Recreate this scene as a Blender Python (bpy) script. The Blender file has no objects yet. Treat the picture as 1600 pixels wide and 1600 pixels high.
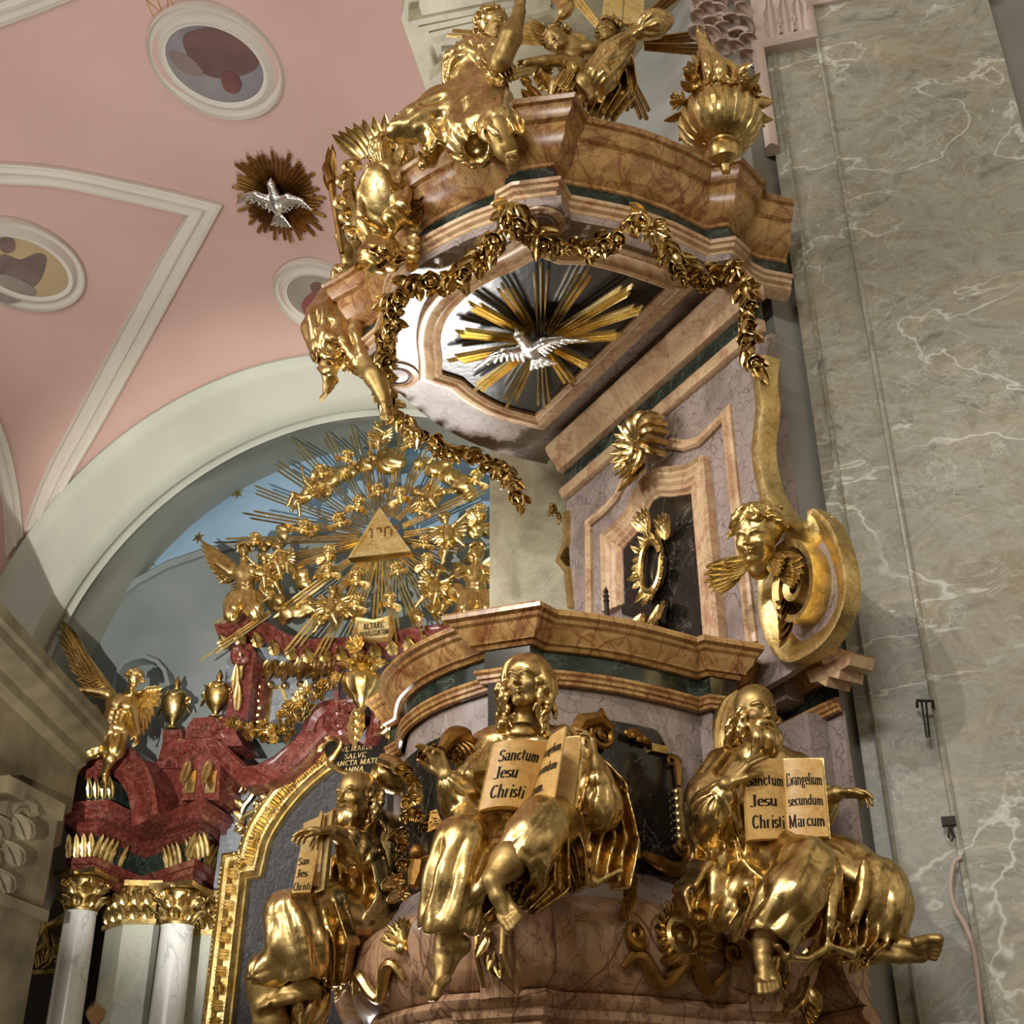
import bpy, bmesh, math, random
import numpy as np
from mathutils import Vector, Matrix

SC = bpy.context.scene
COL = SC.collection
# ------------------------------------------------------------------ camera
FOC = 2052.0; PITCH = math.radians(29.7); ROLL = math.radians(-0.4)
CAMP = np.array([0.0, 0.0, 1.6])
_F = np.array([0, math.cos(PITCH), math.sin(PITCH)])
_U0 = np.array([0, -math.sin(PITCH), math.cos(PITCH)]); _R0 = np.array([1.0, 0, 0])
_R = _R0*math.cos(ROLL) + _U0*math.sin(ROLL); _U = _U0*math.cos(ROLL) - _R0*math.sin(ROLL)
cam = bpy.data.cameras.new('camera'); camo = bpy.data.objects.new('camera', cam); COL.objects.link(camo)
camo.matrix_world = Matrix(((_R[0], _U[0], -_F[0], 0), (_R[1], _U[1], -_F[1], 0), (_R[2], _U[2], -_F[2], 1.6), (0, 0, 0, 1)))
cam.sensor_width = 36; cam.sensor_fit = 'HORIZONTAL'; cam.lens = 36*FOC/1600; cam.clip_end = 200
SC.camera = camo
# ------------------------------------------------------------------ colour management, world, lights
SC.view_settings.view_transform = 'Standard'; SC.view_settings.look = 'None'
SC.view_settings.gamma = 1; SC.view_settings.use_curve_mapping = False
SC.view_settings.exposure = 0.25
def hx(h, s=1.0):
    h = h.lstrip('#'); c = [int(h[i:i+2], 16)/255 for i in (0, 2, 4)]
    return tuple((x/12.92 if x <= .04045 else ((x+.055)/1.055)**2.4)*s for x in c) + (1,)
W = bpy.data.worlds.new('world'); SC.world = W; W.use_nodes = True
wn = W.node_tree; wn.nodes.clear()
wo = wn.nodes.new('ShaderNodeOutputWorld'); wb = wn.nodes.new('ShaderNodeBackground')
wt = wn.nodes.new('ShaderNodeTexCoord'); wnz = wn.nodes.new('ShaderNodeTexNoise'); wnz.inputs['Scale'].default_value = 2.3; wnz.inputs['Detail'].default_value = 3
wr = wn.nodes.new('ShaderNodeValToRGB'); wr.color_ramp.elements[0].position = .40; wr.color_ramp.elements[0].color = (.035, .026, .018, 1)
wr.color_ramp.elements[1].position = .72; wr.color_ramp.elements[1].color = (1.0, .82, .60, 1)
wn.links.new(wt.outputs['Generated'], wnz.inputs['Vector']); wn.links.new(wnz.outputs['Fac'], wr.inputs['Fac'])
wn.links.new(wr.outputs['Color'], wb.inputs['Color']); wn.links.new(wb.outputs[0], wo.inputs[0])
wb.inputs['Strength'].default_value = 0.95
def aim(o, tgt):
    d = Vector(tgt) - o.location; o.rotation_euler = d.to_track_quat('-Z', 'Y').to_euler()
def spot(name, loc, tgt, power, angle, size=.06, color=(1, .90, .76), blend=.5):
    l = bpy.data.lights.new(name, 'SPOT'); l.energy = power; l.spot_size = math.radians(angle); l.shadow_soft_size = size
    l.color = color; l.spot_blend = blend
    o = bpy.data.objects.new(name, l); COL.objects.link(o); o.location = loc; aim(o, tgt); return o
def area(name, loc, tgt, power, sx, sy, color=(1, .90, .76)):
    l = bpy.data.lights.new(name, 'AREA'); l.energy = power; l.shape = 'RECTANGLE'; l.size = sx; l.size_y = sy; l.color = color
    o = bpy.data.objects.new(name, l); COL.objects.link(o); o.location = loc; aim(o, tgt); return o
spot('spot_by_altar', (-1.0, 10.0, 1.6), (.1, 5.7, 6.2), 420, 34, .10, (1, .95, .88))
area('altar_candle_lamp', (-1.2, 11.6, 1.0), (-.2, 5.8, 6.2), 520, 3.0, 2.0, (1, .97, .93))
spot('spot_from_high_left', (-4.5, -1.0, 8.0), (.3, 5.4, 3.6), 900, 42, .10, (1, .95, .87))
spot('spot_altar', (-2.3, .8, 1.9), (-2.4, 14, 7.8), 7000, 34, .04, (1, .95, .88))
area('nave_fill_light', (-2.5, -5.0, 6.5), (0, 8, 5), 330, 3.0, 1.2, (1, .96, .90))  # added panel behind the camera, for the gilding to reflect
area('side_fill_light', (-9.0, 3.0, 6.0), (0, 7, 5), 170, 2.0, 4.0, (1, .97, .95))  # unseen side panel, added for fill and reflections in the gold
area('vault_uplight', (-6.0, 4.0, 5.2), (-4, 11, 13), 290, 1.5, 1.5, (.98, .97, .97))
area('high_rear_fill_light', (-15.0, -2.0, 15.0), (-2.5, 13.5, 6.5), 1300, 6.0, 5.0, (.96, .98, 1))  # added high panel for sheen on the altar canvas and general fill

# ------------------------------------------------------------------ picture to place helpers
def ray(px, py): return _R*(px-800)/FOC + _U*(800-py)/FOC + _F
def H(px, py, Y):
    r = ray(px, py); return CAMP + r*(Y/r[1])
def pxm(px, py, Y): return ray(px, py)[1]*FOC/Y         # pixels per metre there
def onz(px, py, z):
    r = ray(px, py); return CAMP + r*((z-1.6)/r[2])
class Plane:
    def __init__(s, O, e1, e2, n): s.O, s.e1, s.e2, s.n = [np.array(v, float) for v in (O, e1, e2, n)]
    def pt(s, u, v, h=0): return s.O + s.e1*u + s.e2*v + s.n*h
    def hit(s, px, py, h=0):
        r = ray(px, py); O = s.O + s.n*h; k = np.dot(O-CAMP, s.n)/np.dot(r, s.n)
        P = CAMP + r*k - O; return float(P@s.e1), float(P@s.e2)
    def hits(s, pts, h=0): return [s.hit(p[0], p[1], h) for p in pts]
    def off(s, h): return Plane(s.O + s.n*h, s.e1, s.e2, s.n)
TV = np.array([-.4924, .8704, 0]); NV = np.array([-.8704, -.4924, 0]); ZV = np.array([0, 0, 1.0])
def PL(a, b, z): return TV*(5.19-a) + NV*(-3.09+b) + ZV*z     # pulpit coordinates: a to the near right, b to the front
HOR = Plane(PL(0, 0, 0), -TV, NV, ZV)                          # plan of the pulpit: (a, b) with height
BACK = Plane(PL(0, -.80, 0), -TV, ZV, NV)                      # back panel: (a, z)
AE = np.array([.9659, -.2588, 0]); AM = np.array([-.2588, -.9659, 0])
ALT = Plane((0, 14, 0), AE, ZV, AM)                            # altar front: (s, z), h toward the viewer
PIL = Plane((1.62, 5.95, 0), AE, ZV, AM)

# ------------------------------------------------------------------ node materials
def newmat(name):
    m = bpy.data.materials.new(name); m.use_nodes = True; nt = m.node_tree
    return m, nt, nt.nodes['Principled BSDF']
def nd(nt, t, **kw):
    n = nt.nodes.new(t)
    for k, v in kw.items():
        if k in n.inputs: n.inputs[k].default_value = v
        else: setattr(n, k, v)
    return n
def ramp(nt, stops, src):
    r = nt.nodes.new('ShaderNodeValToRGB'); e = r.color_ramp.elements
    while len(e) < len(stops): e.new(.5)
    for i, (p, c) in enumerate(stops): e[i].position = p; e[i].color = c if isinstance(c, tuple) else hx(c)
    nt.links.new(src, r.inputs['Fac']); return r.outputs['Color']
def coords(nt, scale=(1, 1, 1), rot=(0, 0, 0)):
    tc = nt.nodes.new('ShaderNodeTexCoord'); mp = nt.nodes.new('ShaderNodeMapping')
    mp.inputs['Scale'].default_value = scale; mp.inputs['Rotation'].default_value = rot
    nt.links.new(tc.outputs['Object'], mp.inputs['Vector']); return mp.outputs['Vector']
def noise(nt, vec, scale, detail=4, rough=.55, dist=0):
    n = nt.nodes.new('ShaderNodeTexNoise'); n.inputs['Scale'].default_value = scale; n.inputs['Detail'].default_value = detail
    n.inputs['Roughness'].default_value = rough; n.inputs['Distortion'].default_value = dist
    nt.links.new(vec, n.inputs['Vector']); return n.outputs['Fac']
def mth(nt, op, a, b=None, c=None):
    n = nt.nodes.new('ShaderNodeMath'); n.operation = op
    for i, x in enumerate((a, b, c)):
        if x is None: continue
        if isinstance(x, (int, float)): n.inputs[i].default_value = x
        else: nt.links.new(x, n.inputs[i])
    return n.outputs[0]
def mix(nt, fac, a, b):
    n = nt.nodes.new('ShaderNodeMix'); n.data_type = 'RGBA'
    for i, x in ((0, fac), (6, a), (7, b)):
        if isinstance(x, (int, float)): n.inputs[i].default_value = x
        elif isinstance(x, tuple): n.inputs[i].default_value = x
        elif isinstance(x, str): n.inputs[i].default_value = hx(x)
        else: nt.links.new(x, n.inputs[i])
    return n.outputs[2]
def bump(nt, bsdf, h, strength, dist=.01):
    b = nt.nodes.new('ShaderNodeBump'); b.inputs['Strength'].default_value = strength; b.inputs['Distance'].default_value = dist
    nt.links.new(h, b.inputs['Height']); nt.links.new(b.outputs[0], bsdf.inputs['Normal'])
def ridge(nt, fac, w):                                         # 1 on the 0.5 line of a noise, 0 away from it
    d = mth(nt, 'ABSOLUTE', mth(nt, 'SUBTRACT', fac, .5)); r = nt.nodes.new('ShaderNodeMapRange')
    r.inputs['From Min'].default_value = 0; r.inputs['From Max'].default_value = w; r.inputs['To Min'].default_value = 1; r.inputs['To Max'].default_value = 0
    nt.links.new(d, r.inputs['Value']); return r.outputs[0]
def marble(name, stops, vein, scale=3, vw=.02, vs=2.2, vamt=.8, rough=.22, scl=(1, 1, 1), rot=(0, 0, 0), cells=None, dist=1.5, spec=.5, bmp=0):
    m, nt, b = newmat(name); v = coords(nt, scl, rot)
    base = ramp(nt, stops, noise(nt, v, scale, 5, .6, dist))
    r1 = ridge(nt, noise(nt, v, vs, 5, .6, .8), vw)
    col = mix(nt, mth(nt, 'MULTIPLY', mth(nt, 'MULTIPLY', r1, vamt), noise(nt, v, scale*.7, 2)), base, vein) if vamt else base
    r2 = ridge(nt, noise(nt, v, vs*2.7, 4, .6, 1.2), vw*.55)
    col = mix(nt, mth(nt, 'MULTIPLY', r2, vamt*.6), col, vein)
    if cells:
        cs, ccol, cw, ca = cells
        vo = nt.nodes.new('ShaderNodeTexVoronoi'); vo.feature = 'DISTANCE_TO_EDGE'; vo.inputs['Scale'].default_value = cs
        nz = nt.nodes.new('ShaderNodeTexNoise'); nz.inputs['Scale'].default_value = cs*.5; nt.links.new(v, nz.inputs['Vector'])
        va = nt.nodes.new('ShaderNodeVectorMath'); va.operation = 'MULTIPLY_ADD'; va.inputs[1].default_value = (.25, .25, .25)
        nt.links.new(nz.outputs['Color'], va.inputs[0]); nt.links.new(v, va.inputs[2]); nt.links.new(va.outputs[0], vo.inputs['Vector'])
        mr = nt.nodes.new('ShaderNodeMapRange'); mr.inputs['From Max'].default_value = cw; mr.inputs['To Min'].default_value = ca; mr.inputs['To Max'].default_value = 0
        nt.links.new(vo.outputs['Distance'], mr.inputs['Value']); col = mix(nt, mr.outputs[0], col, ccol)
    nt.links.new(col, b.inputs['Base Color']); b.inputs['Roughness'].default_value = rough
    b.inputs['Specular IOR Level'].default_value = spec
    if bmp: bump(nt, b, noise(nt, v, 30, 3), bmp, .004)
    return m
def gold(name, c0, c1, r0, r1, bs=.35, crumple=14, worn='#5a3a12'):
    m, nt, b = newmat(name); v = coords(nt)
    n1 = noise(nt, v, 5, 4); n2 = noise(nt, v, crumple, 4, .55, .6)
    col = ramp(nt, [(.3, c0), (.7, c1)], n1)
    col = mix(nt, mth(nt, 'MULTIPLY', ridge(nt, noise(nt, v, 9, 5, .65, 1), .05), .35), col, worn)
    nt.links.new(col, b.inputs['Base Color']); b.inputs['Metallic'].default_value = 1
    mr = nt.nodes.new('ShaderNodeMapRange'); mr.inputs['From Min'].default_value = .3; mr.inputs['From Max'].default_value = .7
    mr.inputs['To Min'].default_value = r0; mr.inputs['To Max'].default_value = r1
    nt.links.new(n2, mr.inputs['Value']); nt.links.new(mr.outputs[0], b.inputs['Roughness'])
    bump(nt, b, n2, bs, .012); return m
def plaster(name, c0, c1, scale=1.2, rough=.8, b_=.08):
    m, nt, b = newmat(name); v = coords(nt)
    nt.links.new(ramp(nt, [(.3, c0), (.7, c1)], noise(nt, v, scale, 5)), b.inputs['Base Color']); b.inputs['Roughness'].default_value = rough
    b.inputs['Specular IOR Level'].default_value = .2; bump(nt, b, noise(nt, v, 25, 3), b_, .01); return m
M = {}
M['gold'] = gold('burnished_gilding', '#b5965a', '#e2c88c', .20, .38, .22)
M['gold_matte'] = gold('matte_gilding', '#9c8350', '#bda26c', .42, .56, .10, 30)
M['gold_far'] = gold('altar_gilding', '#c0a058', '#e8d296', .26, .44, .22, 10)
M['gold_ray'] = gold('polished_ray_gilding', '#d9bc72', '#f4e2a8', .30, .42, .05, 20, '#9a7a3c')
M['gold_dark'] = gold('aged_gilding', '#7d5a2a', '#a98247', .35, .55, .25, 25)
M['gold_flat'] = gold('gilded_trim', '#cfb06a', '#e8d498', .32, .46, .2, 40)
M['silver'] = gold('silvered_leaf', '#c9c6c0', '#efeeea', .22, .4, .5, 30, '#77726a')
M['yellow'] = marble('yellow_red_veined_marble', [(.25, '#845c36'), (.45, '#ad874f'), (.62, '#c49d64'), (.8, '#955a3a')], '#6e2a1e', 3.2, .05, 2.6, 1.0, .26, (1, 1, .7), (.5, .3, .2), cells=(4.5, '#7a2a1c', .03, .6))
M['yellow_pale'] = marble('pale_yellow_marble', [(.25, '#a88360'), (.5, '#cbb089'), (.75, '#b58a68')], '#8e3a2a', 3.0, .035, 2.8, .8, .28, (1, 1, 1), (.5, .3, .2))
M['bowl'] = marble('rose_brown_marble', [(.25, '#94705a'), (.5, '#bd9876'), (.75, '#a87a60')], '#431a14', 2.4, .04, 2.6, 1.0, .26, (1, 1, .55), (.6, .4, .2), cells=(4.0, '#4f2018', .02, .8))
M['grey'] = marble('grey_rose_marble', [(.25, '#70625c'), (.5, '#948680'), (.75, '#a3938c')], '#c9c2bc', 2.5, .012, 1.4, .5, .24, cells=(11, '#4a3a34', .03, .75))
M['green'] = marble('dark_green_marble', [(.3, '#1a221d'), (.6, '#2a352e'), (.8, '#3c4a40')], '#8a9688', 5, .012, 2.5, .5, .12)
M['black'] = marble('black_marble', [(.3, '#14120f'), (.7, '#201e1a')], '#8d8a80', 4, .006, 1.6, .55, .12)
M['soffit'] = marble('black_painted_panel', [(.3, '#181716'), (.7, '#262423')], '#55524d', 4, .006, 1.6, .3, .20, bmp=.22)
M['pilaster'] = marble('grey_green_stucco_marble', [(.2, '#57594d'), (.42, '#77766a'), (.55, '#86857a'), (.68, '#8f8772'), (.85, '#a09c8a')], '#c9cabf', 1.5, .02, .75, .95, .36, (1, 1, 1.6), (.5, .2, .4), dist=2.2)
def pilmat():
    m, nt, b = newmat('grey_olive_stucco_marble'); v = coords(nt, (1, 1, 1.5), (.5, .25, .4))
    base = ramp(nt, [(.2, '#55574d'), (.36, '#77776c'), (.48, '#98978b'), (.56, '#888474'), (.66, '#a89f8a'), (.85, '#b8b4a6')], noise(nt, v, 2.1, 8, .68, 2.2))
    base = mix(nt, mth(nt, 'MULTIPLY', ramp(nt, [(.5, (0, 0, 0, 1)), (.75, (1, 1, 1, 1))], noise(nt, v, .9, 5, .6, .8)), .45), base, '#a2895f')
    soft = ridge(nt, noise(nt, v, 1.1, 6, .65, 2.2), .10); base = mix(nt, mth(nt, 'MULTIPLY', soft, .32), base, '#b4b5a8')
    mask = ramp(nt, [(.36, (0, 0, 0, 1)), (.5, (1, 1, 1, 1))], noise(nt, v, 1.3, 2))
    f2 = ridge(nt, noise(nt, v, 1.9, 6, .6, 1.5), .014); base = mix(nt, mth(nt, 'MULTIPLY', f2, mth(nt, 'MULTIPLY', mask, .5)), base, '#c6c8bc')
    fine = ridge(nt, noise(nt, v, .8, 5, .55, .5), .009); base = mix(nt, mth(nt, 'MULTIPLY', fine, mth(nt, 'MULTIPLY', mask, .9)), base, '#d2d3c8')
    nt.links.new(base, b.inputs['Base Color']); b.inputs['Roughness'].default_value = .38; return m
M['pilaster'] = pilmat()
M['red'] = marble('red_marble', [(.3, '#3e1a15'), (.5, '#602a22'), (.72, '#7a3f36')], '#a87a6c', 6, .02, 5, .75, .2)
M['white'] = marble('white_marble', [(.3, '#cfd2cf'), (.7, '#e9e8e4')], '#8d9494', 1.5, .014, 1.3, .9, .25, (1, 1, .5), (.7, .3, .2))
M['palegreen'] = marble('pale_green_marble', [(.3, '#b3bbad'), (.7, '#d3d6c8')], '#8d988c', 1.5, .014, 1.3, .8, .3, (1, 1, .5), (.7, .3, .2))
M['bluegrey'] = marble('blue_grey_marble', [(.3, '#5a6066'), (.7, '#9aa0a6')], '#c9cdd0', 4, .02, 2.3, .6, .3)
M['pink'] = plaster('pink_plaster', '#a88a80', '#b5978c', .5)
M['cream'] = plaster('cream_plaster', '#b3aca0', '#c0b9ad', .8)
M['arch'] = plaster('pale_grey_green_plaster', '#9a9c90', '#a8aa9d', .8)
M['wallgrey'] = plaster('grey_wall_plaster', '#8f8f88', '#9f9e96', .8)
M['niche'] = plaster('blue_niche_plaster', '#7f9cb4', '#93adc2', .8)
M['nichegrey'] = plaster('grey_niche_plaster', '#6f7876', '#858d8a', .8)
M['stone'] = plaster('shaded_brown_stone', '#4a4232', '#6a6048', 2.5, .6)  # brown darkened so the colour carries the shade on left pier and capital
M['capital'] = plaster('pinkish_white_stucco', '#bba79b', '#cfbdb2', 2, .6)
M['olive'] = marble('olive_stucco_marble', [(.25, '#7d7860'), (.5, '#9f987c'), (.8, '#b5ae94')], '#b9b49c', 2.2, .02, 1.2, .6, .4)
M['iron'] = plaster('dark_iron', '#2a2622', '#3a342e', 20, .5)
M['ink'] = plaster('black_lettering', '#15110c', '#1d1812', 20, .6)
M['page'] = marble('gilded_parchment', [(.3, '#b58c4c'), (.6, '#d3ac68'), (.8, '#a67c40')], '#9a6c34', 12, .03, 6, .4, .42, spec=.5)
M['flame'] = plaster('ochre_flame', '#8d6a44', '#b38a5c', 6, .6)

# ------------------------------------------------------------------ objects
ROOTS = []
def tag(o, label=None, cat=None, group=None, kind=None):
    if label: o['label'] = label
    if cat: o['category'] = cat
    if group: o['group'] = group
    if kind: o['kind'] = kind
    return o
def thing(name, label, cat, group=None):
    o = bpy.data.objects.new(name, None); o.empty_display_size = .05; COL.objects.link(o); tag(o, label, cat, group); ROOTS.append(o); return o
def mesh_obj(name, v, f, mat, parent=None, sharp=35):
    me = bpy.data.meshes.new(name)
    me.from_pydata([tuple(map(float, p)) for p in v], [], [tuple(q) for q in f]) if not isinstance(v, np.ndarray) else me.from_pydata(v.tolist(), [], f.tolist() if isinstance(f, np.ndarray) else f)
    me.materials.append(M[mat] if isinstance(mat, str) else mat)
    me.polygons.foreach_set('use_smooth', [True]*len(me.polygons))
    if sharp and sharp < 180: me.set_sharp_from_angle(angle=math.radians(sharp))
    o = bpy.data.objects.new(name, me); COL.objects.link(o)
    if parent: o.parent = parent
    return o
def build_parts(mb, name, mat, parent, gap=.01, sharp=35):
    par = list(range(len(mb.v)))
    def fd(x):
        while par[x] != x: par[x] = par[par[x]]; x = par[x]
        return x
    for q in mb.f:
        a = fd(q[0])
        for x in q[1:]: par[fd(x)] = a
    comp = {}
    for i in range(len(mb.v)): comp.setdefault(fd(i), []).append(i)
    V_ = np.array(mb.v); items = [[ix, V_[ix].min(0)-gap, V_[ix].max(0)+gap] for ix in comp.values()]
    ch = True
    while ch:
        ch = False; out = []
        for it in items:
            for o in out:
                if (it[1] <= o[2]).all() and (o[1] <= it[2]).all(): o[0] = o[0]+it[0]; o[1] = np.minimum(o[1], it[1]); o[2] = np.maximum(o[2], it[2]); ch = True; break
            else: out.append(it)
        items = out
    own = {}
    for k, it in enumerate(items):
        for i in it[0]: own[i] = k
    fs = [[] for _ in items]
    for q in mb.f: fs[own[q[0]]].append(q)
    for it, f in zip(items, fs):
        mp = {i: k for k, i in enumerate(it[0])}; mesh_obj(name, [mb.v[i] for i in it[0]], [tuple(mp[x] for x in q) for q in f], mat, parent, sharp)
class MB:
    def __init__(s): s.v = []; s.f = []
    def add(s, v, f):
        n = len(s.v); s.v.extend([tuple(map(float, p)) for p in v]); s.f.extend([tuple(i+n for i in q) for q in f]); return s
    def join(s, o, fn=None):
        s.add([fn(p) for p in o.v] if fn else o.v, o.f); return s
    def build(s, name, mat, parent=None, sharp=35): return mesh_obj(name, s.v, s.f, mat, parent, sharp)
def single(mb, name, mat, label, cat, group=None, kind=None, sharp=35):
    o = mb.build(name, mat, None, sharp); tag(o, label, cat, group, kind); recentre(o); return o
def struct(mb, name, mat, sharp=35):
    o = mb.build(name, mat, None, sharp); o['kind'] = 'structure'; recentre(o); return o
def recentre(o):
    me = o.data; n = len(me.vertices); co = np.empty(n*3, np.float32); me.vertices.foreach_get('co', co); co = co.reshape(-1, 3)
    lo = co.min(0); hi = co.max(0); c = np.array([(lo[0]+hi[0])/2, (lo[1]+hi[1])/2, lo[2]], np.float32)
    me.vertices.foreach_set('co', (co-c).ravel()); o.location = Vector(c.tolist())
def finish():
    for r in ROOTS:
        if r.get('_placed') or not r.children: continue
        lo = np.full(3, 1e9); hi = -lo
        for ch in r.children_recursive:
            if ch.type == 'MESH' and len(ch.data.vertices):
                co = np.empty(len(ch.data.vertices)*3, np.float32); ch.data.vertices.foreach_get('co', co); co = co.reshape(-1, 3)
                lo = np.minimum(lo, co.min(0)); hi = np.maximum(hi, co.max(0))
        c = Vector(((lo[0]+hi[0])/2, (lo[1]+hi[1])/2, lo[2])); r.location = c
        for ch in r.children: ch.location = ch.location - c
def dup(root, mat4, label=None, group=None):
    r = root.copy(); COL.objects.link(r); r.matrix_world = mat4
    if label: r['label'] = label
    if group: r['group'] = group
    for ch in root.children:
        c = ch.copy(); COL.objects.link(c); c.parent = r
        for g in ch.children:
            d = g.copy(); COL.objects.link(d); d.parent = c
    return r

# ------------------------------------------------------------------ mesh pieces
def smooth_path(pts, n=6, closed=False):
    P = [np.array(p, float) for p in pts]; out = []; N = len(P)
    rng = range(N if closed else N-1)
    for i in rng:
        p0 = P[(i-1) % N] if (closed or i > 0) else 2*P[0]-P[1]
        p1 = P[i]; p2 = P[(i+1) % N]
        p3 = P[(i+2) % N] if (closed or i+2 < N) else 2*P[-1]-P[-2]
        for j in range(n):
            t = j/n; out.append(.5*((2*p1) + (-p0+p2)*t + (2*p0-5*p1+4*p2-p3)*t*t + (-p0+3*p1-3*p2+p3)*t**3))
    if not closed: out.append(P[-1])
    return out
def mould(mb, plane, pts, prof, closed=False, cap=True):
    """moulding: profile points (offset to the left-hand normal side, height off the plane) swept along 2D pts"""
    P = [np.array(p[:2], float) for p in pts]; Q = [P[0]]
    for p in P[1:]:
        if np.linalg.norm(p-Q[-1]) > 1e-5: Q.append(p)
    if closed and np.linalg.norm(Q[0]-Q[-1]) < 1e-5: Q.pop()
    P = Q; N = len(P); k = len(prof); v = []; f = []
    def nrm(a, b): d = b-a; d = d/np.linalg.norm(d); return np.array([-d[1], d[0]])
    for i in range(N):
        if closed or 0 < i < N-1:
            n1 = nrm(P[(i-1) % N], P[i]); n2 = nrm(P[i], P[(i+1) % N]); m = (n1+n2)/max(.35, 1+n1@n2)
        elif i == 0: m = nrm(P[0], P[1])
        else: m = nrm(P[-2], P[-1])
        for o, h in prof:
            q = P[i]+m*o; v.append(plane.pt(q[0], q[1], h))
    for i in range(N if closed else N-1):
        j = (i+1) % N
        for a in range(k-1): f.append((i*k+a, i*k+a+1, j*k+a+1, j*k+a))
    if cap and not closed:
        f.append(tuple(range(k))[::-1]); f.append(tuple((N-1)*k+a for a in range(k)))
    mb.add(v, f); return mb
def slab(mb, plane, pts, h0, h1):
    n = len(pts); v = [plane.pt(p[0], p[1], h0) for p in pts]+[plane.pt(p[0], p[1], h1) for p in pts]
    ar = sum(pts[i][0]*pts[(i+1) % n][1]-pts[(i+1) % n][0]*pts[i][1] for i in range(n))
    f = [tuple(range(n, 2*n)), tuple(range(n))[::-1]]+[(i, (i+1) % n, n+(i+1) % n, n+i) for i in range(n)]
    if ar < 0: f = [q[::-1] for q in f]
    mb.add(v, f); return mb
def box(mb, plane, u0, u1, v0, v1, h0, h1): return slab(mb, plane, [(u0, v0), (u1, v0), (u1, v1), (u0, v1)], h0, h1)
def frame_of(d, up=(0, 0, 1)):
    d = np.array(d, float); d /= np.linalg.norm(d); up = np.array(up, float)
    if abs(d@up)/np.linalg.norm(up) > .98: up = np.array([1.0, .2, .1])
    s = np.cross(d, up); s /= np.linalg.norm(s); u = np.cross(s, d); return d, s, u
def tube(mb, pts, r, n=8, flat=1.0, up=(0, 0, 1), caps=True):
    P = [np.array(p, float) for p in pts]; N = len(P)
    R = [r]*N if isinstance(r, (int, float)) else [np.interp(i/(N-1), np.linspace(0, 1, len(r)), r) for i in range(N)]
    v = []; f = []; pu = np.array(up, float)
    for i in range(N):
        d = P[min(i+1, N-1)]-P[max(i-1, 0)]; d = d/(np.linalg.norm(d)+1e-9)
        s = np.cross(d, pu)
        if np.linalg.norm(s) < .05: s = np.cross(d, [1, .3, .2])
        s /= np.linalg.norm(s); u = np.cross(s, d); pu = u if caps != 'fix' else pu
        for j in range(n):
            a = 2*math.pi*j/n; v.append(P[i]+s*math.cos(a)*R[i]+u*math.sin(a)*R[i]*flat)
    for i in range(N-1):
        for j in range(n): f.append((i*n+j, i*n+(j+1) % n, (i+1)*n+(j+1) % n, (i+1)*n+j))
    f.append(tuple(range(n))[::-1]); f.append(tuple((N-1)*n+j for j in range(n)))
    mb.add(v, f); return mb
def ball(mb, c, r, n=10, m=6, axes=None):
    ax = axes if axes is not None else np.eye(3); rr = (r, r, r) if isinstance(r, (int, float)) else r
    v = [np.array(c)+ax[2]*rr[2]]; f = []
    for i in range(1, m):
        ph = math.pi*i/m
        for j in range(n):
            th = 2*math.pi*j/n; v.append(np.array(c)+ax[0]*rr[0]*math.sin(ph)*math.cos(th)+ax[1]*rr[1]*math.sin(ph)*math.sin(th)+ax[2]*rr[2]*math.cos(ph))
    v.append(np.array(c)-ax[2]*rr[2])
    for j in range(n): f.append((0, 1+j, 1+(j+1) % n))
    for i in range(m-2):
        for j in range(n): f.append((1+i*n+j, 1+(i+1)*n+j, 1+(i+1)*n+(j+1) % n, 1+i*n+(j+1) % n))
    L = len(v)-1
    for j in range(n): f.append((L, 1+(m-2)*n+(j+1) % n, 1+(m-2)*n+j))
    mb.add(v, f); return mb
def lathe(mb, c, prof, n=20, axis=(0, 0, 1), flute=0, fr=None):
    d, s, u = frame_of(axis, (0, 1, 0) if abs(axis[2]) > .9 else (0, 0, 1)); v = []; f = []; k = len(prof)
    for j in range(n):
        a = 2*math.pi*j/n; e = s*math.cos(a)+u*math.sin(a)
        for i, (r, z) in enumerate(prof):
            q = r*(1+(flute*(1 if j % 2 else -1) if fr and fr[0] <= i <= fr[1] else 0)); v.append(np.array(c)+d*z+e*q)
    for j in range(n):
        for i in range(k-1): f.append((j*k+i, j*k+i+1, ((j+1) % n)*k+i+1, ((j+1) % n)*k+i))
    f.append(tuple(j*k for j in range(n))); f.append(tuple(j*k+k-1 for j in range(n))[::-1])
    mb.add(v, f); return mb
def blade(mb, base, d, up, L, w, curl=.3, lobes=0, thick=.12, n=8, cup=.25):
    """leaf or feather: tapered blade with a midrib, bending toward up; closed, with thickness"""
    d, s, u = frame_of(d, up); v = []; f = []; base = np.array(base, float); cr = 5
    for i in range(n+1):
        t = i/n; a = curl*t; c = base+L*(d*(math.sin(a)/curl if abs(curl) > 1e-3 else t)+u*((1-math.cos(a))/curl if abs(curl) > 1e-3 else 0))
        uu = u*math.cos(a)-d*math.sin(a)
        ww = w*(math.sin(math.pi*min(1, .12+t*.9))**.7)*(1+(.28*abs(math.sin(lobes*math.pi*t))-.1 if lobes else 0)); th = thick*w
        if i == n: ww = w*.06
        for x, y in ((-1, cup), (-.5, .0), (0, thick*1.3), (.5, .0), (1, cup)): v.append(c+s*x*ww+uu*(y*ww+th*.5))
        for x, y in ((1, cup), (.5, 0), (0, -.1), (-.5, 0), (-1, cup)): v.append(c+s*x*ww+uu*(y*ww-th*.5))
    for i in range(n):
        for j in range(10): f.append((i*10+j, i*10+(j+1) % 10, (i+1)*10+(j+1) % 10, (i+1)*10+j))
    f.append(tuple(range(10))[::-1]); f.append(tuple(n*10+j for j in range(10)))
    mb.add(v, f); return mb
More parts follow.
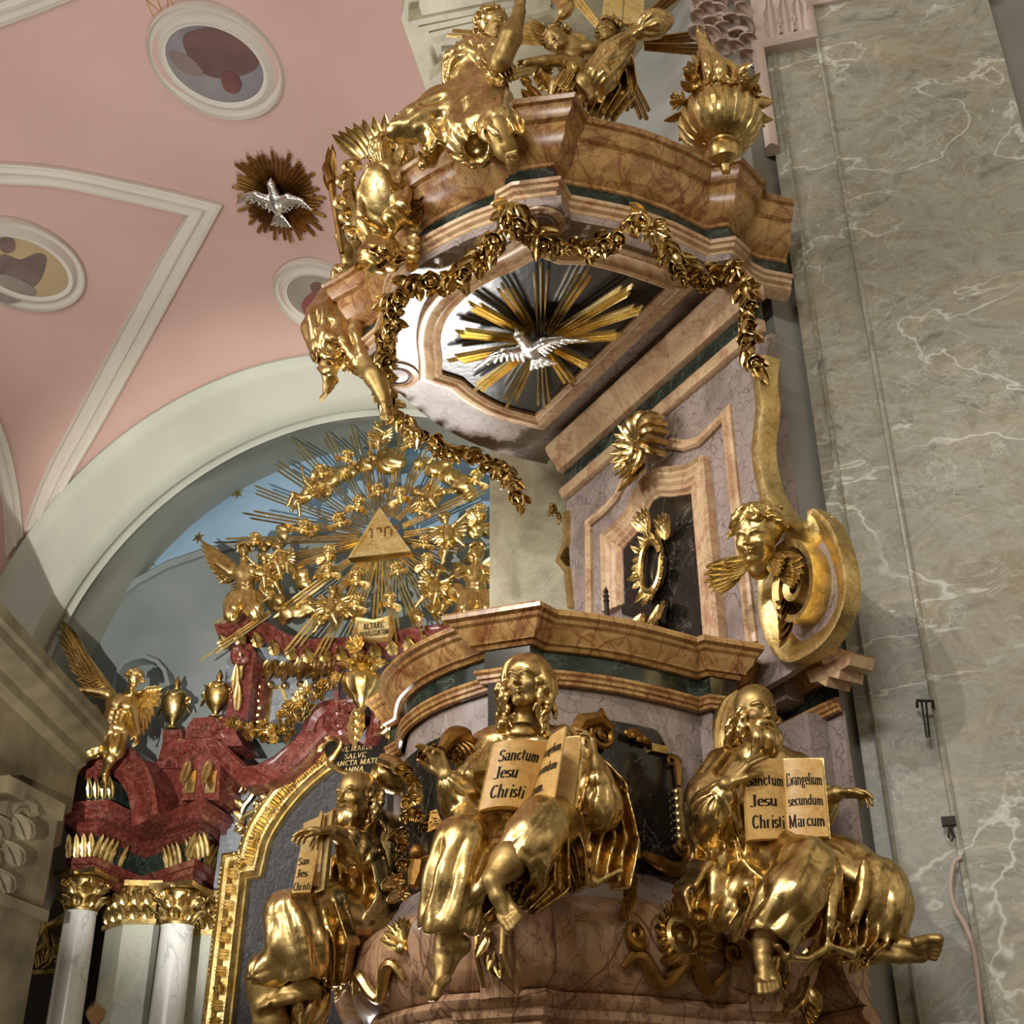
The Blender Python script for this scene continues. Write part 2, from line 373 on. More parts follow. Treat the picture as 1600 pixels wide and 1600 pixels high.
def spiral(c, e1, e2, R, turns, a0=0, r1=.12, n=14, h=0, nrm=None):
    out = []
    for i in range(int(n*turns)+1):
        t = i/(n*turns); a = a0+2*math.pi*turns*t; r = R*((1-t)+r1*t)
        p = np.array(c)+np.array(e1)*r*math.cos(a)+np.array(e2)*r*math.sin(a)
        if nrm is not None: p = p+np.array(nrm)*h*t
        out.append(p)
    return out
def rose(mb, c, nrm, R, rnd, kind=0):
    d, s, u = frame_of(nrm, (rnd.uniform(-1, 1), rnd.uniform(-1, 1), rnd.uniform(.2, 1)))
    if kind == 0:
        for ring, (m, rr, tilt) in enumerate(((6, 1.0, .35), (5, .72, .75), (4, .45, 1.15))):
            for j in range(m):
                a = 2*math.pi*(j+.37*ring)/m; e = s*math.cos(a)+u*math.sin(a)
                blade(mb, np.array(c)+e*R*.12+d*R*.1*ring, e*math.cos(tilt)+d*math.sin(tilt), d*math.cos(tilt)-e*math.sin(tilt), R*rr*.95, R*.42*rr, .9, 0, .16, 4, .3)
        ball(mb, np.array(c)+d*R*.35, R*.28, 8, 5)
    else:
        for j in range(6):
            a = 2*math.pi*j/6; e = s*math.cos(a)+u*math.sin(a)
            blade(mb, np.array(c)+e*R*.15, e+d*.25, d, R*.95, R*.36, .5, 0, .18, 4, .3)
        ball(mb, np.array(c)+d*R*.18, R*.3, 8, 5)
    return mb

# ------------------------------------------------------------------ pen lettering (thick uprights, thin hairlines)
def _arc(cx, cy, rx, ry, a0, a1, n=10): return [(cx+rx*math.cos(math.radians(a0+(a1-a0)*i/n)), cy+ry*math.sin(math.radians(a0+(a1-a0)*i/n))) for i in range(n+1)]
def _sf(x, y, w=.09): return [(x-w, y), (x+w, y)]
G = {
 'a': (.46, [_arc(.2, .13, .13, .13, 80, 360), [(.33, .32), (.33, .06), (.38, 0), (.43, .02)], _arc(.2, .34, .13, .14, 0, 160)]),
 'b': (.48, [[(.1, .72), (.1, .02)], _arc(.22, .22, .17, .22, -140, 140), _sf(.07, .72, .05)]),
 'c': (.42, [_arc(.22, .23, .15, .23, 45, 320)]),
 'd': (.5, [_arc(.2, .22, .15, .22, 40, 320), [(.36, .72), (.36, .0)], _sf(.33, .72, .05), _sf(.4, 0, .05)]),
 'e': (.42, [_arc(.22, .23, .15, .23, 0, 315), [(.09, .25), (.37, .25)]]),
 'g': (.46, [_arc(.19, .28, .13, .16, 0, 360), _arc(.2, -.1, .16, .1, 0, 360), [(.15, .1), (.12, .02), (.3, -.02)], [(.3, .4), (.42, .44)]]),
 'h': (.52, [[(.1, .72), (.1, 0)], _arc(.24, .28, .14, .17, 170, 0), [(.38, .28), (.38, 0)], _sf(.1, 0), _sf(.38, 0), _sf(.07, .72, .05)]),
 'i': (.24, [[(.12, .45), (.12, 0)], _sf(.12, 0), _sf(.09, .45, .05), [(.12, .62), (.12, .68)]]),
 'l': (.24, [[(.12, .72), (.12, 0)], _sf(.12, 0), _sf(.09, .72, .05)]),
 'm': (.76, [[(.1, .45), (.1, 0)], _arc(.22, .28, .12, .17, 170, 0), [(.34, .28), (.34, 0)], _arc(.47, .28, .12, .17, 170, 0), [(.6, .28), (.6, 0)], _sf(.1, 0, .08), _sf(.35, 0, .08), _sf(.6, 0, .08)]),
 'n': (.52, [[(.1, .45), (.1, 0)], _arc(.24, .28, .14, .17, 170, 0), [(.38, .28), (.38, 0)], _sf(.1, 0, .08), _sf(.38, 0, .08), _sf(.07, .45, .05)]),
 'r': (.38, [[(.1, .45), (.1, 0)], _arc(.22, .3, .12, .14, 170, 50), _sf(.1, 0, .08)]),
 's': (.36, [_arc(.18, .33, .11, .12, 30, 250), _arc(.18, .12, .12, .12, 80, -150)]),
 't': (.34, [[(.13, .62), (.13, .08)], _arc(.22, .08, .09, .08, 180, 320), [(.03, .45), (.28, .45)]]),
 'u': (.52, [[(.1, .45), (.1, .15)], _arc(.22, .15, .12, .15, 180, 350), [(.38, .45), (.38, 0)], _sf(.07, .45, .05), _sf(.35, .45, .05), _sf(.42, 0, .05)]),
 'v': (.46, [[(.07, .45), (.22, 0)], [(.36, .45), (.22, 0)], _sf(.07, .45, .07), _sf(.37, .45, .06)]),
 'x': (.46, [[(.07, .45), (.36, 0)], [(.36, .45), (.07, 0)]]),
 'S': (.5, [_arc(.24, .54, .15, .17, 20, 250), _arc(.24, .18, .17, .19, 75, -160)]),
 'J': (.38, [[(.24, .72), (.24, .1)], _arc(.12, .08, .12, .1, 0, -160), _sf(.24, .72, .12)]),
 'C': (.56, [_arc(.3, .36, .2, .36, 45, 320)]),
 'E': (.54, [[(.14, .72), (.14, 0)], [(.04, .72), (.46, .72), (.46, .6)], [(.04, 0), (.48, 0), (.48, .14)], [(.14, .37), (.36, .37)]]),
 'M': (.82, [[(.12, .72), (.12, 0)], [(.12, .72), (.37, .05)], [(.62, .72), (.37, .05)], [(.64, .72), (.64, 0)], _sf(.12, 0), _sf(.64, 0, .12), _sf(.1, .72, .07), _sf(.66, .72, .08)]),
 'A': (.62, [[(.28, .72), (.5, 0)], [(.28, .72), (.08, 0)], [(.15, .25), (.42, .25)], _sf(.08, 0, .08), _sf(.5, 0, .1)]),
 'V': (.62, [[(.1, .72), (.32, 0)], [(.52, .72), (.32, 0)], _sf(.1, .72, .1), _sf(.52, .72, .08)]),
 'R': (.6, [[(.14, .72), (.14, 0)], _arc(.24, .55, .19, .17, 90, -90), [(.14, .72), (.24, .72)], [(.14, .38), (.24, .38)], [(.26, .38), (.5, 0)], _sf(.14, 0, .1)]),
 'I': (.3, [[(.15, .72), (.15, 0)], _sf(.15, 0, .1), _sf(.15, .72, .1)]),
 'L': (.5, [[(.14, .72), (.14, 0)], _sf(.14, .72, .1), [(.04, 0), (.44, 0), (.44, .14)]]),
 'N': (.66, [[(.1, .72), (.5, 0)], [(.1, .72), (.1, 0)], [(.5, .72), (.5, 0)], _sf(.1, 0, .08), _sf(.5, .72, .08)]),
 'T': (.58, [[(.28, .72), (.28, 0)], [(.04, .6), (.04, .72), (.52, .72), (.52, .6)], _sf(.28, 0, .1)]),
 'P': (.54, [[(.14, .72), (.14, 0)], _arc(.24, .53, .18, .19, 90, -90), [(.14, .72), (.24, .72)], [(.14, .34), (.24, .34)], _sf(.14, 0, .1)]),
 'G': (.62, [_arc(.3, .36, .2, .36, 45, 320), [(.48, .3), (.48, .05)], _sf(.46, .3, .08)]),
 'U': (.62, [[(.12, .72), (.12, .2)], _arc(.3, .2, .18, .2, 180, 360), [(.48, .2), (.48, .72)], _sf(.12, .72, .1), _sf(.48, .72, .08)]),
 '.': (.22, [[(.1, .02), (.1, .07)]]), ' ': (.3, []),
}
def write(mb, txt, f3, x0, y0, size, width=None, pen=.1, h=.022, lift=0.0, slant=0):
    """lettering laid on a surface given by f3(x, y) -> (point, normal)"""
    tot = sum(G.get(c, G[' '])[0] for c in txt); sx = size if width is None else width/tot
    x = x0
    for c in txt:
        w, strokes = G.get(c, G[' '])
        for st in strokes:
            for (ax, ay), (bx, by) in zip(st[:-1], st[1:]):
                if abs(ay-by) < 1e-6 and abs(ax-bx) < 1e-6: continue
                pw = pen*.5 if abs(by-ay) > .02 else .0
                if ax > bx and abs(by-ay) < .02: ax, bx, ay, by = bx, ax, by, ay
                if abs(by-ay) <= abs(bx-ax)*.25: q = [(ax, ay-h), (bx, by-h), (bx, by+h), (ax, ay+h)]; q = [(qx+(-pw if k in (0, 3) else pw)*1.0, qy) for k, (qx, qy) in enumerate(q)] if bx > ax else [(qx+(pw if k in (0, 3) else -pw), qy) for k, (qx, qy) in enumerate(q)]
                else:
                    up = h if by > ay else -h
                    q = [(ax-pw, ay-up*.5), (ax+pw, ay-up*.5), (bx+pw, by+up*.5), (bx-pw, by+up*.5)]
                pts = []
                for qx, qy in q:
                    P, N = f3(x+(qx+slant*qy)*sx, y0+qy*size); pts.append(np.array(P)+np.array(N)*lift)
                ar = np.cross(pts[1]-pts[0], pts[2]-pts[0])@np.array(N)
                mb.add(pts, [(0, 1, 2, 3) if ar > 0 else (3, 2, 1, 0)])
        x += w*sx
    return x

# ------------------------------------------------------------------ modelling clay: smooth-union distance fields turned into one surface
def nrmv(v): v = np.array(v, float); return v/(np.linalg.norm(v)+1e-12)
class Clay:
    def __init__(s, vox, k=.02): s.vox = vox; s.k = k; s.p = []; s.post = None
    def _add(s, f, lo, hi, k, sub): s.p.append((f, np.array(lo, float), np.array(hi, float), s.k if k is None else k, sub)); return s
    def cap(s, pts, rad, k=None, sub=False, flute=None, flat=None):
        """chain of round cones; flute=(n, amp, twist, phase); flat=(normal, ratio)"""
        P = [np.array(p, float) for p in pts]; R = list(rad) if isinstance(rad, (list, tuple)) else [rad]*len(P)
        NS = len(P)-1
        if len(R) != len(P): R = list(np.interp(np.linspace(0, 1, len(P)), np.linspace(0, 1, len(R)), R))
        for i in range(len(P)-1):
            a, b, ra, rb = P[i], P[i+1], R[i], R[i+1]; m = max(ra, rb)+(flute[1] if flute else 0)
            def f(X, a=a, b=b, ra=ra, rb=rb, i=i):
                ab = b-a; L2 = ab@ab+1e-12; W_ = X-a; t = np.clip((W_@ab)/L2, 0, 1); w = W_-t[..., None]*ab
                if flat is not None:
                    n, q = flat; n = nrmv(n); wn = w@n; w = w+n*(wn*(1/q-1))[..., None]
                r = ra+(rb-ra)*t
                if flute:
                    d, e1, e2 = frame_of(ab); N_, am, tw, ph = flute
                    th = np.arctan2(w@e2, w@e1); g = np.abs(np.sin(.5*(N_*th)+tw*(t+i)+ph)); r = r+am*(g*2-1)*np.sqrt(np.clip(4*(t+i)/NS*(1-(t+i)/NS)*.9+.08, 0, 1))
                d_ = np.linalg.norm(w, axis=-1)-r
                return d_*(flat[1] if flat is not None and flat[1] < 1 else 1)
            s._add(f, np.minimum(a, b)-m, np.maximum(a, b)+m, k, sub)
        return s
    def ell(s, c, r, ax=None, k=None, sub=False):
        c = np.array(c, float); r = np.array((r, r, r) if isinstance(r, (int, float)) else r, float); A = np.array(ax if ax is not None else np.eye(3), float)
        def f(X):
            q = (X-c)@A.T; a = np.linalg.norm(q/r, axis=-1); b = np.linalg.norm(q/(r*r), axis=-1)+1e-9
            return a*(a-1)/b
        m = r.max(); return s._add(f, c-m, c+m, k, sub)
    def sheet(s, pts, widths, nrm, th, k=None, waves=(3, .02, 0.0, 0.0)):
        """hanging cloth: a wavy band along pts (center line), half-width list, facing nrm"""
        P = [np.array(p, float) for p in pts]; n = nrmv(nrm); N_ = len(P)
        Wd = np.interp(np.linspace(0, 1, N_), np.linspace(0, 1, len(widths)), widths)
        for i in range(N_-1):
            a, b, wa, wb = P[i], P[i+1], Wd[i], Wd[i+1]; m = max(wa, wb)+waves[1]+th
            def f(X, a=a, b=b, wa=wa, wb=wb, i=i):
                ab = b-a; L = np.linalg.norm(ab); d = ab/L; nn = nrmv(n-d*(n@d)); sd = np.cross(d, nn)
                W_ = X-a; t = np.clip(W_@d/L, 0, 1); w = W_-t[..., None]*ab; x = w@sd; y = w@nn; z = w@d
                wd = wa+(wb-wa)*t; u = x/wd
                yy = y-waves[1]*np.sin(u*waves[0]*np.pi*.5*2+waves[2]+waves[3]*(t+i))
                dx = np.maximum(np.abs(x)-wd, 0)
                return (np.sqrt(dx*dx+yy*yy+z*z)-th)*.6
            s._add(f, np.minimum(a, b)-m, np.maximum(a, b)+m, k, False)
        return s
    def surf(s):
        lo = np.min([p[1] for p in s.p if not p[4]], 0)-3*s.vox; hi = np.max([p[2] for p in s.p if not p[4]], 0)+3*s.vox
        v = s.vox; n = np.ceil((hi-lo)/v).astype(int)+1; big = 6*v+s.k; D = np.full(n, big, np.float32)
        for f, a, b, k, sub in s.p:
            e = max(k, 2*v)+v; i0 = np.maximum(np.floor((a-e-lo)/v).astype(int), 0); i1 = np.minimum(np.ceil((b+e-lo)/v).astype(int)+1, n)
            if (i1 <= i0).any(): continue
            X = np.stack(np.meshgrid(*[lo[q]+v*np.arange(i0[q], i1[q]) for q in range(3)], indexing='ij'), -1)
            d = f(X).astype(np.float32); S = D[i0[0]:i1[0], i0[1]:i1[1], i0[2]:i1[2]]
            if k > 1e-6:
                if sub: h = np.clip(.5-.5*(S+d)/k, 0, 1); S[:] = S*(1-h)+(-d)*h+k*h*(1-h)
                else: h = np.clip(.5+.5*(S-d)/k, 0, 1); S[:] = S*(1-h)+d*h-k*h*(1-h)
            else: S[:] = np.maximum(S, -d) if sub else np.minimum(S, d)
        if s.post is not None:
            idx = np.argwhere(np.abs(D) < 3*v)
            P = lo+idx*v; D[idx[:, 0], idx[:, 1], idx[:, 2]] += s.post(P).astype(np.float32)
        return nets(D, lo, v)
    def build(s, name, mat, parent=None):
        V, F = s.surf(); return mesh_obj(name, V, F, mat, parent, 180)
def nets(D, lo, v):
    S = D < 0; n = np.array(D.shape)
    c = np.zeros(n-1, np.int8)
    for dx in (0, 1):
        for dy in (0, 1):
            for dz in (0, 1): c += S[dx:n[0]-1+dx, dy:n[1]-1+dy, dz:n[2]-1+dz]
    act = (c > 0) & (c < 8); idx = np.argwhere(act); vid = np.full(n-1, -1, np.int32); vid[act] = np.arange(len(idx))
    acc = np.zeros((len(idx), 3)); cnt = np.zeros(len(idx)); cs = [(a, b, g) for a in (0, 1) for b in (0, 1) for g in (0, 1)]
    val = {q: D[idx[:, 0]+q[0], idx[:, 1]+q[1], idx[:, 2]+q[2]] for q in cs}
    for q in cs:
        for ax in range(3):
            if q[ax]: continue
            r = list(q); r[ax] = 1; r = tuple(r); a = val[q]; b = val[r]; m = (a < 0) != (b < 0)
            t = np.where(m, a/np.where(m, a-b, 1), 0)
            pos = np.array(q, float)[None].repeat(len(idx), 0); pos[:, ax] += t
            acc += pos*m[:, None]; cnt += m
    V = lo+(idx+acc/cnt[:, None])*v; F = []
    for ax in range(3):
        b, g = (ax+1) % 3, (ax+2) % 3; sl0 = [slice(None)]*3; sl1 = [slice(None)]*3; sl0[ax] = slice(0, n[ax]-1); sl1[ax] = slice(1, n[ax])
        A = S[tuple(sl0)]; B = S[tuple(sl1)]; ed = A != B; e = np.argwhere(ed)
        e = e[(e[:, b] > 0) & (e[:, g] > 0) & (e[:, b] < n[b]-1) & (e[:, g] < n[g]-1)]
        fl = A[e[:, 0], e[:, 1], e[:, 2]]
        def cell(db, dg): q = e.copy(); q[:, b] -= db; q[:, g] -= dg; return vid[q[:, 0], q[:, 1], q[:, 2]]
        q = np.stack([cell(1, 1), cell(0, 1), cell(0, 0), cell(1, 0)], 1)
        q[~fl] = q[~fl][:, ::-1]; F.append(q)
    F = np.concatenate(F); F = F[(F >= 0).all(1)]; return V, F

# ------------------------------------------------------------------ anatomy
def head(C, c, fwd, up, h, mouth=0.0, ears=True, k=1.0, fat=1.0):
    """face looking along fwd; c the middle of the head, h chin to crown"""
    f = nrmv(fwd); s = nrmv(np.cross(f, up)); u = np.cross(s, f); c = np.array(c, float)
    def p(x, y, z): return c+h*(x*s+y*f+z*u)
    A = np.array([s, f, u]); k1 = .05*h*k
    C.ell(p(0, -.06, .14), (h*.335*fat, h*.42, h*.36), A, k1); C.ell(p(0, .10, -.10), (h*.275*fat, h*.29, h*.37), A, k1)
    for sg in (-1, 1):
        C.cap([p(sg*.19*fat, -.0, -.26), p(sg*.10, .22, -.40)], [.10*h, .08*h], k1); C.ell(p(sg*.16, .25, -.12), .105*h*fat, None, k1)
        C.cap([p(sg*.24, .26, .06), p(sg*.15, .345, .085), p(sg*.05, .37, .05)], [.03*h, .042*h, .035*h], k1*.7)
    C.cap([p(0, .34, .10), p(0, .375, .02), p(0, .485, -.13)], [.04*h, .034*h, .05*h], k1*.6)
    for sg in (-1, 1):
        C.ell(p(sg*.048, .43, -.145), .036*h, None, k1*.4)
        C.ell(p(sg*.118, .40, -.0), .062*h, None, k1*.8, True)
        C.ell(p(sg*.118, .315, -.003), (.062*h, .05*h, .045*h), A, .008*h)
        C.cap([p(sg*.18, .325, .01), p(sg*.118, .368, .035), p(sg*.06, .35, .01)], .014*h, .012*h)
        C.cap([p(sg*.175, .32, -.03), p(sg*.118, .355, -.045), p(sg*.065, .345, -.025)], .011*h, .012*h)
        if ears: C.ell(p(sg*.315*fat, -.02, -.02), (.035*h, .075*h, .11*h), A, .03*h); C.ell(p(sg*.345*fat, .0, 0), (.02*h, .035*h, .06*h), A, .01*h, True)
    C.cap([p(-.075, .375, -.250), p(-.03, .415, -.232), p(0, .42, -.238), p(.03, .415, -.232), p(.075, .375, -.250)], [.014*h, .024*h, .022*h, .024*h, .014*h], .012*h)
    C.cap([p(-.065, .37, -.285-mouth), p(0, .405, -.295-mouth), p(.065, .37, -.285-mouth)], [.016*h, .028*h, .016*h], .015*h)
    C.cap([p(-.07, .41, -.262-mouth*.5), p(0, .45, -.263-mouth*.5), p(.07, .41, -.262-mouth*.5)], .010*h+mouth*h*.3, .006*h, True)
    C.ell(p(0, .33, -.405), .075*h, None, k1*.8)
    return p
def hand(C, w, d, n, L, thumb=1, curl=(.5, .5, .55, .6), spread=.12, tc=.5, r=1.0):
    """w wrist, d along the fingers, n the way the palm faces, thumb=+1/-1 the side of the thumb"""
    d = nrmv(d); n = nrmv(np.array(n)-d*(np.array(n)@d)); s = np.cross(d, n)*thumb; w = np.array(w, float); k = .035*L
    for i, (q, kn, fl) in enumerate(zip((.155, .05, -.055, -.15), (.50, .52, .49, .45), (.42, .47, .44, .34))):
        K = w+d*kn*L+s*q*L; C.cap([w+s*q*L*.5, K], [.085*L*r, .075*L*r], k)
        dd = nrmv(d+s*(spread*(1.3-i*.9))); a = 0; pt = K
        for j, (seg, rr) in enumerate(zip((.44, .31, .25), (.058, .052, .045))):
            a += curl[i]*(1.0, 1.1, .7)[j]; v = dd*math.cos(a)+n*math.sin(a); q2 = pt+v*fl*L*seg
            C.cap([pt, q2], [rr*L*r*(1 if i < 3 else .88), (rr-.006)*L*r*(1 if i < 3 else .88)], .012*L); pt = q2
    t0 = w+d*.10*L+s*.12*L; t1 = w+d*.30*L+s*.27*L+n*.06*L; v = nrmv(d*.75+s*(.55-tc*.7)+n*tc*.9); t2 = t1+v*.19*L; v2 = nrmv(v+n*tc*.5-s*tc*.5); t3 = t2+v2*.15*L
    C.cap([t0, t1, t2, t3], [.085*L*r, .07*L*r, .058*L*r, .048*L*r], .03*L)
def foot(C, ank, toe, up, L, side=1, r=1.0, spread=0.0):
    """ank the ankle joint, toe direction of the toes, up away from the sole, side=+1/-1 where the big toe is"""
    t = nrmv(toe); u = nrmv(np.array(up)-t*(np.array(up)@t)); s = np.cross(t, u)*side; a = np.array(ank, float); k = .06*L
    heel = a-t*.14*L-u*.17*L; ball_ = a+t*.48*L-u*.235*L
    C.ell(heel, .115*L*r, None, k); C.cap([a, heel], [.13*L*r, .10*L*r], k)
    C.cap([a+u*.03*L, a+t*.22*L-u*.09*L+s*.03*L, ball_+s*.06*L], [.125*L*r, .115*L*r, .085*L*r], k)
    C.cap([heel, a+t*.2*L-u*.22*L-s*.06*L, ball_-s*.09*L], [.10*L*r, .075*L*r, .075*L*r], k)
    for sg in (1, -1): C.ell(a+s*.11*L*sg-u*.02*L, .05*L, None, k*.5)
    for i, (q, l, rr) in enumerate(((.135, .235, .062), (.06, .235, .046), (.0, .215, .043), (-.055, .19, .04), (-.11, .155, .038))):
        p0 = ball_+s*q*L-u*.01*L; dd = nrmv(t+s*(q*spread*3)); m = p0+dd*l*L*.55+u*.03*L; e = p0+dd*l*L-u*.02*L
        C.cap([p0-t*.05*L, m, e], [rr*L*1.05*r, rr*L*.9*r, rr*L*.95*r], .014*L)
def curls(C, fn, n, rnd, r, L, k=None):
    """locks of hair: fn(rnd) gives (start, direction, outward)"""
    for _ in range(n):
        p, d, o = fn(rnd); d = nrmv(d); o = nrmv(o); s = np.cross(d, o); ph = rnd.uniform(0, 6); pts = []; N_ = 6
        LL = L*rnd.uniform(.7, 1.25)
        for i in range(N_+1):
            t = i/N_; pts.append(p+d*LL*t+s*math.sin(ph+t*5)*r*1.4+o*math.cos(ph+t*5)*r*.9)
        C.cap(pts, [r*.8, r*1.1, r, r*.75, r*.4], r*.35 if k is None else k)
def foldnoise(u, v, lam, amp, warp=1.3, seed=0.0):
    u = nrmv(u); v = nrmv(v)
    def f(P):
        a = P@u; b = P@v; c = P@np.cross(u, v)
        ph = 2*np.pi*a/lam+warp*np.sin(2*np.pi*b/(lam*3.3)+seed)+warp*.7*np.sin(2*np.pi*c/(lam*2.1)+1.7+seed)
        return -amp*(np.abs(np.sin(ph*.5))*2-1.1)*(.55+.45*np.sin(2*np.pi*b/(lam*4.5)+2*np.sin(a/lam)+seed*2))
    return f
def ridges(C, chains, r, k=None):
    for ch in chains:
        C.cap(smooth_path(ch, 4), [r*.35, r, r*1.1, r*.8, r*.3], r*1.3 if k is None else k)

# ================================================================== THE SETTING
# vault springing from the chancel arch and widening toward the viewer
VC = (-2.22, 7.36); VR = 3.77; VH0 = 1.7
def vrad(w): return VR+.30*w
def vhit(px, py, inset=0.0):
    r = ray(px, py); ks = np.linspace(4, 26, 900); prev = None
    def g(k):
        P = CAMP+r*k-ALT.O; w = P@AM-VH0; return math.hypot(P@AE-VC[0], P[2]-VC[1])-(vrad(w)-inset)
    for a, b in zip(ks[:-1], ks[1:]):
        if g(a) < 0 <= g(b):
            for _ in range(30):
                m = (a+b)/2
                if g(m) < 0: a = m
                else: b = m
            return CAMP+r*a
    return CAMP+r*14
def vnorm(P):
    Q = P-ALT.O; rad = nrmv(AE*(Q@AE-VC[0])+ZV*(Q[2]-VC[1])); return nrmv(-rad+AM*.30)
def vplane(px, py, inset=.0):
    P = vhit(px, py, inset); n = vnorm(P); e1 = nrmv(_R-n*(_R@n)); e2 = np.cross(n, e1); return Plane(P, e1, e2, n)
mb = MB(); v = []; f = []; NT = 60; NW = 30
for i in range(NW+1):
    w = i*16/NW
    for j in range(NT+1):
        th = math.radians(-25+235*j/NT); v.append(ALT.pt(VC[0]+vrad(w)*math.cos(th), VC[1]+vrad(w)*math.sin(th), VH0+w))
for i in range(NW):
    for j in range(NT):
        a = i*(NT+1)+j
        if v[a][0] < .35: f.append((a, a+1, a+NT+2, a+NT+1))
use = sorted({q for t in f for q in t}); mp_ = {q: k for k, q in enumerate(use)}
mb.add([v[q] for q in use], [tuple(mp_[q] for q in t) for t in f]); struct(mb, 'ceiling', 'pink')
def ring2(c, r, h, n=72, a0=-30, a1=215): return [ALT.pt(c[0]+r*math.cos(math.radians(a0+(a1-a0)*i/n)), c[1]+r*math.sin(math.radians(a0+(a1-a0)*i/n)), h) for i in range(n+1)]
mb = MB()
def lp(c, t): return c
c3, r3 = VC, VR; c2, r2 = (-1.76, 6.84), 3.66; c1, r1 = (-2.31, 7.61), 3.39
def mixc(t): return ((c2[0]+(c1[0]-c2[0])*t, c2[1]+(c1[1]-c2[1])*t), r2+(r1-r2)*t)
rows = [ring2(c3, r3+.03, VH0+.05), ring2(c3, r3-.03, VH0+.08), ring2(c3, r3-.07, VH0+.03)]
for t in (.12, .2, .55, .9): rows.append(ring2((c3[0]+(c2[0]-c3[0])*t, c3[1]+(c2[1]-c3[1])*t), r3+(r2-r3)*t-.03, VH0-.0-.12*t))
rows += [ring2(c2, r2, 1.5), ring2(c2, r2-.0, 1.36), ring2(c2, r2+.08, 1.34), ring2(mixc(.06)[0], mixc(.06)[1]+.06, 1.2), ring2(mixc(.1)[0], mixc(.1)[1]-.02, 1.16)]
for t in (.3, .6, .9, 1.08): rows.append(ring2(mixc(t)[0], mixc(t)[1], 1.5-1.7*t))
v = []; f = []
for r in rows: v += r
K = len(rows[0])
for i in range(len(rows)-1):
    for j in range(K-1): a = i*K+j; f.append((a, a+1, a+K+1, a+K))
mb.add(v, f); struct(mb, 'trim_1', 'arch', 50)
# altar wall: blue vault of the niche, darker wall below it
mb = MB(); slab(mb, ALT, [(-9, 1), (5, 1), (5, 13), (-9, 13)], -.5, -.22); struct(mb, 'wall_back', 'niche')
gw = ALT.hits([(120, 1010), (150, 975), (175, 944), (215, 912), (265, 885), (320, 866), (380, 852), (480, 842), (700, 846), (900, 850)], -.1)
mb = MB(); slab(mb, ALT, [(-8, 2)]+[(-8, gw[0][1])]+gw+[(3, gw[-1][1]), (3, 2)], -.20, -.10)
struct(mb, 'wall_apse', 'nichegrey')
mb = MB(); mould(mb, ALT, gw, [(-.05, -.1), (-.05, -.04), (.02, -.0), (.06, -.04), (.06, -.2)]); struct(mb, 'trim_2', 'nichegrey')
mb = MB(); aw = ALT.hits([(185, 1078), (188, 1058), (198, 1042), (214, 1033), (232, 1031), (250, 1038), (262, 1052), (268, 1075)], 0)
mould(mb, ALT, [(aw[0][0], aw[0][1]-1.5)]+aw+[(aw[-1][0], aw[-1][1]-1.5)], [(-.02, -.12), (-.02, .1), (.03, .1), (.03, -.12)]); struct(mb, 'trim_3', 'nichegrey')
# diagonal wall that carries the pulpit, nave walls
DW = Plane(PL(0, -1.15, 0), -TV, ZV, NV)
mb = MB(); slab(mb, DW, [(-1.75, 0), (.74, 0), (.74, 13), (-1.75, 13)], -.3, 0); struct(mb, 'wall_right', 'wallgrey')
mb = MB(); slab(mb, PIL, [(.0, 0), (6, 0), (6, 13), (.0, 13)], -.9, -.35); struct(mb, 'wall_nave', 'wallgrey')
# big pilaster at the right
pc1 = PIL.hit(1215, 70)[1]; pc2 = PIL.hit(1265, 10)[1]
mb = MB(); slab(mb, PIL, [(.02, 0), (.50, 0), (.50, pc1+.5), (.02, pc1+.5)], -.4, -.05)
slab(mb, PIL, [(.37, 0), (1.44, 0), (1.44, 13), (.37, 13)], -.4, .0)
mould(mb, PIL, [(.10, 0), (.10, pc1)], [(-.012, -.05), (-.012, -.03), (.0, -.02), (.012, -.03), (.012, -.05)]); mould(mb, PIL, [(.385, 0), (.385, pc2)], [(-.014, 0), (-.012, .012), (.0, .018), (.012, .012), (.014, 0)])
struct(mb, 'wall_pilaster', 'pilaster')
mb = MB(); dk = [(.0, 0), (.0, 13)]
mould(mb, PIL, dk, [(-.02, -.35), (-.02, -.16), (.03, -.16), (.07, -.2), (.07, -.35)]); struct(mb, 'pilaster_shade_strip', 'stone')  # dark strip modelled where only shade lies along the pilaster edge
# pilaster capital: stepped necking and acanthus leaves
cp = thing('pilaster_capital', 'pinkish white leafy capital stepping over the top of the grey-green pilaster', 'capital')
mb = MB(); prof = [(-.03, -.05), (-.03, .03), (.0, .055), (.02, .06), (.05, .03), (.05, -.05)]
mould(mb, PIL, [(.015, pc1-.9), (.015, pc1), (.36, pc1), (.36, pc2), (1.5, pc2)], prof)
slab(mb, PIL, [(.0, pc1+.03), (.36, pc1+.03), (.36, pc2+.8), (.0, pc2+.8)], -.3, -.02); slab(mb, PIL, [(.36, pc2+.03), (1.45, pc2+.03), (1.45, pc2+.8), (.36, pc2+.8)], -.3, .03)
mb.build('necking', 'capital', cp)
rnd = random.Random(3); mb = MB()
for i in range(5):
    for j in range(4):
        P = PIL.pt(-.02-.075*i+.02*(j % 2), pc1-.10+.15*j+.06*i, -.04+.02*i)
        blade(mb, P, ZV*.9+AM*rnd.uniform(.1, .7)-AE*rnd.uniform(-.3, .8), AM*.6-AE*.4, .20, .045, 2.1, 3, .2, 7, .35)
for i in range(3):
    P = PIL.pt(.12+.09*i, pc1+.06, .0); blade(mb, P, ZV+AM*.1, AM, .30, .05, .8, 4, .25, 8, .3)
for i in range(3): tube(mb, spiral(PIL.pt(-.12-.1*i, pc1+.12+.17*i, .04), AE, ZV, .07, 1.6, i), [.022, .016, .01], 6)
mb.build('acanthus_leaf', 'capital', cp)
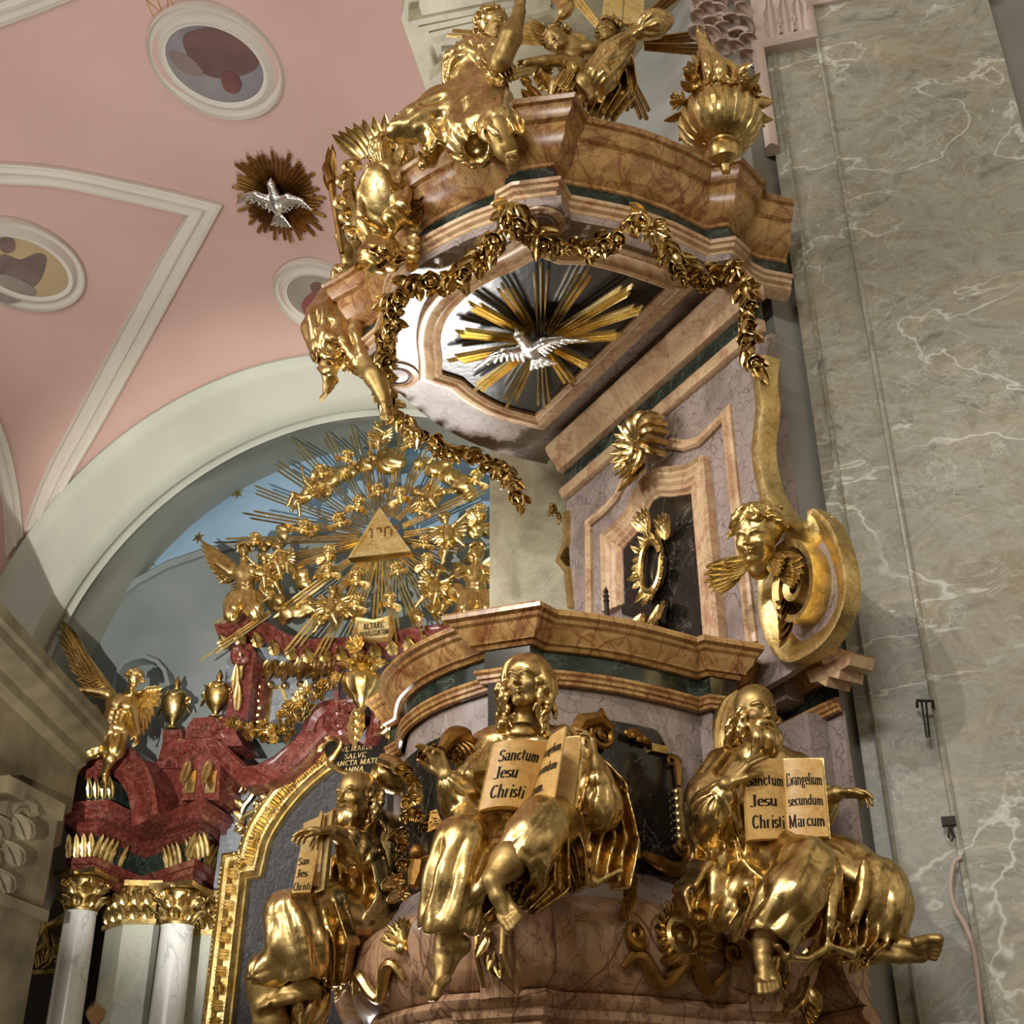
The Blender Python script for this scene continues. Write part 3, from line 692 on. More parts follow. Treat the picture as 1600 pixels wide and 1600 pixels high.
# far olive pilaster and the great cornice above it
FP = Plane(PL(-1.30, -1.0, 0), AE, ZV, AM)
u0 = FP.hit(765, 850)[0]; u1 = FP.hit(802, 850)[0]; u2 = FP.hit(915, 850)[0]; vt = FP.hit(800, 690)[1]
mb = MB(); slab(mb, FP, [(u0, 0), (u2, 0), (u2, vt+1.2), (u0, vt+1.2)], -.5, 0); slab(mb, FP, [(u1, 0), (u2, 0), (u2, vt+1.2), (u1, vt+1.2)], 0, .03)
struct(mb, 'wall_pier', 'olive')
zc = 9.6
def Z(px, py, z=zc): P = onz(px, py, z); return (P[0], P[1])
FLOORP = Plane((0, 0, 0), (1, 0, 0), (0, 1, 0), ZV)
mb = MB(); a, b, c_, d = Z(627, 30), Z(672, 160), Z(1010, 235), Z(1135, -20)
slab(mb, FLOORP, [a, b, c_, d, Z(900, -60), Z(640, -40)], zc, zc+.25)
slab(mb, FLOORP, [Z(655, -5), Z(700, 120), Z(990, 200), Z(1100, -30), Z(900, -60), Z(660, -50)], zc-.10, zc)
slab(mb, FLOORP, [Z(672, 95, zc), Z(690, 150, zc), Z(960, 190, zc), Z(1020, 120, zc), Z(850, 20, zc), Z(690, 80, zc)], zc-.22, zc-.1)
for i in range(5):
    q = Z(700+22*i, 60-7*i); mould(mb, FLOORP, [q, (q[0]+.06, q[1]+.55)], [(-.05, zc), (-.05, zc-.14), (.05, zc-.14), (.05, zc)])
for i in range(3):
    q0 = Z(640+16*i, 20+9*i); q1 = Z(860, -25+9*i); mould(mb, FLOORP, [q0, q1], [(-.03, zc), (-.02, zc-.12), (.03, zc-.12), (.03, zc)])
struct(mb, 'trim_5', 'olive')
# left pier: entablature, capital and shaft
zl = H(32, 975, 11.0)[2]; p0 = onz(32, 975, zl); p1 = onz(152, 1108, zl); dv = nrmv(p1-p0); nv = np.array([dv[1], -dv[0], 0])
LP = Plane((p0[0], p0[1], 0), dv, ZV, nv); Ls = float(np.linalg.norm(p1-p0))+.5
mb = MB(); prof = [(0, 0, 0), (0, -.12), (-.05, -.14), (-.05, -.24), (-.22, -.34), (-.22, -.44), (-.30, -.5), (-.30, -.95), (-.36, -.98), (-.36, -1.3), (-.42, -1.35), (-.42, -2.3), (-.9, -2.3)]
v = []; f = []
for q in prof:
    for (u, e) in ((-.0+ -q[0]*-1 if False else 0, 0),): pass
for q in prof: off = q[0]; v += [LP.pt(-4.0, zl+q[1], off), LP.pt(0-off*-0.0, zl+q[1], off), LP.pt(Ls, zl+q[1], off)]
n = len(prof)
for i in range(n-1):
    for j in range(2): a = i*3+j; f.append((a, a+1, a+4, a+3))
v += [LP.pt(-4, zl, -3), LP.pt(0, zl, -3), LP.pt(Ls, zl, -3)]; m0 = 3*n
f += [(0, 1, m0+1, m0), (1, 2, m0+2, m0+1)]; f.append(tuple([3*i+2 for i in range(n)]+[m0+2]))
mb.add(v, f); box(mb, LP, -4, Ls, 0, zl-.05, -3, -.95); struct(mb, 'wall_left', 'stone')
lc = thing('pilaster_capital', 'shadowed grey stucco capital with scrolls on the left pier', 'capital')
mb = MB(); C0 = H(-5, 1300, 12.2)
box(mb, Plane(C0, AE, ZV, AM), -.9, .35, .22, .38, -.5, .45); mb.build('abacus', 'stone', lc)
mb = MB()
for k, (dx, dy) in enumerate(((-.05, .26), (.30, .10), (-.45, .26))):
    tube(mb, spiral(C0+AE*dx+AM*(.40-.3*(k == 1))+ZV*dy, AE, ZV, .15, 1.8, 0), [.045, .035, .02], 7)
mb.build('volute', 'stone', lc)
mb = MB()
for i in range(6):
    for j in range(3): blade(mb, C0+AE*(-.6+.19*i+.05*j)+AM*(.28-.03*i)+ZV*(-.62+.24*j), ZV+AM*.35, AM, .34, .10, 1.4, 3, .25, 7, .35)
mb.build('acanthus_leaf', 'stone', lc)
mb = MB(); box(mb, Plane(C0, AE, ZV, AM), -1.2, .22, -4, .25, -.6, .22); box(mb, Plane(C0, AE, ZV, AM), -1.2, .30, -.72, -.62, -.6, .30); struct(mb, 'wall_left_pier', 'stone')
# dark curtain-like back wall low left, side altar wing
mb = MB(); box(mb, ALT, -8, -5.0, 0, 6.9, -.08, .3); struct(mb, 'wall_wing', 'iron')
mb = MB(); slab(mb, FLOORP, [(-14, -6), (9, -6), (9, 18), (-14, 18)], -.1, 0); struct(mb, 'floor', 'stone')

# vault ribs, medallions, lettering
def vstrip(mb, A, B, prof, n=6):
    A = smooth_path([(*p, 0) for p in A], n); B = smooth_path([(*p, 0) for p in B], n); v = []; f = []; k = len(prof)
    for a, b in zip(A, B):
        for t, h in prof:
            p = a+(b-a)*t; P = vhit(p[0], p[1]); v.append(P+vnorm(P)*h)
    for i in range(len(A)-1):
        for j in range(k-1): f.append((i*k+j, i*k+j+1, (i+1)*k+j+1, (i+1)*k+j))
    mb.add(v, f); return mb
RP = [(0, -.02), (.03, .05), (.10, .06), (.16, .03), (.45, .04), (.50, .07), (.56, .03), (.88, .03), (.95, .05), (1, -.02)]
mb = MB()
vstrip(mb, [(-60, 252), (0, 253), (100, 262), (220, 286), (300, 305), (350, 318)], [(-60, 286), (0, 287), (90, 292), (190, 312), (250, 325), (291, 334)], RP)
vstrip(mb, [(350, 318), (305, 400), (236, 525), (160, 660), (110, 745), (72, 815)], [(291, 334), (250, 400), (182, 525), (110, 660), (66, 745), (33, 832)], RP)
struct(mb, 'trim_6', 'cream')
mb = MB(); vstrip(mb, [(-40, 560), (-8, 640), (14, 700), (28, 770), (34, 835)], [(-70, 600), (-34, 660), (-14, 710), (4, 790), (8, 870)], RP)
vstrip(mb, [(-60, 62), (0, 42), (60, 20), (125, -6)], [(-60, 20), (0, -2), (60, -24), (120, -48)], RP); struct(mb, 'trim_7', 'cream')
def paint(name, stops, sc):
    m, nt, b = newmat(name); v = coords(nt); nt.links.new(ramp(nt, stops, noise(nt, v, sc, 3, .5, .5)), b.inputs['Base Color']); b.inputs['Roughness'].default_value = .7; return m
def medallion(c, A, B, inner, label, stops, blobs):
    r = thing('ceiling_medallion', label, 'ceiling painting', 'oval paintings framed on the pink vault')
    pl = vplane(c[0], c[1], .0); el = lambda s, n=48: pl.hits([(c[0]+s*(A[0]*math.cos(t)+B[0]*math.sin(t)), c[1]+s*(A[1]*math.cos(t)+B[1]*math.sin(t))) for t in np.linspace(0, 2*np.pi, n, endpoint=False)])
    o = el(1.0); mb = MB(); prof = []; w = float(np.linalg.norm(np.array(o[0])))*(1-inner)
    area_ = sum(o[i][0]*o[(i+1) % 48][1]-o[(i+1) % 48][0]*o[i][1] for i in range(48)); sg = 1 if area_ > 0 else -1
    for t, h in ((0, -.2), (0, .05), (.12, .09), (.2, .05), (.45, .02), (.6, .06), (.78, .10), (.88, .08), (1.0, .075), (1.0, -.02)): prof.append((sg*t*w, h))
    mould(mb, pl, o, prof, closed=True); mb.build('frame', 'cream', r)
    mb = MB(); slab(mb, pl, el(inner+.02), -.05, .065); mb.build('painting', paint('painted_sky', stops, 1.6), r)
    for k, (col, pts) in enumerate(blobs):
        q = pl.hits(pts); q = [tuple(p[:2]) for p in smooth_path([(*p, 0) for p in q], 4, True)]
        mb = MB(); slab(mb, pl, q, .06, .068+.003*k); mb.build('painted_figure', paint('painted_cloth', [(.3, col), (.7, '#3b2b28')] if not isinstance(col, tuple) else [(.3, col[0]), (.7, col[1])], 3), r)
medallion((339, 93), (107, 12), (-20, -91), .70, 'large oval ceiling painting of a robed figure seen upside down, above the dove', [(.3, '#5c5a60'), (.7, '#7d7674')],
    [(('#4f3634', '#5e403a'), [(292, 50), (340, 38), (395, 62), (408, 95), (385, 112), (350, 118), (318, 108), (296, 80)]), (('#7a6a60', '#5a4e48'), [(270, 75), (300, 84), (322, 110), (300, 112), (276, 96)]), (('#6e4038', '#4c2c2a'), [(352, 108), (370, 108), (381, 126), (374, 140), (358, 138), (350, 124)])])
medallion((31, 412), (101, 8), (-20, -73), .715, 'oval ceiling painting of seated figures before a yellow sky at the left edge', [(.3, '#8a7a5e'), (.7, '#a08a60')],
    [(('#54443e', '#6a5a50'), [(0, 395), (30, 402), (58, 392), (72, 402), (58, 440), (20, 456), (-20, 440)]), (('#6a5248', '#4f3c3a'), [(2, 368), (20, 370), (22, 386), (8, 392), (-4, 380)]), (('#85786e', '#6c6056'), [(0, 425), (34, 435), (56, 455), (10, 470), (-10, 450)])])
medallion((503, 460), (74, 6), (-14, -57), .68, 'small oval ceiling painting of a figure in red half hidden by the canopy', [(.3, '#6f6a5e'), (.7, '#8d8576')],
    [(('#6a3532', '#7d4640'), [(474, 472), (492, 450), (515, 452), (520, 490), (490, 496)]), (('#74503f', '#553830'), [(488, 440), (502, 436), (508, 450), (496, 458)])])
mb = MB(); tp = vplane(262, 8)
write(mb, 'SCVNS', lambda x, y: (tp.pt(*( -x*.98+y*.2, -y-x*.2), .004), tp.n), -.42, -.08, .22, .8, .06, .02); single(mb, 'vault_lettering', 'flame', 'faint brown lettering painted on the vault beside the large oval', 'lettering')

# ================================================================== THE PULPIT
BODYP = [(-1.10, -1.0), (-.92, -1.02), (-.62, -1.02), (-.64, -.85), (-.68, -.68), (-.76, -.64), (-.77, -.5), (-.70, -.46), (-.74, -.2), (-.75, .05), (-.72, .24), (-.73, .36), (-.60, .52), (-.50, .51), (-.38, .56), (-.22, .61), (0, .62), (.2, .585), (.36, .53), (.44, .50), (.47, .56), (.63, .42), (.60, .34), (.64, .2), (.67, .0), (.67, -.2), (.66, -.38), (.65, -.46), (.71, -.48), (.73, -.62), (.65, -.65), (.60, -.76), (.57, -.92), (.60, -1.02), (.98, -1.02)]
def arcs(path, rnds):
    """refine the curved runs (index ranges) of a plan path, keeping the breaks sharp"""
    out = []; i = 0
    for a, b in rnds:
        out += [tuple(p) for p in path[i:a]]; out += [tuple(q[:2]) for q in smooth_path([(*p, 0) for p in path[a:b+1]], 5)]; i = b+1
    return out+[tuple(p) for p in path[i:]]
BP = arcs(BODYP, [(2, 4), (7, 10), (13, 18), (22, 26), (30, 33)])
pul = thing('pulpit', 'marble pulpit with curved parapet, dark frieze and bulging rose-brown base on the diagonal wall', 'pulpit')
def hsweep(name, path, prof, mat, parent, closed=False, sharp=35):
    mb = MB(); mould(mb, HOR, path, prof, closed, True); return mb.build(name, mat, parent, sharp)
hsweep('rim_cornice', BP, [(-.25, 4.10), (.06, 4.105), (.11, 4.10), (.125, 4.085), (.125, 4.065), (.105, 4.055), (.10, 4.04), (.085, 4.03), (.075, 4.00), (.05, 3.975), (.045, 3.96), (.03, 3.955), (.02, 3.94), (.0, 3.94)], 'yellow', pul)
hsweep('frieze', BP, [(.0, 3.95), (.0, 3.84)], 'green', pul)
hsweep('architrave', BP, [(.0, 3.85), (.03, 3.845), (.035, 3.83), (.025, 3.82), (.025, 3.805), (.015, 3.80), (.015, 3.785), (.0, 3.78)], 'yellow', pul)
hsweep('parapet', BP, [(-.02, 3.79), (-.02, 3.02), (.0, 2.97), (.03, 2.92), (.06, 2.88), (.07, 2.86)], 'grey', pul)
pf = [(.07-.05, 2.87)]+[(.02+.17*math.sin(t)**.8, 2.68+.19*math.cos(t)) for t in np.linspace(.15, math.pi-.5, 12)]+[(.10, 2.50), (.06, 2.49)]
hsweep('bowl', BP, pf, 'bowl', pul, sharp=50)
hsweep('base_ring', BP, [(.04, 2.50), (.10, 2.49), (.115, 2.465), (.10, 2.44), (.08, 2.43), (.075, 2.40), (.05, 2.38), (.05, 2.30), (-.05, 2.28)], 'bowl', pul)
pf2 = [(-.05, 2.29)]+[(-.02+.05*math.sin(t)-.10*t, 2.29-.35*t) for t in np.linspace(.1, 2.4, 8)]
hsweep('underside', BP, pf2, 'bowl', pul)
mb = MB(); slab(mb, HOR, [(p[0]*.9, p[1]*.9) for p in BP], 2.25, 2.45); mb.build('floor_slab', 'bowl', pul)
# corner strips under the figures, small dark blocks in the frieze
def ploc(i0, i1):
    a = np.array(BODYP[i0]); b = np.array(BODYP[i1]); d = (b-a)/np.linalg.norm(b-a); n = np.array([-d[1], d[0]]); m = (a+b)/2
    e = HOR.e1*d[0]+HOR.e2*d[1]; nn = HOR.e1*n[0]+HOR.e2*n[1]; return Plane(HOR.pt(m[0], m[1], 0), e, ZV, nn), float(np.linalg.norm(b-a))
for i0, i1 in ((20, 21), (11, 12), (28, 29), (5, 6)):
    pl, w = ploc(i0, i1); mb = MB(); box(mb, pl, -w/2+.0, w/2-.0, 3.84, 3.955, -.02, .012); box(mb, pl, -w/2+.02, w/2-.02, 3.02, 3.78, -.04, .02); mb.build('corner_strip', 'black', pul)
    mb = MB(); pr = [(2.86, .03), (2.80, .16), (2.70, .22), (2.60, .20), (2.52, .13), (2.46, .12)]
    v = []; f = []
    for z, h in pr: v += [pl.pt(-.085, z, h-.1), pl.pt(-.075, z, h), pl.pt(0, z, h+.025), pl.pt(.075, z, h), pl.pt(.085, z, h-.1)]
    for i in range(len(pr)-1):
        for j in range(4): a = i*5+j; f.append((a, a+1, a+6, a+5))
    mb.add(v, f); br = mb.build('bracket', 'bowl', pul)
    mb = MB()
    tube(mb, spiral(pl.pt(.0, 2.74, .25), pl.e1, ZV, .05, 1.3), [.012, .009], 6); tube(mb, [pl.pt(-.06, 2.86, .08), pl.pt(-.055, 2.75, .22), pl.pt(-.05, 2.6, .23), pl.pt(-.05, 2.5, .15)], .010, 6); tube(mb, [pl.pt(.06, 2.86, .08), pl.pt(.055, 2.75, .22), pl.pt(.05, 2.6, .23), pl.pt(.05, 2.5, .15)], .010, 6)
    for k in range(3): blade(mb, pl.pt(.0, 2.66-.035*k, .245-.03*k), -ZV+pl.n*.1+pl.e1*(k-1)*.5, pl.n, .09, .022, .4, 3)
    ball(mb, pl.pt(0, 2.68, .26), .02); mb.build('gilded_ornament', 'gold', br)
# curved black panels between the corners, each with its gilded frame
def curve_panel(i0, i1, t0, t1, name='panel'):
    P = [np.array(p) for p in smooth_path([(*q, 0) for q in BODYP[i0:i1+1]], 8)]; L = np.r_[0, np.cumsum([np.linalg.norm(P[i+1]-P[i]) for i in range(len(P)-1)])]
    def at(s):
        s = s*L[-1]; i = min(max(np.searchsorted(L, s)-1, 0), len(P)-2); t = (s-L[i])/(L[i+1]-L[i]); p = P[i]+(P[i+1]-P[i])*t
        d = nrmv(P[i+1]-P[i]); return p[:2], np.array([-d[1], d[0]])
    def f3(s, z, h=0.0):
        p, n = at(s); q = p+n*h; return HOR.pt(q[0], q[1], z), HOR.e1*n[0]+HOR.e2*n[1]
    return f3, L[-1]
def curved_slab(mb, f3, outline_top, z0, s0, s1, h0, h1, n=26):
    """panel on a curved wall: from z0 up to outline_top(s)"""
    v = []; f = []
    for i in range(n+1):
        s = s0+(s1-s0)*i/n; zt = outline_top((s-s0)/(s1-s0))
        for z, h in ((z0, h0), (z0, h1), (zt, h1), (zt, h0)): v.append(f3(s, z, h)[0])
    for i in range(n):
        for j in range(4): f.append((i*4+j, i*4+(j+1) % 4, (i+1)*4+(j+1) % 4, (i+1)*4+j))
    f += [(3, 2, 1, 0), (n*4, n*4+1, n*4+2, n*4+3)]; mb.add(v, f)
def ptop(z): return lambda t: z-(.11 if t < .10 or t > .90 else .11*max(0, 1-((min(t, 1-t)-.10)/.10)**.5) if min(t, 1-t) < .20 else 0)
for (i0, i1, s0, s1) in ((22, 26, .12, .90), (13, 18, .08, .92), (7, 10, .08, .92)):
    f3, L = curve_panel(i0, i1, 0, 1)
    mb = MB(); curved_slab(mb, f3, ptop(3.67), 2.99, s0-.03, s1+.03, -.03, -.012); mb.build('panel_border', 'grey', pul)
    mb = MB(); curved_slab(mb, f3, ptop(3.65), 3.0, s0, s1, -.03, .0); mb.build('panel', 'black', pul)
# gilded frame of scrolls on the right panel, set as separate gilded fragments
f3, L = curve_panel(22, 26, 0, 1)
fr = thing('scroll_ornament', 'gilded frame of scrolls and beaded bars on the black panel between the seated figures', 'ornament')
mb = MB()
def F(s, z, h=.02): return f3(s, z, h)[0]
tube(mb, [F(.82, 3.53), F(.86, 3.52), F(.875, 3.45), F(.87, 3.40)], [.012, .02, .018, .012], 6)
tube(mb, spiral(F(.84, 3.505, .02), F(.9, 3.5)-F(.8, 3.5), ZV*.055, .6, 1.2), [.010, .006], 6)
tube(mb, [F(.5, 3.585), F(.55, 3.60), F(.62, 3.575), F(.66, 3.57)], [.022, .028, .022, .016], 7)
for s_ in (.5, .54, .58, .62): ball(mb, F(s_, 3.58+.01*math.sin(s_*40), .03), .017, 8, 5)
build_parts(mb, 'corner_scroll', 'gold_dark', fr)
mb = MB(); curved_slab(mb, f3, lambda t: 3.57, 3.535, .68, .80, 0, .025, 4); curved_slab(mb, f3, lambda t: 3.39, 3.12, .855, .885, 0, .025, 3)
for k in range(8): ball(mb, F(.85, 3.14+.033*k, .02), .014, 8, 5)
curved_slab(mb, f3, lambda t: 3.10, 3.05, .40, .55, 0, .03, 5); build_parts(mb, 'beaded_bar', 'gold_flat', fr)
mb = MB(); e1 = nrmv(F(.9, 3.1)-F(.8, 3.1))
tube(mb, spiral(F(.85, 3.13, .035), e1, ZV, .05, 1.5, math.pi), [.010, .014], 6)
tube(mb, [F(.56, 3.07, .03), F(.65, 3.045, .035), F(.75, 3.02, .04), F(.84, 3.03, .04), F(.90, 3.09, .035), F(.90, 3.15, .03)], [.014, .03, .034, .034, .024, .012], 8)
for k in range(8): blade(mb, F(.6+.03*k, 3.045, .04), nrmv(e1*.6-ZV*.5), f3(.7, 3.05)[1], .07, .016, .6, 0)
tube(mb, spiral(F(.33, 3.56, .05), e1, ZV, .065, 1.4, math.pi*.9), [.014, .018], 7)
tube(mb, [F(.12, 3.42, .05), F(.14, 3.52, .06), F(.2, 3.60, .07), F(.3, 3.62, .07), F(.38, 3.59, .06)], [.02, .035, .04, .035, .018], 8)
for k in range(7): blade(mb, F(.13+.03*k, 3.46+.022*k, .07), nrmv(e1*.2+ZV*1), f3(.3, 3.5)[1], .10, .022, -.5, 0)
build_parts(mb, 'acanthus_scroll', 'gold_dark', fr)

# bowl ornaments: rosette wheel, shells, flame crests, scroll band
f3, L = curve_panel(22, 26, 0, 1)
def bowlpt(s, t, h=.0, g=f3):
    """t 0 at the top of the bowl, 1 at the bottom"""
    th = .15+(math.pi-.65)*t; o = .02+.17*math.sin(th)**.8; p, n = g(s, 2.68+.19*math.cos(th), o); nn = nrmv(n*math.sin(th)+ZV*math.cos(th)); return p+nn*h, nn
bo = thing('bowl_ornament', 'gilded rosette wheel with flame crest and scrolls on the right half of the bulging base', 'ornament')
P, N = bowlpt(.62, .52, .02); d, s_, u_ = frame_of(N, ZV); mb = MB(); lathe(mb, P-N*.03, [(.0, .05), (.02, .05), (.03, .035), (.05, .03), (.06, .045), (.072, .05), (.085, .04), (.09, .0), (.0, -.01)], 28, N)
mb.build('rosette', 'gold', bo)
mb = MB()
for k in range(13):
    a = math.radians(-25+230*k/12); e = s_*math.cos(a)+u_*math.sin(a); blade(mb, P+e*.075-N*.01, e+N*.1+np.cross(N, e)*.35, N, .085, .028, .5, 0)
mb.build('flame_crest', 'gold', bo)
mb = MB()
pts = [bowlpt(.30+.05*i, .78-.10*math.sin(i*1.1), .03)[0] for i in range(13)]; tube(mb, smooth_path(pts, 3), [.012, .03, .034, .025, .03, .03, .014], 8)
tube(mb, spiral(bowlpt(.36, .55, .04)[0], s_, u_, .05, 1.5, 4), [.02, .012], 7); tube(mb, spiral(bowlpt(.93, .6, .04)[0], s_, u_, .06, 1.5, 1), [.02, .012], 7)
for k in range(7): blade(mb, bowlpt(.33+.012*k, .45-.05*k, .03)[0], nrmv(u_+s_*(.5-.3*(k % 3))), N, .09, .025, .9, 0)
for k in range(10): blade(mb, bowlpt(.48+.02*k, .72, .04)[0], nrmv(-s_*.8+u_*.3), N, .10, .022, .5, 0)
mb.build('scroll_band', 'gold_dark', bo)
f3b, L2 = curve_panel(13, 18, 0, 1)
bo = thing('bowl_ornament', 'gilded shell and oval cartouche on the left of the bulging base below a bare foot', 'ornament')
P, N = bowlpt(.80, .50, .02, f3b); d, s_, u_ = frame_of(N, ZV); mb = MB()
for k in range(9): a = math.radians(20+140*k/8); e = s_*math.cos(a)+u_*math.sin(a); blade(mb, P-u_*.03, e+N*.2, N, .13, .026, .6, 0, .3)
ball(mb, P-u_*.03+N*.02, .03); mb.build('shell', 'gold', bo)
P, N = bowlpt(.30, .52, .02, f3b); d, s_, u_ = frame_of(N, ZV); mb = MB()
ring = [P+s_*.055*math.cos(a)+u_*.09*math.sin(a)+N*.01 for a in np.linspace(0, 2*math.pi, 22)]; tube(mb, ring, .014, 7); ball(mb, P+N*.01, (.028, .045, .028), 10, 7, np.array([s_, u_, N]))
for k in range(16): a = 2*math.pi*k/16; e = s_*math.cos(a)*.8+u_*math.sin(a); blade(mb, P+e*.07, e+s_*.5, N, .09, .024, .8, 0)
pts = [bowlpt(.38+.05*i, .75-.12*math.sin(i*1.2), .03, f3b)[0] for i in range(9)]; tube(mb, smooth_path(pts, 3), [.012, .03, .02, .03, .014], 8)
mb.build('cartouche', 'gold', bo)

# back panel standing on the parapet, with its gilded volute edge
bk = thing('pulpit_back_panel', 'tall grey-rose marble back panel with yellow marble arched mouldings behind the parapet', 'panel')
R_ = [(1205, 520), (1196, 560), (1192, 600), (1196, 640), (1190, 690), (1192, 730), (1205, 780), (1228, 815), (1255, 832), (1275, 826), (1283, 808), (1308, 832), (1326, 880), (1330, 930), (1318, 975), (1290, 1010), (1245, 1032), (1218, 1005), (1205, 960), (1203, 905)]
Rp = BACK.hits(R_); Rs = [tuple(p[:2]) for p in smooth_path([(*p, 0) for p in Rp[:16]], 4)]
Lft = [(-.98, 6.15), (-.98, 5.95), (-.96, 5.42), (-.93, 5.0), (-.98, 4.75), (-.95, 4.6), (-.95, 3.9)]
mb = MB(); slab(mb, BACK, Rs+[(.9, 3.95), (-.95, 3.9)]+Lft[:-1][::-1], -.04, 0.0); box(mb, BACK, -.85, .75, 3.9, 6.1, -.34, -.1); mb.build('slab', 'grey', bk)
mb = MB(); mould(mb, BACK, [tuple(p[:2]) for p in smooth_path([(*p, 0) for p in BACK.hits(R_[1:11])], 4)], [(-.03, -.02), (-.03, .04), (-.01, .05), (.03, .045), (.045, .02), (.045, -.06)]); mb.build('gilded_edge', 'gold_flat', bk)
mb = MB(); mould(mb, BACK, [tuple(p[:2]) for p in smooth_path([(*p, 0) for p in BACK.hits([(1240, 832), (1262, 834), (1280, 822), (1284, 808), (1308, 832), (1326, 880), (1331, 930), (1318, 975), (1290, 1010), (1247, 1030), (1220, 1004), (1206, 960), (1204, 905), (1215, 860)])], 4)], [(-.03, -.02), (-.085, .0), (-.075, .015), (-.045, .03), (-.015, .05), (.0, .06), (.026, .06), (.030, .045), (.030, -.025)]); mb.build('gilded_scroll', 'gold_flat', bk)
vc = BACK.hit(1262, 922); mb = MB()
sp = [(vc[0]+(.215*(1-t)+.03*t)*math.cos(a)*.80, vc[1]+(.215*(1-t)+.03*t)*math.sin(a)*1.05) for t, a in [(i/60, math.radians(120)-2*math.pi*1.9*i/60) for i in range(61)]]
mould(mb, BACK, sp, [(-.018, -.01), (-.018, .10), (.018, .11), (.018, -.01)]); mb.build('gilded_spiral', 'gold_flat', bk)
mb = MB()
for k in range(6): blade(mb, BACK.pt(vc[0]-.10+.01*k, vc[1]+.05-.04*k, .08), nrmv(-ZV-TV*(.3-.12*k)), NV, .15, .035, .7, 0)
mb.build('acanthus_drop', 'gold_dark', bk)
# the strips under the canopy and the yellow mouldings
mb = MB(); mould(mb, BACK, [(-.98, 6.14), (1.06, 6.14)], [(.0, 0), (.07, .14), (.05, .15), (.0, .13), (-.03, .10), (-.07, .07), (-.10, .06), (-.11, .02), (-.11, 0)]); mb.build('cornice', 'yellow_pale', bk)
mb = MB(); box(mb, BACK, -.96, 1.03, 5.90, 6.05, 0, .022); mb.build('frieze', 'green', bk)
mb = MB(); mould(mb, BACK, [(-.97, 5.86), (1.04, 5.86)], [(.045, 0), (.045, .05), (.02, .06), (.0, .045), (-.02, .04), (-.03, .02), (-.03, 0)]); mb.build('moulding', 'yellow_pale', bk)
TR = [(0, 0), (.0, .02), (.012, .035), (.03, .035), (.04, .02), (.052, .025), (.065, .015), (.065, 0)]
def trim(pts, prof, name, mat='yellow_pale', sm=None):
    q = BACK.hits(pts); mb = MB(); mould(mb, BACK, q, prof); mb.build(name, mat, bk)
outer = [(928, 960), (926, 822), (950, 802), (968, 782), (982, 752)]
trim(outer, TR, 'outer_moulding'); 
trim([(1046, 702), (1072, 706), (1096, 698), (1120, 674), (1133, 660), (1145, 780), (1160, 900), (1172, 1010)], TR, 'outer_moulding')
WP = [(0, 0), (0, .05), (.018, .07), (.034, .05), (.05, .055), (.07, .04), (.09, .045), (.11, .03), (.135, .035), (.15, .015), (.165, .02), (.175, 0)]
arch = [(953, 960), (950, 836), (970, 822), (990, 800), (1003, 768), (1018, 745), (1040, 732), (1062, 732), (1084, 728), (1104, 716), (1110, 714), (1118, 800), (1128, 905), (1136, 1000)]
qa = BACK.hits(arch); mb = MB(); mould(mb, BACK, qa, [(-a, b) for a, b in WP]); mb.build('arched_moulding', 'yellow_pale', bk)
mb = MB(); slab(mb, BACK, BACK.hits([(974, 960), (972, 866), (990, 842), (1004, 806), (1020, 782), (1042, 768), (1064, 770), (1088, 764), (1096, 850), (1114, 1005)]), 0, .012); mb.build('dark_field', 'black', bk)
# rocaille ring on the dark field
rk = thing('rocaille_ornament', 'openwork gilded rocaille ring with leaves on the dark arched field of the back panel', 'ornament')
c = BACK.hit(1026, 888); mb = MB(); ringp = [BACK.pt(c[0]+.095*math.cos(a), c[1]+.15*math.sin(a), .04) for a in np.linspace(.3, 2*math.pi+.1, 26)]; tube(mb, ringp, [.016, .024, .016, .024, .014], 8); mb.build('ring', 'gold', rk)
mb = MB(); rnd = random.Random(5)
for k in range(26):
    a = 2*math.pi*k/26+.1; e = -TV*math.cos(a)+ZV*math.sin(a); blade(mb, BACK.pt(c[0]+.10*math.cos(a), c[1]+.155*math.sin(a), .04), e+np.cross(NV, e)*rnd.uniform(-.2, .9), NV, rnd.uniform(.06, .10), .022, .9, 0, .2)
for q, dx in (((1022, 822), -.2), (1050, 830) and ((1050, 832), .4), ((1012, 950), -.3), ((1040, 935), .3), ((1030, 965), 0)):
    b = BACK.hit(*q)
    for j in range(5): blade(mb, BACK.pt(b[0], b[1]-.05, .04), ZV*(1 if q[1] < 900 else -.6)-TV*(dx+(j-2)*.35), NV, .15, .03, .8, 0)
mb.build('leaf', 'gold', rk)
# gilded shell crossing the cornice of the back panel
sh = thing('shell_ornament', 'large gilded shell crest curling over the cornice strips of the back panel', 'ornament')
c = BACK.hit(1000, 695, .15); P0 = BACK.pt(c[0], c[1], .14); mb = MB()
for k in range(9):
    a = math.radians(-40+150*k/8); e = -TV*math.cos(a)+ZV*math.sin(a); pts = [P0+e*.03-ZV*.02, P0+e*.10+NV*.07, P0+e*.17+NV*.05, P0+e*.19-NV*.05]; tube(mb, smooth_path(pts, 3), [.010, .022, .026, .018], 7)
mb.build('ribs', 'gold', sh)
mb = MB(); tube(mb, spiral(P0-ZV*.07+NV*.04, -TV, ZV, .085, 1.5, 3.4), [.022, .03, .016], 8)
for k in range(10):
    a = math.radians(110+140*k/9); e = -TV*math.cos(a)+ZV*math.sin(a); blade(mb, P0+e*.05, e+np.cross(NV, e)*.3, NV, .19, .038, .8, 0)
for k in range(5): blade(mb, P0-ZV*.12-TV*(.03*k-.12), -ZV*.9+TV*(.5-.2*k), NV, .14, .03, .8, 0)
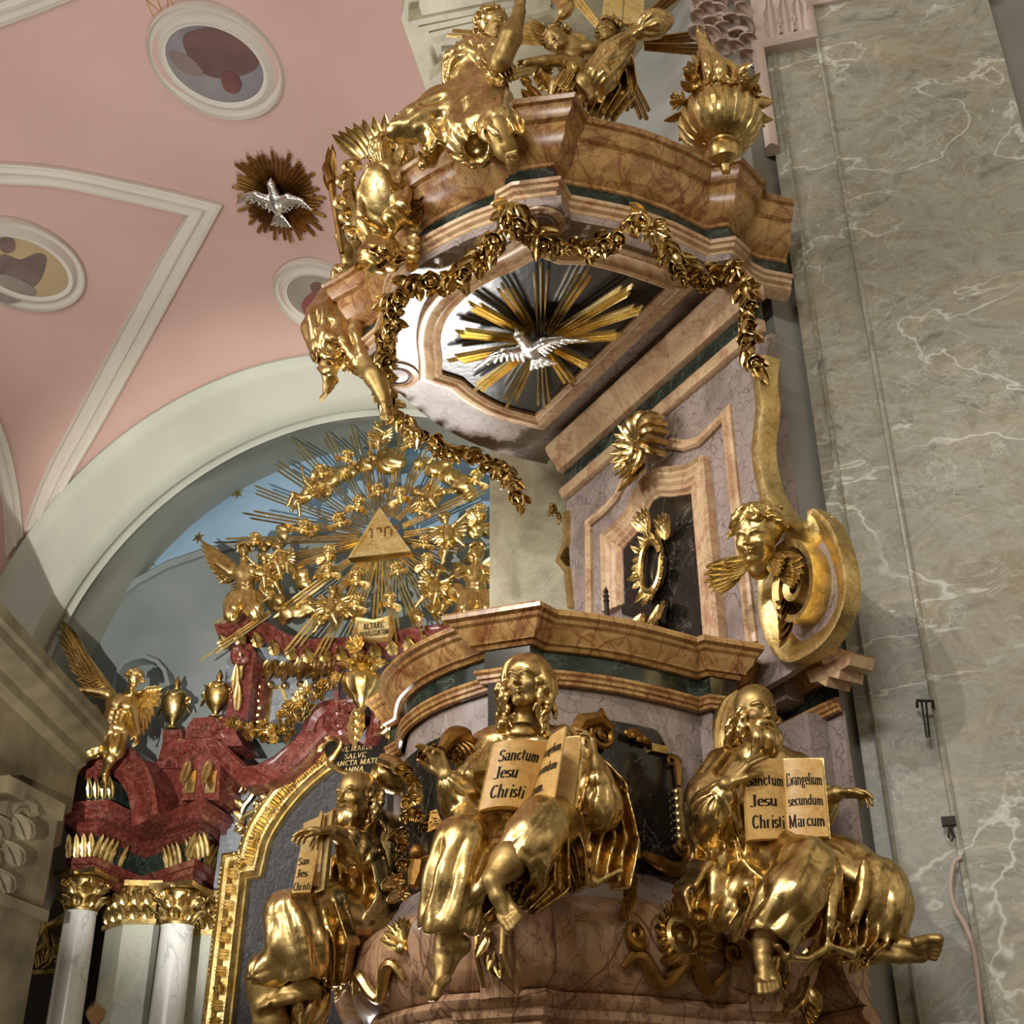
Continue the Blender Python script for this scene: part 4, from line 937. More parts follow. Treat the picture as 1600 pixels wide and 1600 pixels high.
mb.build('leaf', 'gold', sh)
# small gilded edge and mask of the left side, candle on the rim, bracket end of the rim
mb = MB(); mould(mb, BACK, BACK.hits([(889, 800), (888, 850), (877, 876), (890, 892), (895, 950)]), [(-.02, -.3), (-.02, .03), (.02, .03), (.02, -.3)]); mb.build('gilded_edge', 'gold_flat', bk)
mk = MB(); P1 = BACK.pt(*BACK.hit(880, 808), .05); rnd = random.Random(8)
for k in range(7): rose(mk, P1+np.array([rnd.uniform(-.03, .03), 0, rnd.uniform(-.07, .07)]), NV+_R*-.3+ZV*rnd.uniform(-.5, .5), .035, rnd, k % 2)
single(mk, 'flower_drop', 'gold', 'small gilded bunch of flowers on the far edge of the back panel', 'ornament')
cs = PL(-.55, -.35, 4.1); cs = H(948, 950, 5.55); mb = MB(); lathe(mb, cs, [(.012, -.05), (.012, .03), (.016, .035), (.010, .05), (.016, .06), (.008, .075), (.013, .085), (.002, .11)], 12); single(mb, 'iron_finial', 'iron', 'small dark turned finial rising behind the parapet rim', 'finial')
ab = thing('rim_console', 'scalloped pale marble console under the end of the parapet rim beside the right figure', 'console')
CW = Plane(PL(0, -1.02, 0), -TV, ZV, NV); mb = MB(); q = CW.hits([(1265, 1052), (1335, 1022), (1332, 1040), (1318, 1048), (1316, 1062), (1300, 1058), (1296, 1074), (1282, 1066), (1272, 1068)], .12)
slab(mb, CW, q, .0, .14); mb.build('scalloped_apron', 'yellow_pale', ab)
mb = MB(); box(mb, CW, .62, .86, 3.35, 3.80, -.1, .10); slab(mb, CW, [(.60, 3.35), (.86, 3.35), (.80, 3.2), (.74, 3.1), (.70, 2.95), (.60, 2.9)], -.1, .10); mb.build('side_pier', 'grey', ab)

# ------------------------------------------------------------------ the sounding board
CANP = [(-1.22, -1.12), (-1.26, -.85), (-1.29, -.6), (-1.28, -.3), (-1.20, 0), (-1.10, .22), (-.98, .42), (-1.02, .60), (-.86, .82), (-.72, .76), (-.60, .74), (-.42, .78), (-.2, .86), (0, .88), (.2, .85), (.38, .78), (.54, .70), (.66, .62), (.74, .66), (.84, .62), (1.0, .42), (.91, .30), (.95, .14), (.99, -.06), (1.0, -.30), (.98, -.54), (1.07, -.64), (1.02, -.78), (.95, -.84), (.93, -.95), (.97, -1.12)]
CP = arcs(CANP, [(1, 5), (10, 16), (21, 24), (27, 29)])
can = thing('sounding_board', 'sounding board canopy of yellow veined marble with dark green frieze above the pulpit', 'canopy')
hsweep('cornice', CP, [(-.3, 6.93), (.04, 6.90), (.12, 6.86), (.135, 6.835), (.125, 6.815), (.105, 6.81), (.10, 6.78), (.075, 6.74), (.05, 6.73), (.05, 6.71), (.04, 6.66), (.01, 6.60), (-.03, 6.56), (-.05, 6.55), (-.05, 6.53), (-.07, 6.52)], 'yellow', can)
hsweep('frieze', CP, [(-.06, 6.53), (-.05, 6.46), (-.05, 6.42)], 'green', can)
hsweep('lower_moulding', CP, [(-.06, 6.43), (-.02, 6.42), (.0, 6.40), (-.005, 6.38), (-.02, 6.375), (-.02, 6.35), (-.04, 6.34), (-.04, 6.32), (-.06, 6.30), (-.10, 6.28)], 'yellow_pale', can)
soff = [(p[0]*.97, p[1]*.96) for p in CP if p[1] > -.86]+[(.93, -.80), (-1.22, -.80)]
mb = MB(); slab(mb, HOR, soff, 6.25, 6.30); mb.build('soffit', 'grey', can)
mb = MB(); slab(mb, HOR, [(p[0]*.9, p[1]*.9) for p in CP], 6.80, 6.93); mb.build('top_slab', 'yellow', can)
PN = [(-.72, -.43), (-.73, -.2), (-.68, .0), (-.60, .16), (-.60, .30), (-.48, .36), (-.30, .46), (-.1, .52), (.1, .515), (.28, .47), (.46, .385), (.61, .33), (.61, .20), (.68, .05), (.71, -.15), (.72, -.43)]
pn = [(-.72, -.43)]+[tuple(q[:2]) for q in smooth_path([(*p, 0) for p in PN[0:4]], 4)]+[tuple(q[:2]) for q in smooth_path([(*p, 0) for p in PN[4:12]], 4)]+[tuple(q[:2]) for q in smooth_path([(*p, 0) for p in PN[12:16]], 4)]
mb = MB(); slab(mb, HOR, pn, 6.225, 6.26); mb.build('dark_panel', 'soffit', can)
hsweep('panel_frame', pn, [(-.01, 6.23), (-.01, 6.205), (.012, 6.19), (.03, 6.20), (.045, 6.185), (.06, 6.20), (.095, 6.215), (.12, 6.21), (.13, 6.225), (.13, 6.26)], 'yellow_pale', can, closed=True)
for (x, y) in ((.78, .42), (-.78, .50)):
    P = HOR.pt(x, y, 6.25); mb = MB(); lathe(mb, P, [(.0, 0), (.085, 0), (.085, .01), (.075, .018), (.065, .01), (.0, .008)], 24, (0, 0, -1)); mb.build('boss', 'grey', can)
mb = MB()
for (x, y) in ((.78, .42), (-.78, .50)): lathe(mb, HOR.pt(x, y, 6.25), [(.085, 0), (.135, 0), (.13, .012), (.10, .016), (.085, .006)], 24, (0, 0, -1))
build_parts(mb, 'boss_ring', 'yellow_pale', can)
# rays and silver dove under the board
DC = HOR.pt(-.02, .02, 6.16)
dv_ = thing('soffit_dove', 'silver dove at the middle of gilded rays on the dark underside of the canopy', 'dove relief')
mb = MB(); rnd = random.Random(4); NR = 14
c0 = np.array(HOR.hit(845, 535, 6.19)); tips = [(845, 405), (920, 412), (1000, 432), (1012, 470), (975, 515), (932, 570), (897, 600), (850, 640), (790, 634), (735, 608), (697, 558), (705, 510), (725, 462), (780, 432)]
rays_ = []
for tx, ty in tips:
    e = np.array(HOR.hit(tx, ty, 6.19)); d = e-c0; L = np.linalg.norm(d); d /= L; nn = np.array([-d[1], d[0]]); mbr = MB()
    for j in (-1, 0, 1):
        l = L*(1-.07*abs(j)-rnd.uniform(0, .08)); a = c0+d*.10+nn*j*.018; b = c0+d*l+nn*j*(.030+.006*L); w = .0085
        P = [(a-nn*w*.6, 6.20), (a+nn*w*.6, 6.20), (b+nn*w, 6.17), (b-nn*w, 6.17)]
        v = [HOR.pt(p[0], p[1], z) for p, z in P]+[HOR.pt((a)[0], a[1], 6.17), HOR.pt(*(b-d*.02), 6.145)]
        mbr.add(v, [(0, 1, 2, 3), (0, 4, 5, 3), (1, 4, 5, 2), (3, 5, 2), (0, 4, 1)])
    mbr.build('ray', 'gold_ray', dv_, 20)
def dove(vox, c, f, up, L, parent, mat, wing=1.0):
    f = nrmv(f); s = nrmv(np.cross(f, up)); u = np.cross(s, f); C = Clay(vox, .02*L/.3); p = lambda x, y, z: np.array(c)+L*(s*x+f*y+u*z)
    C.ell(p(0, 0, 0), (.13*L, .27*L, .13*L), np.array([s, f, u]), .05*L); C.cap([p(0, .2, .03), p(0, .36, .06)], [.09*L, .075*L], .05*L); C.ell(p(0, .40, .06), .08*L, None, .02*L)
    C.cap([p(0, .46, .05), p(0, .54, .03)], [.03*L, .008*L], .01*L)
    for i in range(5): C.cap([p(0, -.2, 0), p((i-2)*.09, -.52, -.02)], [.05*L, .04*L], .01*L, flat=(u, .4))
    for sg in (-1, 1):
        C.cap([p(sg*.08, .08, .05), p(sg*.3, .22, .12), p(sg*.55, .16, .1)], [.07*L, .06*L, .03*L], .03*L)
        for i in range(9):
            t = i/8; a = p(sg*(.12+.43*t), .06+.12*math.sin(t*2.6), .06+.05*t); C.cap([a, a+L*(s*sg*(.05+.28*t*t)*wing-f*(.26-.10*t))], [.045*L, .028*L], .008*L, flat=(u, .4))
    return C.build('dove', mat, parent)
dove(.004, DC-ZV*.03, nrmv(HOR.pt(.35, .45, 0)-HOR.pt(0, 0, 0)), -ZV, .40, dv_, 'silver')

# ================================================================== THE ALTAR
AH = Plane(ALT.O, AE, AM, ZV)                                  # plan of the altar: (s, h) with height
def AP(px, py, h): s, z = ALT.hit(px, py, h); return ALT.pt(s, z, h)
def az(px, py, z): P = onz(px, py, z)-ALT.O; return (float(P@AE), float(P@AM))
def asweep(name, path, prof, mat, parent, z0, closed=False):
    mb = MB(); mould(mb, AH, path, [(o, z0+z) for o, z in prof], closed); return mb.build(name, mat, parent)
alt = thing('altar_retable', 'tall red marble altar retable with stepped cornices and gilded leaf friezes behind the pulpit', 'altar')
zE = ALT.hit(169, 1251, 1.3)[1]
EP = [az(82, 1257, zE), az(169, 1251, zE), az(231, 1282, zE), az(317, 1249, zE), az(383, 1294, zE)]
EP = [(EP[0][0], EP[0][1]-1.0)]+EP+[(EP[-1][0]+.5, EP[-1][1]-.35)]
asweep('cornice', EP, [(-.5, .02), (-.0, .02), (.03, .0), (.03, -.05), (.0, -.06), (.0, -.09), (-.04, -.12), (-.045, -.17), (-.15, -.175), (-.15, -.21), (-.17, -.22), (-.18, -.25), (-.23, -.28), (-.23, -.31)], 'red', alt, zE)
asweep('frieze', EP, [(-.23, -.29), (-.24, -.56)], 'green', alt, zE)
asweep('architrave', EP, [(-.24, -.54), (-.16, -.55), (-.165, -.62), (-.19, -.63), (-.19, -.70), (-.21, -.71), (-.21, -.80), (-.5, -.80)], 'red', alt, zE)
mb = MB()
for (a, b) in zip(EP[1:-1], EP[2:]):
    a = np.array(a); b = np.array(b); d = (b-a)/np.linalg.norm(b-a); n = np.array([-d[1], d[0]]); L = np.linalg.norm(b-a); a2 = a-n*.22+d*.18; L2 = L-.30; k = max(2, int(L2/.085))
    for i in range(k+1):
        q = a2+d*L2*i/k; W_ = AE*n[0]+AM*n[1]
        if i % 6 == 4: continue
        blade(mb, AH.pt(q[0], q[1], zE-.55), ZV+W_*.1, W_, .27, .045, .5, 3, .3, 6)
build_parts(mb, 'frieze_leaf', 'gold_far', alt, -.01)
def capital(P, r, hgt, parent, square=False):
    mb = MB(); rnd = random.Random(7)
    lathe(mb, P, [(r*.95, 0), (r*1.06, .01), (r*1.06, .04), (r*.95, .05), (r*1.0, hgt*.8), (r*1.2, hgt*.85)], 16)
    for row in range(2):
        for i in range(10):
            a = 2*math.pi*(i+.5*row)/10; e = AE*math.cos(a)+AM*math.sin(a); blade(mb, P+e*r*.98+ZV*(.05+hgt*.30*row), ZV+e*.12, e, hgt*.42, r*.30, 1.5, 3, .25, 6)
    for a in (.25*math.pi, .75*math.pi, 1.25*math.pi, 1.75*math.pi):
        e = AE*math.cos(a)+AM*math.sin(a); tube(mb, spiral(P+e*r*1.35+ZV*hgt*.74, e, ZV, r*.30, 1.5, 2.2), [r*.10, r*.07], 6)
    pl = Plane(P+ZV*(hgt*.88), AE, AM, ZV); q = r*1.5; slab(mb, pl, [(-q, -q), (0, -q*.86), (q, -q), (q*.86, 0), (q, q), (0, q*.86), (-q, q), (-q*.86, 0)], 0, hgt*.12)
    ball(mb, P+AM*r*1.35+ZV*hgt*.92, r*.18)
    return mb.build('capital', 'gold_far', parent)
for k, (px, py, h, lb) in enumerate(((126, 1428, 1.0, 'white veined marble column with gilded capital, leftmost of the altar'), (277, 1450, 1.0, 'white veined marble column with gilded capital, next to the big painting frame'))):
    c = thing('altar_column', lb, 'column', 'white columns of the altar'); P = AP(px, py, h); mb = MB(); r = .165; hh = P[2]
    lathe(mb, (P[0], P[1], .3), [(r*1.25, 0), (r*1.3, .05), (r*1.16, .12)]+[(r*1.16-(r*.16)*(t**1.6), .15+(hh-.45)*t) for t in np.linspace(0, 1, 8)]+[(r*1.06, hh-.29), (r*1.0, hh-.28)], 36); mb.build('shaft', 'white', c)
    capital(P, r, .42, c)
for nm, (x0, xm, x1), yt, h, lb in (('a', (148, 192, 234), 1448, .55, 'pale green marble corner pilaster between the two white columns'), ('b', (285, 300, 330), 1462, .45, 'pale green marble pilaster behind the second white column')):
    p = thing('altar_pilaster', lb, 'pilaster'); s0, z = ALT.hit(x0, yt, h); sm = ALT.hit(xm, yt, h)[0]; s1 = ALT.hit(x1, yt, h)[0]
    mb = MB(); slab(mb, AH, [(s0, -.1), (s0, h-.22), (sm, h), (s1, h-.08), (s1, -.1)], .3, z); mb.build('shaft', 'palegreen', p)
    mb = MB(); slab(mb, AH, [(s0-.04, -.1), (s0-.04, h-.2), (sm, h+.05), (s1+.04, h-.05), (s1+.04, -.1)], z, z+.05)
    slab(mb, AH, [(s0-.06, -.1), (s0-.06, h-.2), (sm, h+.10), (s1+.06, h-.05), (s1+.06, -.1)], z+.40, z+.46)
    k = 5
    for i in range(k):
        t = (i+.5)/k; q = (s0+(sm-s0)*t*2, h-.22+.22*t*2) if t < .5 else (sm+(s1-sm)*(t-.5)*2, h-.08*(t-.5)*2)
        for row in range(2): blade(mb, AH.pt(q[0], q[1], z+.05+.16*row), ZV+AM*.15, AM, .2, .06, 1.2, 3, .3, 6)
        tube(mb, spiral(AH.pt(q[0], q[1]+.04, z+.34), AE, ZV, .05, 1.4, 1), [.02, .012], 6)
    slab(mb, AH, [(s0, -.1), (s0, h-.22), (sm, h), (s1, h-.08), (s1, -.1)], z+.05, z+.40)
    mb.build('capital', 'gold_far', p)
# body walls behind
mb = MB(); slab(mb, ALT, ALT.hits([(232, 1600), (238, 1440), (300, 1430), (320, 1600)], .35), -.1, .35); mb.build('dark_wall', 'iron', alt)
mb = MB(); q = ALT.hits([(300, 1640), (345, 1300), (360, 1215), (430, 1200), (480, 1160), (560, 1120), (700, 1120), (900, 1150), (900, 1640)], .3); slab(mb, ALT, q, -.1, .3); mb.build('spandrel_field', 'bluegrey', alt)
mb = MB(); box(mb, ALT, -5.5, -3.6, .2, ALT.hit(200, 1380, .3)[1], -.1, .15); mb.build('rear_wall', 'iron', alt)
# upper pedestals, curved pediment, swag cornice
def amould(name, pts, h, prof, mat, parent, sm=0):
    q = ALT.hits(pts, h); q = [tuple(p[:2]) for p in smooth_path([(*p, 0) for p in q], sm)] if sm else q
    mb = MB(); mould(mb, ALT.off(h), q, prof); return mb.build(name, mat, parent)
RM = [(.10, -.5), (.10, -.04), (.07, .0), (.05, .0), (.03, -.03), (0, -.05), (-.04, -.10), (-.07, -.12), (-.10, -.14), (-.10, -.5)]
amould('curved_pediment', [(112, 1196), (140, 1168), (172, 1160), (204, 1178), (226, 1208), (236, 1240), (240, 1275)], 1.05, [(.06, -.6), (.06, .02), (.02, .05), (-.04, .03), (-.10, -.03), (-.2, -.06), (-.30, -.08), (-.30, -.6)], 'red', alt, 5)
mb = MB(); slab(mb, ALT, ALT.hits([(134, 1252), (136, 1222), (176, 1218), (180, 1250)], 1.1), .4, 1.1); mb.build('pedestal', 'green', alt)
mb = MB()
for i in range(4): P = AP(141+11*i, 1248, 1.12); blade(mb, P, ZV+AM*.1, AM, .24, .04, .6, 3)
build_parts(mb, 'pedestal_leaf', 'gold_far', alt, 0)
amould('swag_cornice', [(276, 1166), (330, 1162), (352, 1185), (376, 1208), (400, 1206), (430, 1192), (462, 1165), (488, 1136), (520, 1108), (560, 1095)], .95, RM, 'red', alt)
mb = MB(); slab(mb, ALT, ALT.hits([(284, 1250), (286, 1182), (330, 1178), (344, 1190), (342, 1250)], .85), .2, .85); mb.build('pedestal', 'red', alt)
mb = MB()
for x in (296, 328): P = AP(x, 1232, .88); blade(mb, AP(x, 1190, .90), -ZV+AM*.1, AM, .30, .06, .5, 3); box(mb, Plane(P, AE, ZV, AM), -.06, .06, -.05, .2, -.02, .0)
build_parts(mb, 'pedestal_leaf', 'gold_far', alt, 0)
def volute(name, c, r, h, mat, parent, turns=2, a0=0.0, width=.32, flip=1):
    mb = MB(); C0 = AP(c[0], c[1], h); k = pxm(c[0], c[1], C0[1]); R_ = r/k; sp = [(q[0], q[1]) for q in [((R_*(1-i/44)+.012)*math.cos(a0+flip*2*math.pi*turns*i/44), (R_*(1-i/44)+.012)*math.sin(a0+flip*2*math.pi*turns*i/44)) for i in range(45)]]
    pl = Plane(C0, AE, ZV, AM); mould(mb, pl, sp, [(-.035, -width), (-.035, -.02), (0, .02), (.035, -.02), (.035, -width)]); lathe(mb, C0-AM*width, [(R_*.8, 0), (R_*.8, width-.06), (0, width-.05)], 20, AM); return mb.build(name, mat, parent)
mb = MB(); slab(mb, ALT, ALT.hits([(288, 1166), (290, 1138), (302, 1122), (330, 1120), (356, 1124), (366, 1140), (380, 1165)], .9), .45, .9); mb.build('scroll_block', 'red', alt)
volute('scroll', (344, 1138), 16, .94, 'red', alt)
volute('scroll', (528, 1126), 22, .98, 'red', alt, 2, math.pi*.6)
amould('scroll_band', [(480, 1140), (490, 1118), (508, 1104), (530, 1102)], .95, [(.07, -.3), (.07, 0), (0, .03), (-.07, 0), (-.07, -.3)], 'red', alt, 4)
# obelisk pedestal further left
pb = thing('altar_pedestal', 'dark red marble pedestal between the angel and the scrolled pedestal, carrying an urn', 'pedestal')
mb = MB(); pl = ALT.off(.5)
slab(mb, ALT, ALT.hits([(248, 1258), (250, 1200), (290, 1200), (292, 1258)], .5), .1, .5); slab(mb, ALT, ALT.hits([(240, 1200), (240, 1190), (300, 1190), (298, 1200)], .56), .1, .56)
slab(mb, ALT, ALT.hits([(246, 1190), (254, 1160), (254, 1140), (284, 1140), (286, 1160), (296, 1190)], .5), .1, .5); mb.build('block', 'red', pb)
mb = MB(); tube(mb, spiral(AP(288, 1244, .54), AE, ZV, .07, 1.5, 1), [.03, .02], 7); mb.build('scroll', 'red', pb)
# attic: pilaster, cornice, slate field
mb = MB(); slab(mb, ALT, ALT.hits([(346, 1130), (358, 985), (500, 1000), (620, 985), (760, 950), (780, 1130)], .35), -.1, .35); mb.build('attic_field', 'bluegrey', alt)
amould('attic_cornice', [(335, 984), (392, 970), (412, 982), (440, 1000), (475, 1008), (530, 1006), (580, 1000), (640, 990), (690, 985), (712, 972), (724, 945), (765, 936)], .85, RM, 'red', alt)
mb = MB(); slab(mb, ALT, ALT.hits([(365, 968), (372, 950), (398, 948), (410, 962), (396, 972)], .8), .2, .8)
slab(mb, ALT, ALT.hits([(350, 1130), (366, 1040), (362, 1010), (392, 1005), (400, 1020), (396, 1040), (386, 1130)], .72), .2, .72); mb.build('attic_pilaster', 'red', alt)
mb = MB(); slab(mb, ALT, ALT.hits([(400, 1130), (408, 1060), (414, 1060), (407, 1130)], .5), .3, .5); slab(mb, ALT, ALT.hits([(520, 1100), (522, 1040), (530, 1040), (528, 1100)], .6), .3, .6); build_parts(mb, 'attic_strip', 'red', alt)
tube_b = MB(); tube(tube_b, spiral(AP(378, 1025, .78), AE, ZV, .12, 1.6, 1.5), [.05, .03], 8); tube_b.build('scroll', 'red', alt)
mb = MB()
for i in range(16):
    t = i/15; x = 352+t*395; y = np.interp(x, [340, 392, 440, 480, 560, 640, 700, 724, 760], [1012, 1000, 1022, 1030, 1026, 1014, 1008, 980, 965]); blade(mb, AP(x, y+6, .76), ZV+AM*.3, AM, .20, .07, 1.1, 3, .3, 6)
for i in range(5): x = 424+24*i; P = AP(x, 1032+2*(i % 2), .48); [blade(mb, P+AE*(j-1)*.03, -ZV+AE*(j-1)*.35, AM, .30-.05*abs(j-1), .05, .5, 3) for j in range(3)]; ball(mb, P-ZV*.30, .045)
build_parts(mb, 'hanging_leaf', 'gold_far', alt, 0)
mb = MB(); gl = ALT.hits([(417, 1130), (424, 1074), (440, 1074), (448, 1096)], .37); mould(mb, ALT.off(.36), gl, [(-.02, -.01), (-.02, .02), (.02, .02), (.02, -.01)])
for (x, y) in ((368, 1062), (371, 1090), (374, 1045)): blade(mb, AP(x, y+20, .76), ZV, AM, .34, .05, .3, 3)
for j in range(7): ball(mb, AP(404+1.5*math.sin(j*2), 1062+11*j, .50), .035, 6, 4)
build_parts(mb, 'gilded_detail', 'gold_far', alt)
# gilded fountain vase hanging at the middle of the attic
vs = thing('hanging_vase', 'gilded fluted vase with shell basin and long drop at the centre of the attic', 'ornament')
mb = MB(); P = AP(566, 1078, .95); lathe(mb, P, [(.0, -.32), (.05, -.3), (.03, -.24), (.07, -.18), (.09, -.14), (.10, -.1), (.19, -.02), (.22, .06), (.21, .13), (.15, .19), (.11, .22), (.16, .25), (.0, .25)], 24, flute=.06, fr=(4, 9)); mb.build('bowl', 'gold_far', vs)
mb = MB()
for i in range(12): a = math.pi*i/11; e = AE*math.cos(a)+AM*math.sin(a)*.8; blade(mb, P+ZV*.2+e*.10, ZV+e*.5, e, .24, .05, 1.4, 3)
for i in range(9): a = 2*math.pi*i/9; e = AE*math.cos(a)+ZV*math.sin(a); blade(mb, P+ZV*.42+AM*.2, e+AM*.5, AM, .16, .05, .6, 0)
mb.build('flower_crown', 'gold_far', vs)
mb = MB(); blade(mb, P-ZV*.25+AM*.08, -ZV, AM, .46, .09, .3, 5); 
for i in range(5): ball(mb, P-ZV*(.32+.09*i)+AM*.12, .05-.005*i)
mb.build('drop', 'gold_far', vs)
mb = MB(); q = ALT.hits([(538, 1092), (545, 1138), (555, 1156), (568, 1162), (580, 1156), (590, 1138), (594, 1092), (584, 1092), (578, 1132), (566, 1146), (556, 1132), (548, 1092)], .8); slab(mb, ALT, q, .3, .8); mb.build('console', 'red', alt)
# garland of the attic
gd = thing('altar_garland', 'gilded flower garland swagged across the altar attic below the sunburst', 'garland')
rnd = random.Random(11); path = smooth_path([AP(362, 1128, .95), AP(392, 1146, 1.0), AP(420, 1150, 1.05), AP(446, 1140, 1.05), AP(462, 1118, 1.05), AP(486, 1092, 1.0), AP(510, 1072, .95), AP(540, 1058, .9)], 6)
mb = MB(); mr = MB()
for i, p in enumerate(path):
    w = .05+.12*math.sin(math.pi*min(1, i/len(path)*1.1))**.8
    for j in range(5): o = np.array([rnd.uniform(-1, 1), rnd.uniform(-.3, .3), rnd.uniform(-1, 1)])*w; blade(mb, p+o*.5, nrmv(o+AE*.4+AM*rnd.uniform(0, .6)), AM, .13, .035, .9, 0, .3, 4)
    if i % 2: o = np.array([rnd.uniform(-1, 1), -.3, rnd.uniform(-1, 1)])*w*.7; rose(mr, p+o+AM*.06, AM+o*2, rnd.uniform(.06, .1), rnd, rnd.randint(0, 1))
mb.build('leaf', 'gold_far', gd); build_parts(mr, 'flower', 'gold_far', gd, 0)
# urns
def urn(P, r, hgt, label, mat='gold_far'):
    u = thing('altar_urn', label, 'urn', 'gilded urns of the altar'); mb = MB()
    lathe(mb, P, [(r*.5, 0), (r*.5, hgt*.03), (r*.2, hgt*.08), (r*.25, hgt*.12), (r*.55, hgt*.2), (r*.85, hgt*.32), (r*1.0, hgt*.48), (r*.95, hgt*.6), (r*.7, hgt*.68), (r*.3, hgt*.73)], 28); mb.build('body', mat, u)
    mb = MB(); lathe(mb, P+ZV*hgt*.72, [(r*.3, 0), (r*.34, hgt*.02), (r*.14, hgt*.06), (r*.28, hgt*.10), (r*.26, hgt*.15), (r*.05, hgt*.27), (0, hgt*.28)], 14); mb.build('finial', mat, u)
    for sg in (-1, 1):
        mb = MB(); tube(mb, spiral(P+AE*sg*r*1.02+ZV*hgt*.5, ZV, AE*sg, r*.30, 1.0, -1), [r*.09, r*.14, r*.06], 6); blade(mb, P+AE*sg*r+ZV*hgt*.42, -ZV+AE*sg*.2, AE*sg, r*.7, r*.2, .5, 3); mb.build('handle', mat, u)
    mb = MB(); tube(mb, smooth_path([P+AM*r*.7+AE*(-r*.8)+ZV*hgt*.62, P+AM*r*1.0+AE*(-r*.3)+ZV*hgt*.55, P+AM*r*1.05+ZV*hgt*.63, P+AM*r*1.0+AE*(r*.3)+ZV*hgt*.55, P+AM*r*.7+AE*(r*.8)+ZV*hgt*.62], 3), r*.07, 6); mb.build('swag', mat, u)
urn(AP(336, 1122, .7), .155, .60, 'gilded urn on the scrolled red pedestal, right of the pair')
urn(AP(268, 1140, .4), .165, .68, 'gilded urn half hidden behind the angel wing, left of the pair')
# painting with arched gilded frame
pf_ = thing('altar_painting', 'dark glossy arched altar painting in a carved gilded frame, behind the left figure', 'painting')
inn = [(352, 1640), (383, 1372), (411, 1370), (424, 1322), (446, 1278), (478, 1238), (520, 1204), (560, 1186), (620, 1172), (680, 1180), (730, 1210), (760, 1260), (760, 1640)]
out = [(312, 1640), (350, 1345), (374, 1338), (384, 1296), (410, 1252), (446, 1206), (490, 1168), (540, 1146), (620, 1135)]
ctr = [(334, 1640), (367, 1354), (390, 1350), (402, 1306), (428, 1262), (462, 1222), (505, 1186), (550, 1164), (620, 1150), (690, 1160), (745, 1195), (778, 1250), (790, 1330), (795, 1640)]
sp1 = ctr[:3]+[tuple(p[:2]) for p in smooth_path([(*p, 0) for p in ctr[2:]], 4)][1:]
q = ALT.hits(sp1, .5); mb = MB(); mould(mb, ALT.off(.5), q, [(.15, -.2), (.15, .05), (.12, .08), (.10, .05), (.06, .04), (.02, -.02), (-.06, -.04), (-.08, .02), (-.11, .03), (-.13, -.02), (-.15, -.02), (-.15, -.12)]); mb.build('frame', 'gold_far', pf_)
Lq = [np.array(a) for a in q]; mb = MB(); md = MB(); acc = 0; rnd = random.Random(2)
for a, b in zip(Lq[:-1], Lq[1:]):
    L = np.linalg.norm(b-a); d = (b-a)/L; n = np.array([-d[1], d[0]]); k = max(1, int(L/.16))
    for i in range(k):
        p = a+d*L*(i+.5)/k; acc += 1; W0 = ALT.pt(p[0], p[1], .53); D3 = AE*d[0]+ZV*d[1]; N3 = AE*n[0]+ZV*n[1]
        if acc % 4 == 0: [blade(mb, W0, N3*math.cos(t)+D3*math.sin(t)+AM*.2, AM, .075, .028, .5, 0, .3, 4) for t in np.linspace(0, 2*math.pi, 7)[:-1]]
        else:
            for s_ in (-.035, 0, .035): blade(mb, W0+D3*s_-N3*.05, N3+AM*.2, AM, .12, .018, .5, 0, .4, 4)
    k = int(L/.05)
    for i in range(k): p = a+d*L*(i+.5)/k+n*.12; ball(md, ALT.pt(p[0], p[1], .585), .018, 6, 4)
mb.build('carved_leaf', 'gold_far', pf_); md.build('beading', 'gold_far', pf_)
m_, nt, b_ = newmat('varnished_canvas'); v_ = coords(nt); nt.links.new(ramp(nt, [(.3, '#1b1c20'), (.6, '#2d2f36'), (.75, '#3a2f28')], noise(nt, v_, 1.3, 4)), b_.inputs['Base Color']); b_.inputs['Roughness'].default_value = .44; b_.inputs['Specular IOR Level'].default_value = 1.0
bump(nt, b_, noise(nt, v_, 11, 5, .7), .9, .05); M['canvas'] = m_
mb = MB(); slab(mb, ALT, ALT.hits(inn, .36), .3, .36); mb.build('canvas', 'canvas', pf_)
# black inscription cartouche and scrollwork above the frame
cc = thing('inscription_cartouche', 'black oval tablet with gilded letters AVE MARIA in a scrolled gilded frame', 'cartouche')
q = ALT.hits([(508, 1170), (524, 1158), (560, 1150), (600, 1150), (606, 1180), (598, 1205), (560, 1208), (528, 1204), (514, 1190)], .62); q = [tuple(p[:2]) for p in smooth_path([(*p, 0) for p in q], 3, True)]
mb = MB(); slab(mb, ALT, q, .5, .62); mb.build('tablet', 'ink', cc)
mb = MB(); tube(mb, smooth_path([AP(500, 1165, .66), AP(520, 1152, .68), AP(532, 1162, .68), AP(524, 1178, .68), AP(516, 1192, .68), AP(534, 1206, .68), AP(556, 1210, .68)], 4), [.02, .045, .03, .045, .035, .02], 8)
tube(mb, spiral(AP(498, 1162, .68), AE, ZV, .13, 1.5, 0), [.04, .025], 7); tube(mb, spiral(AP(556, 1136, .7), AE, ZV, .10, 1.3, 2), [.03, .02], 7); tube(mb, spiral(AP(594, 1136, .7), -AE, ZV, .10, 1.3, 2), [.03, .02], 7)
mb.build('scroll_frame', 'gold_far', cc)
tl = Plane(AP(512, 1206, .63), AE, ZV, AM); kk = 1/pxm(550, 1180, AP(550, 1180, .6)[1]); f3t = lambda x, y: (tl.pt(x, y), tl.n); mb = MB()
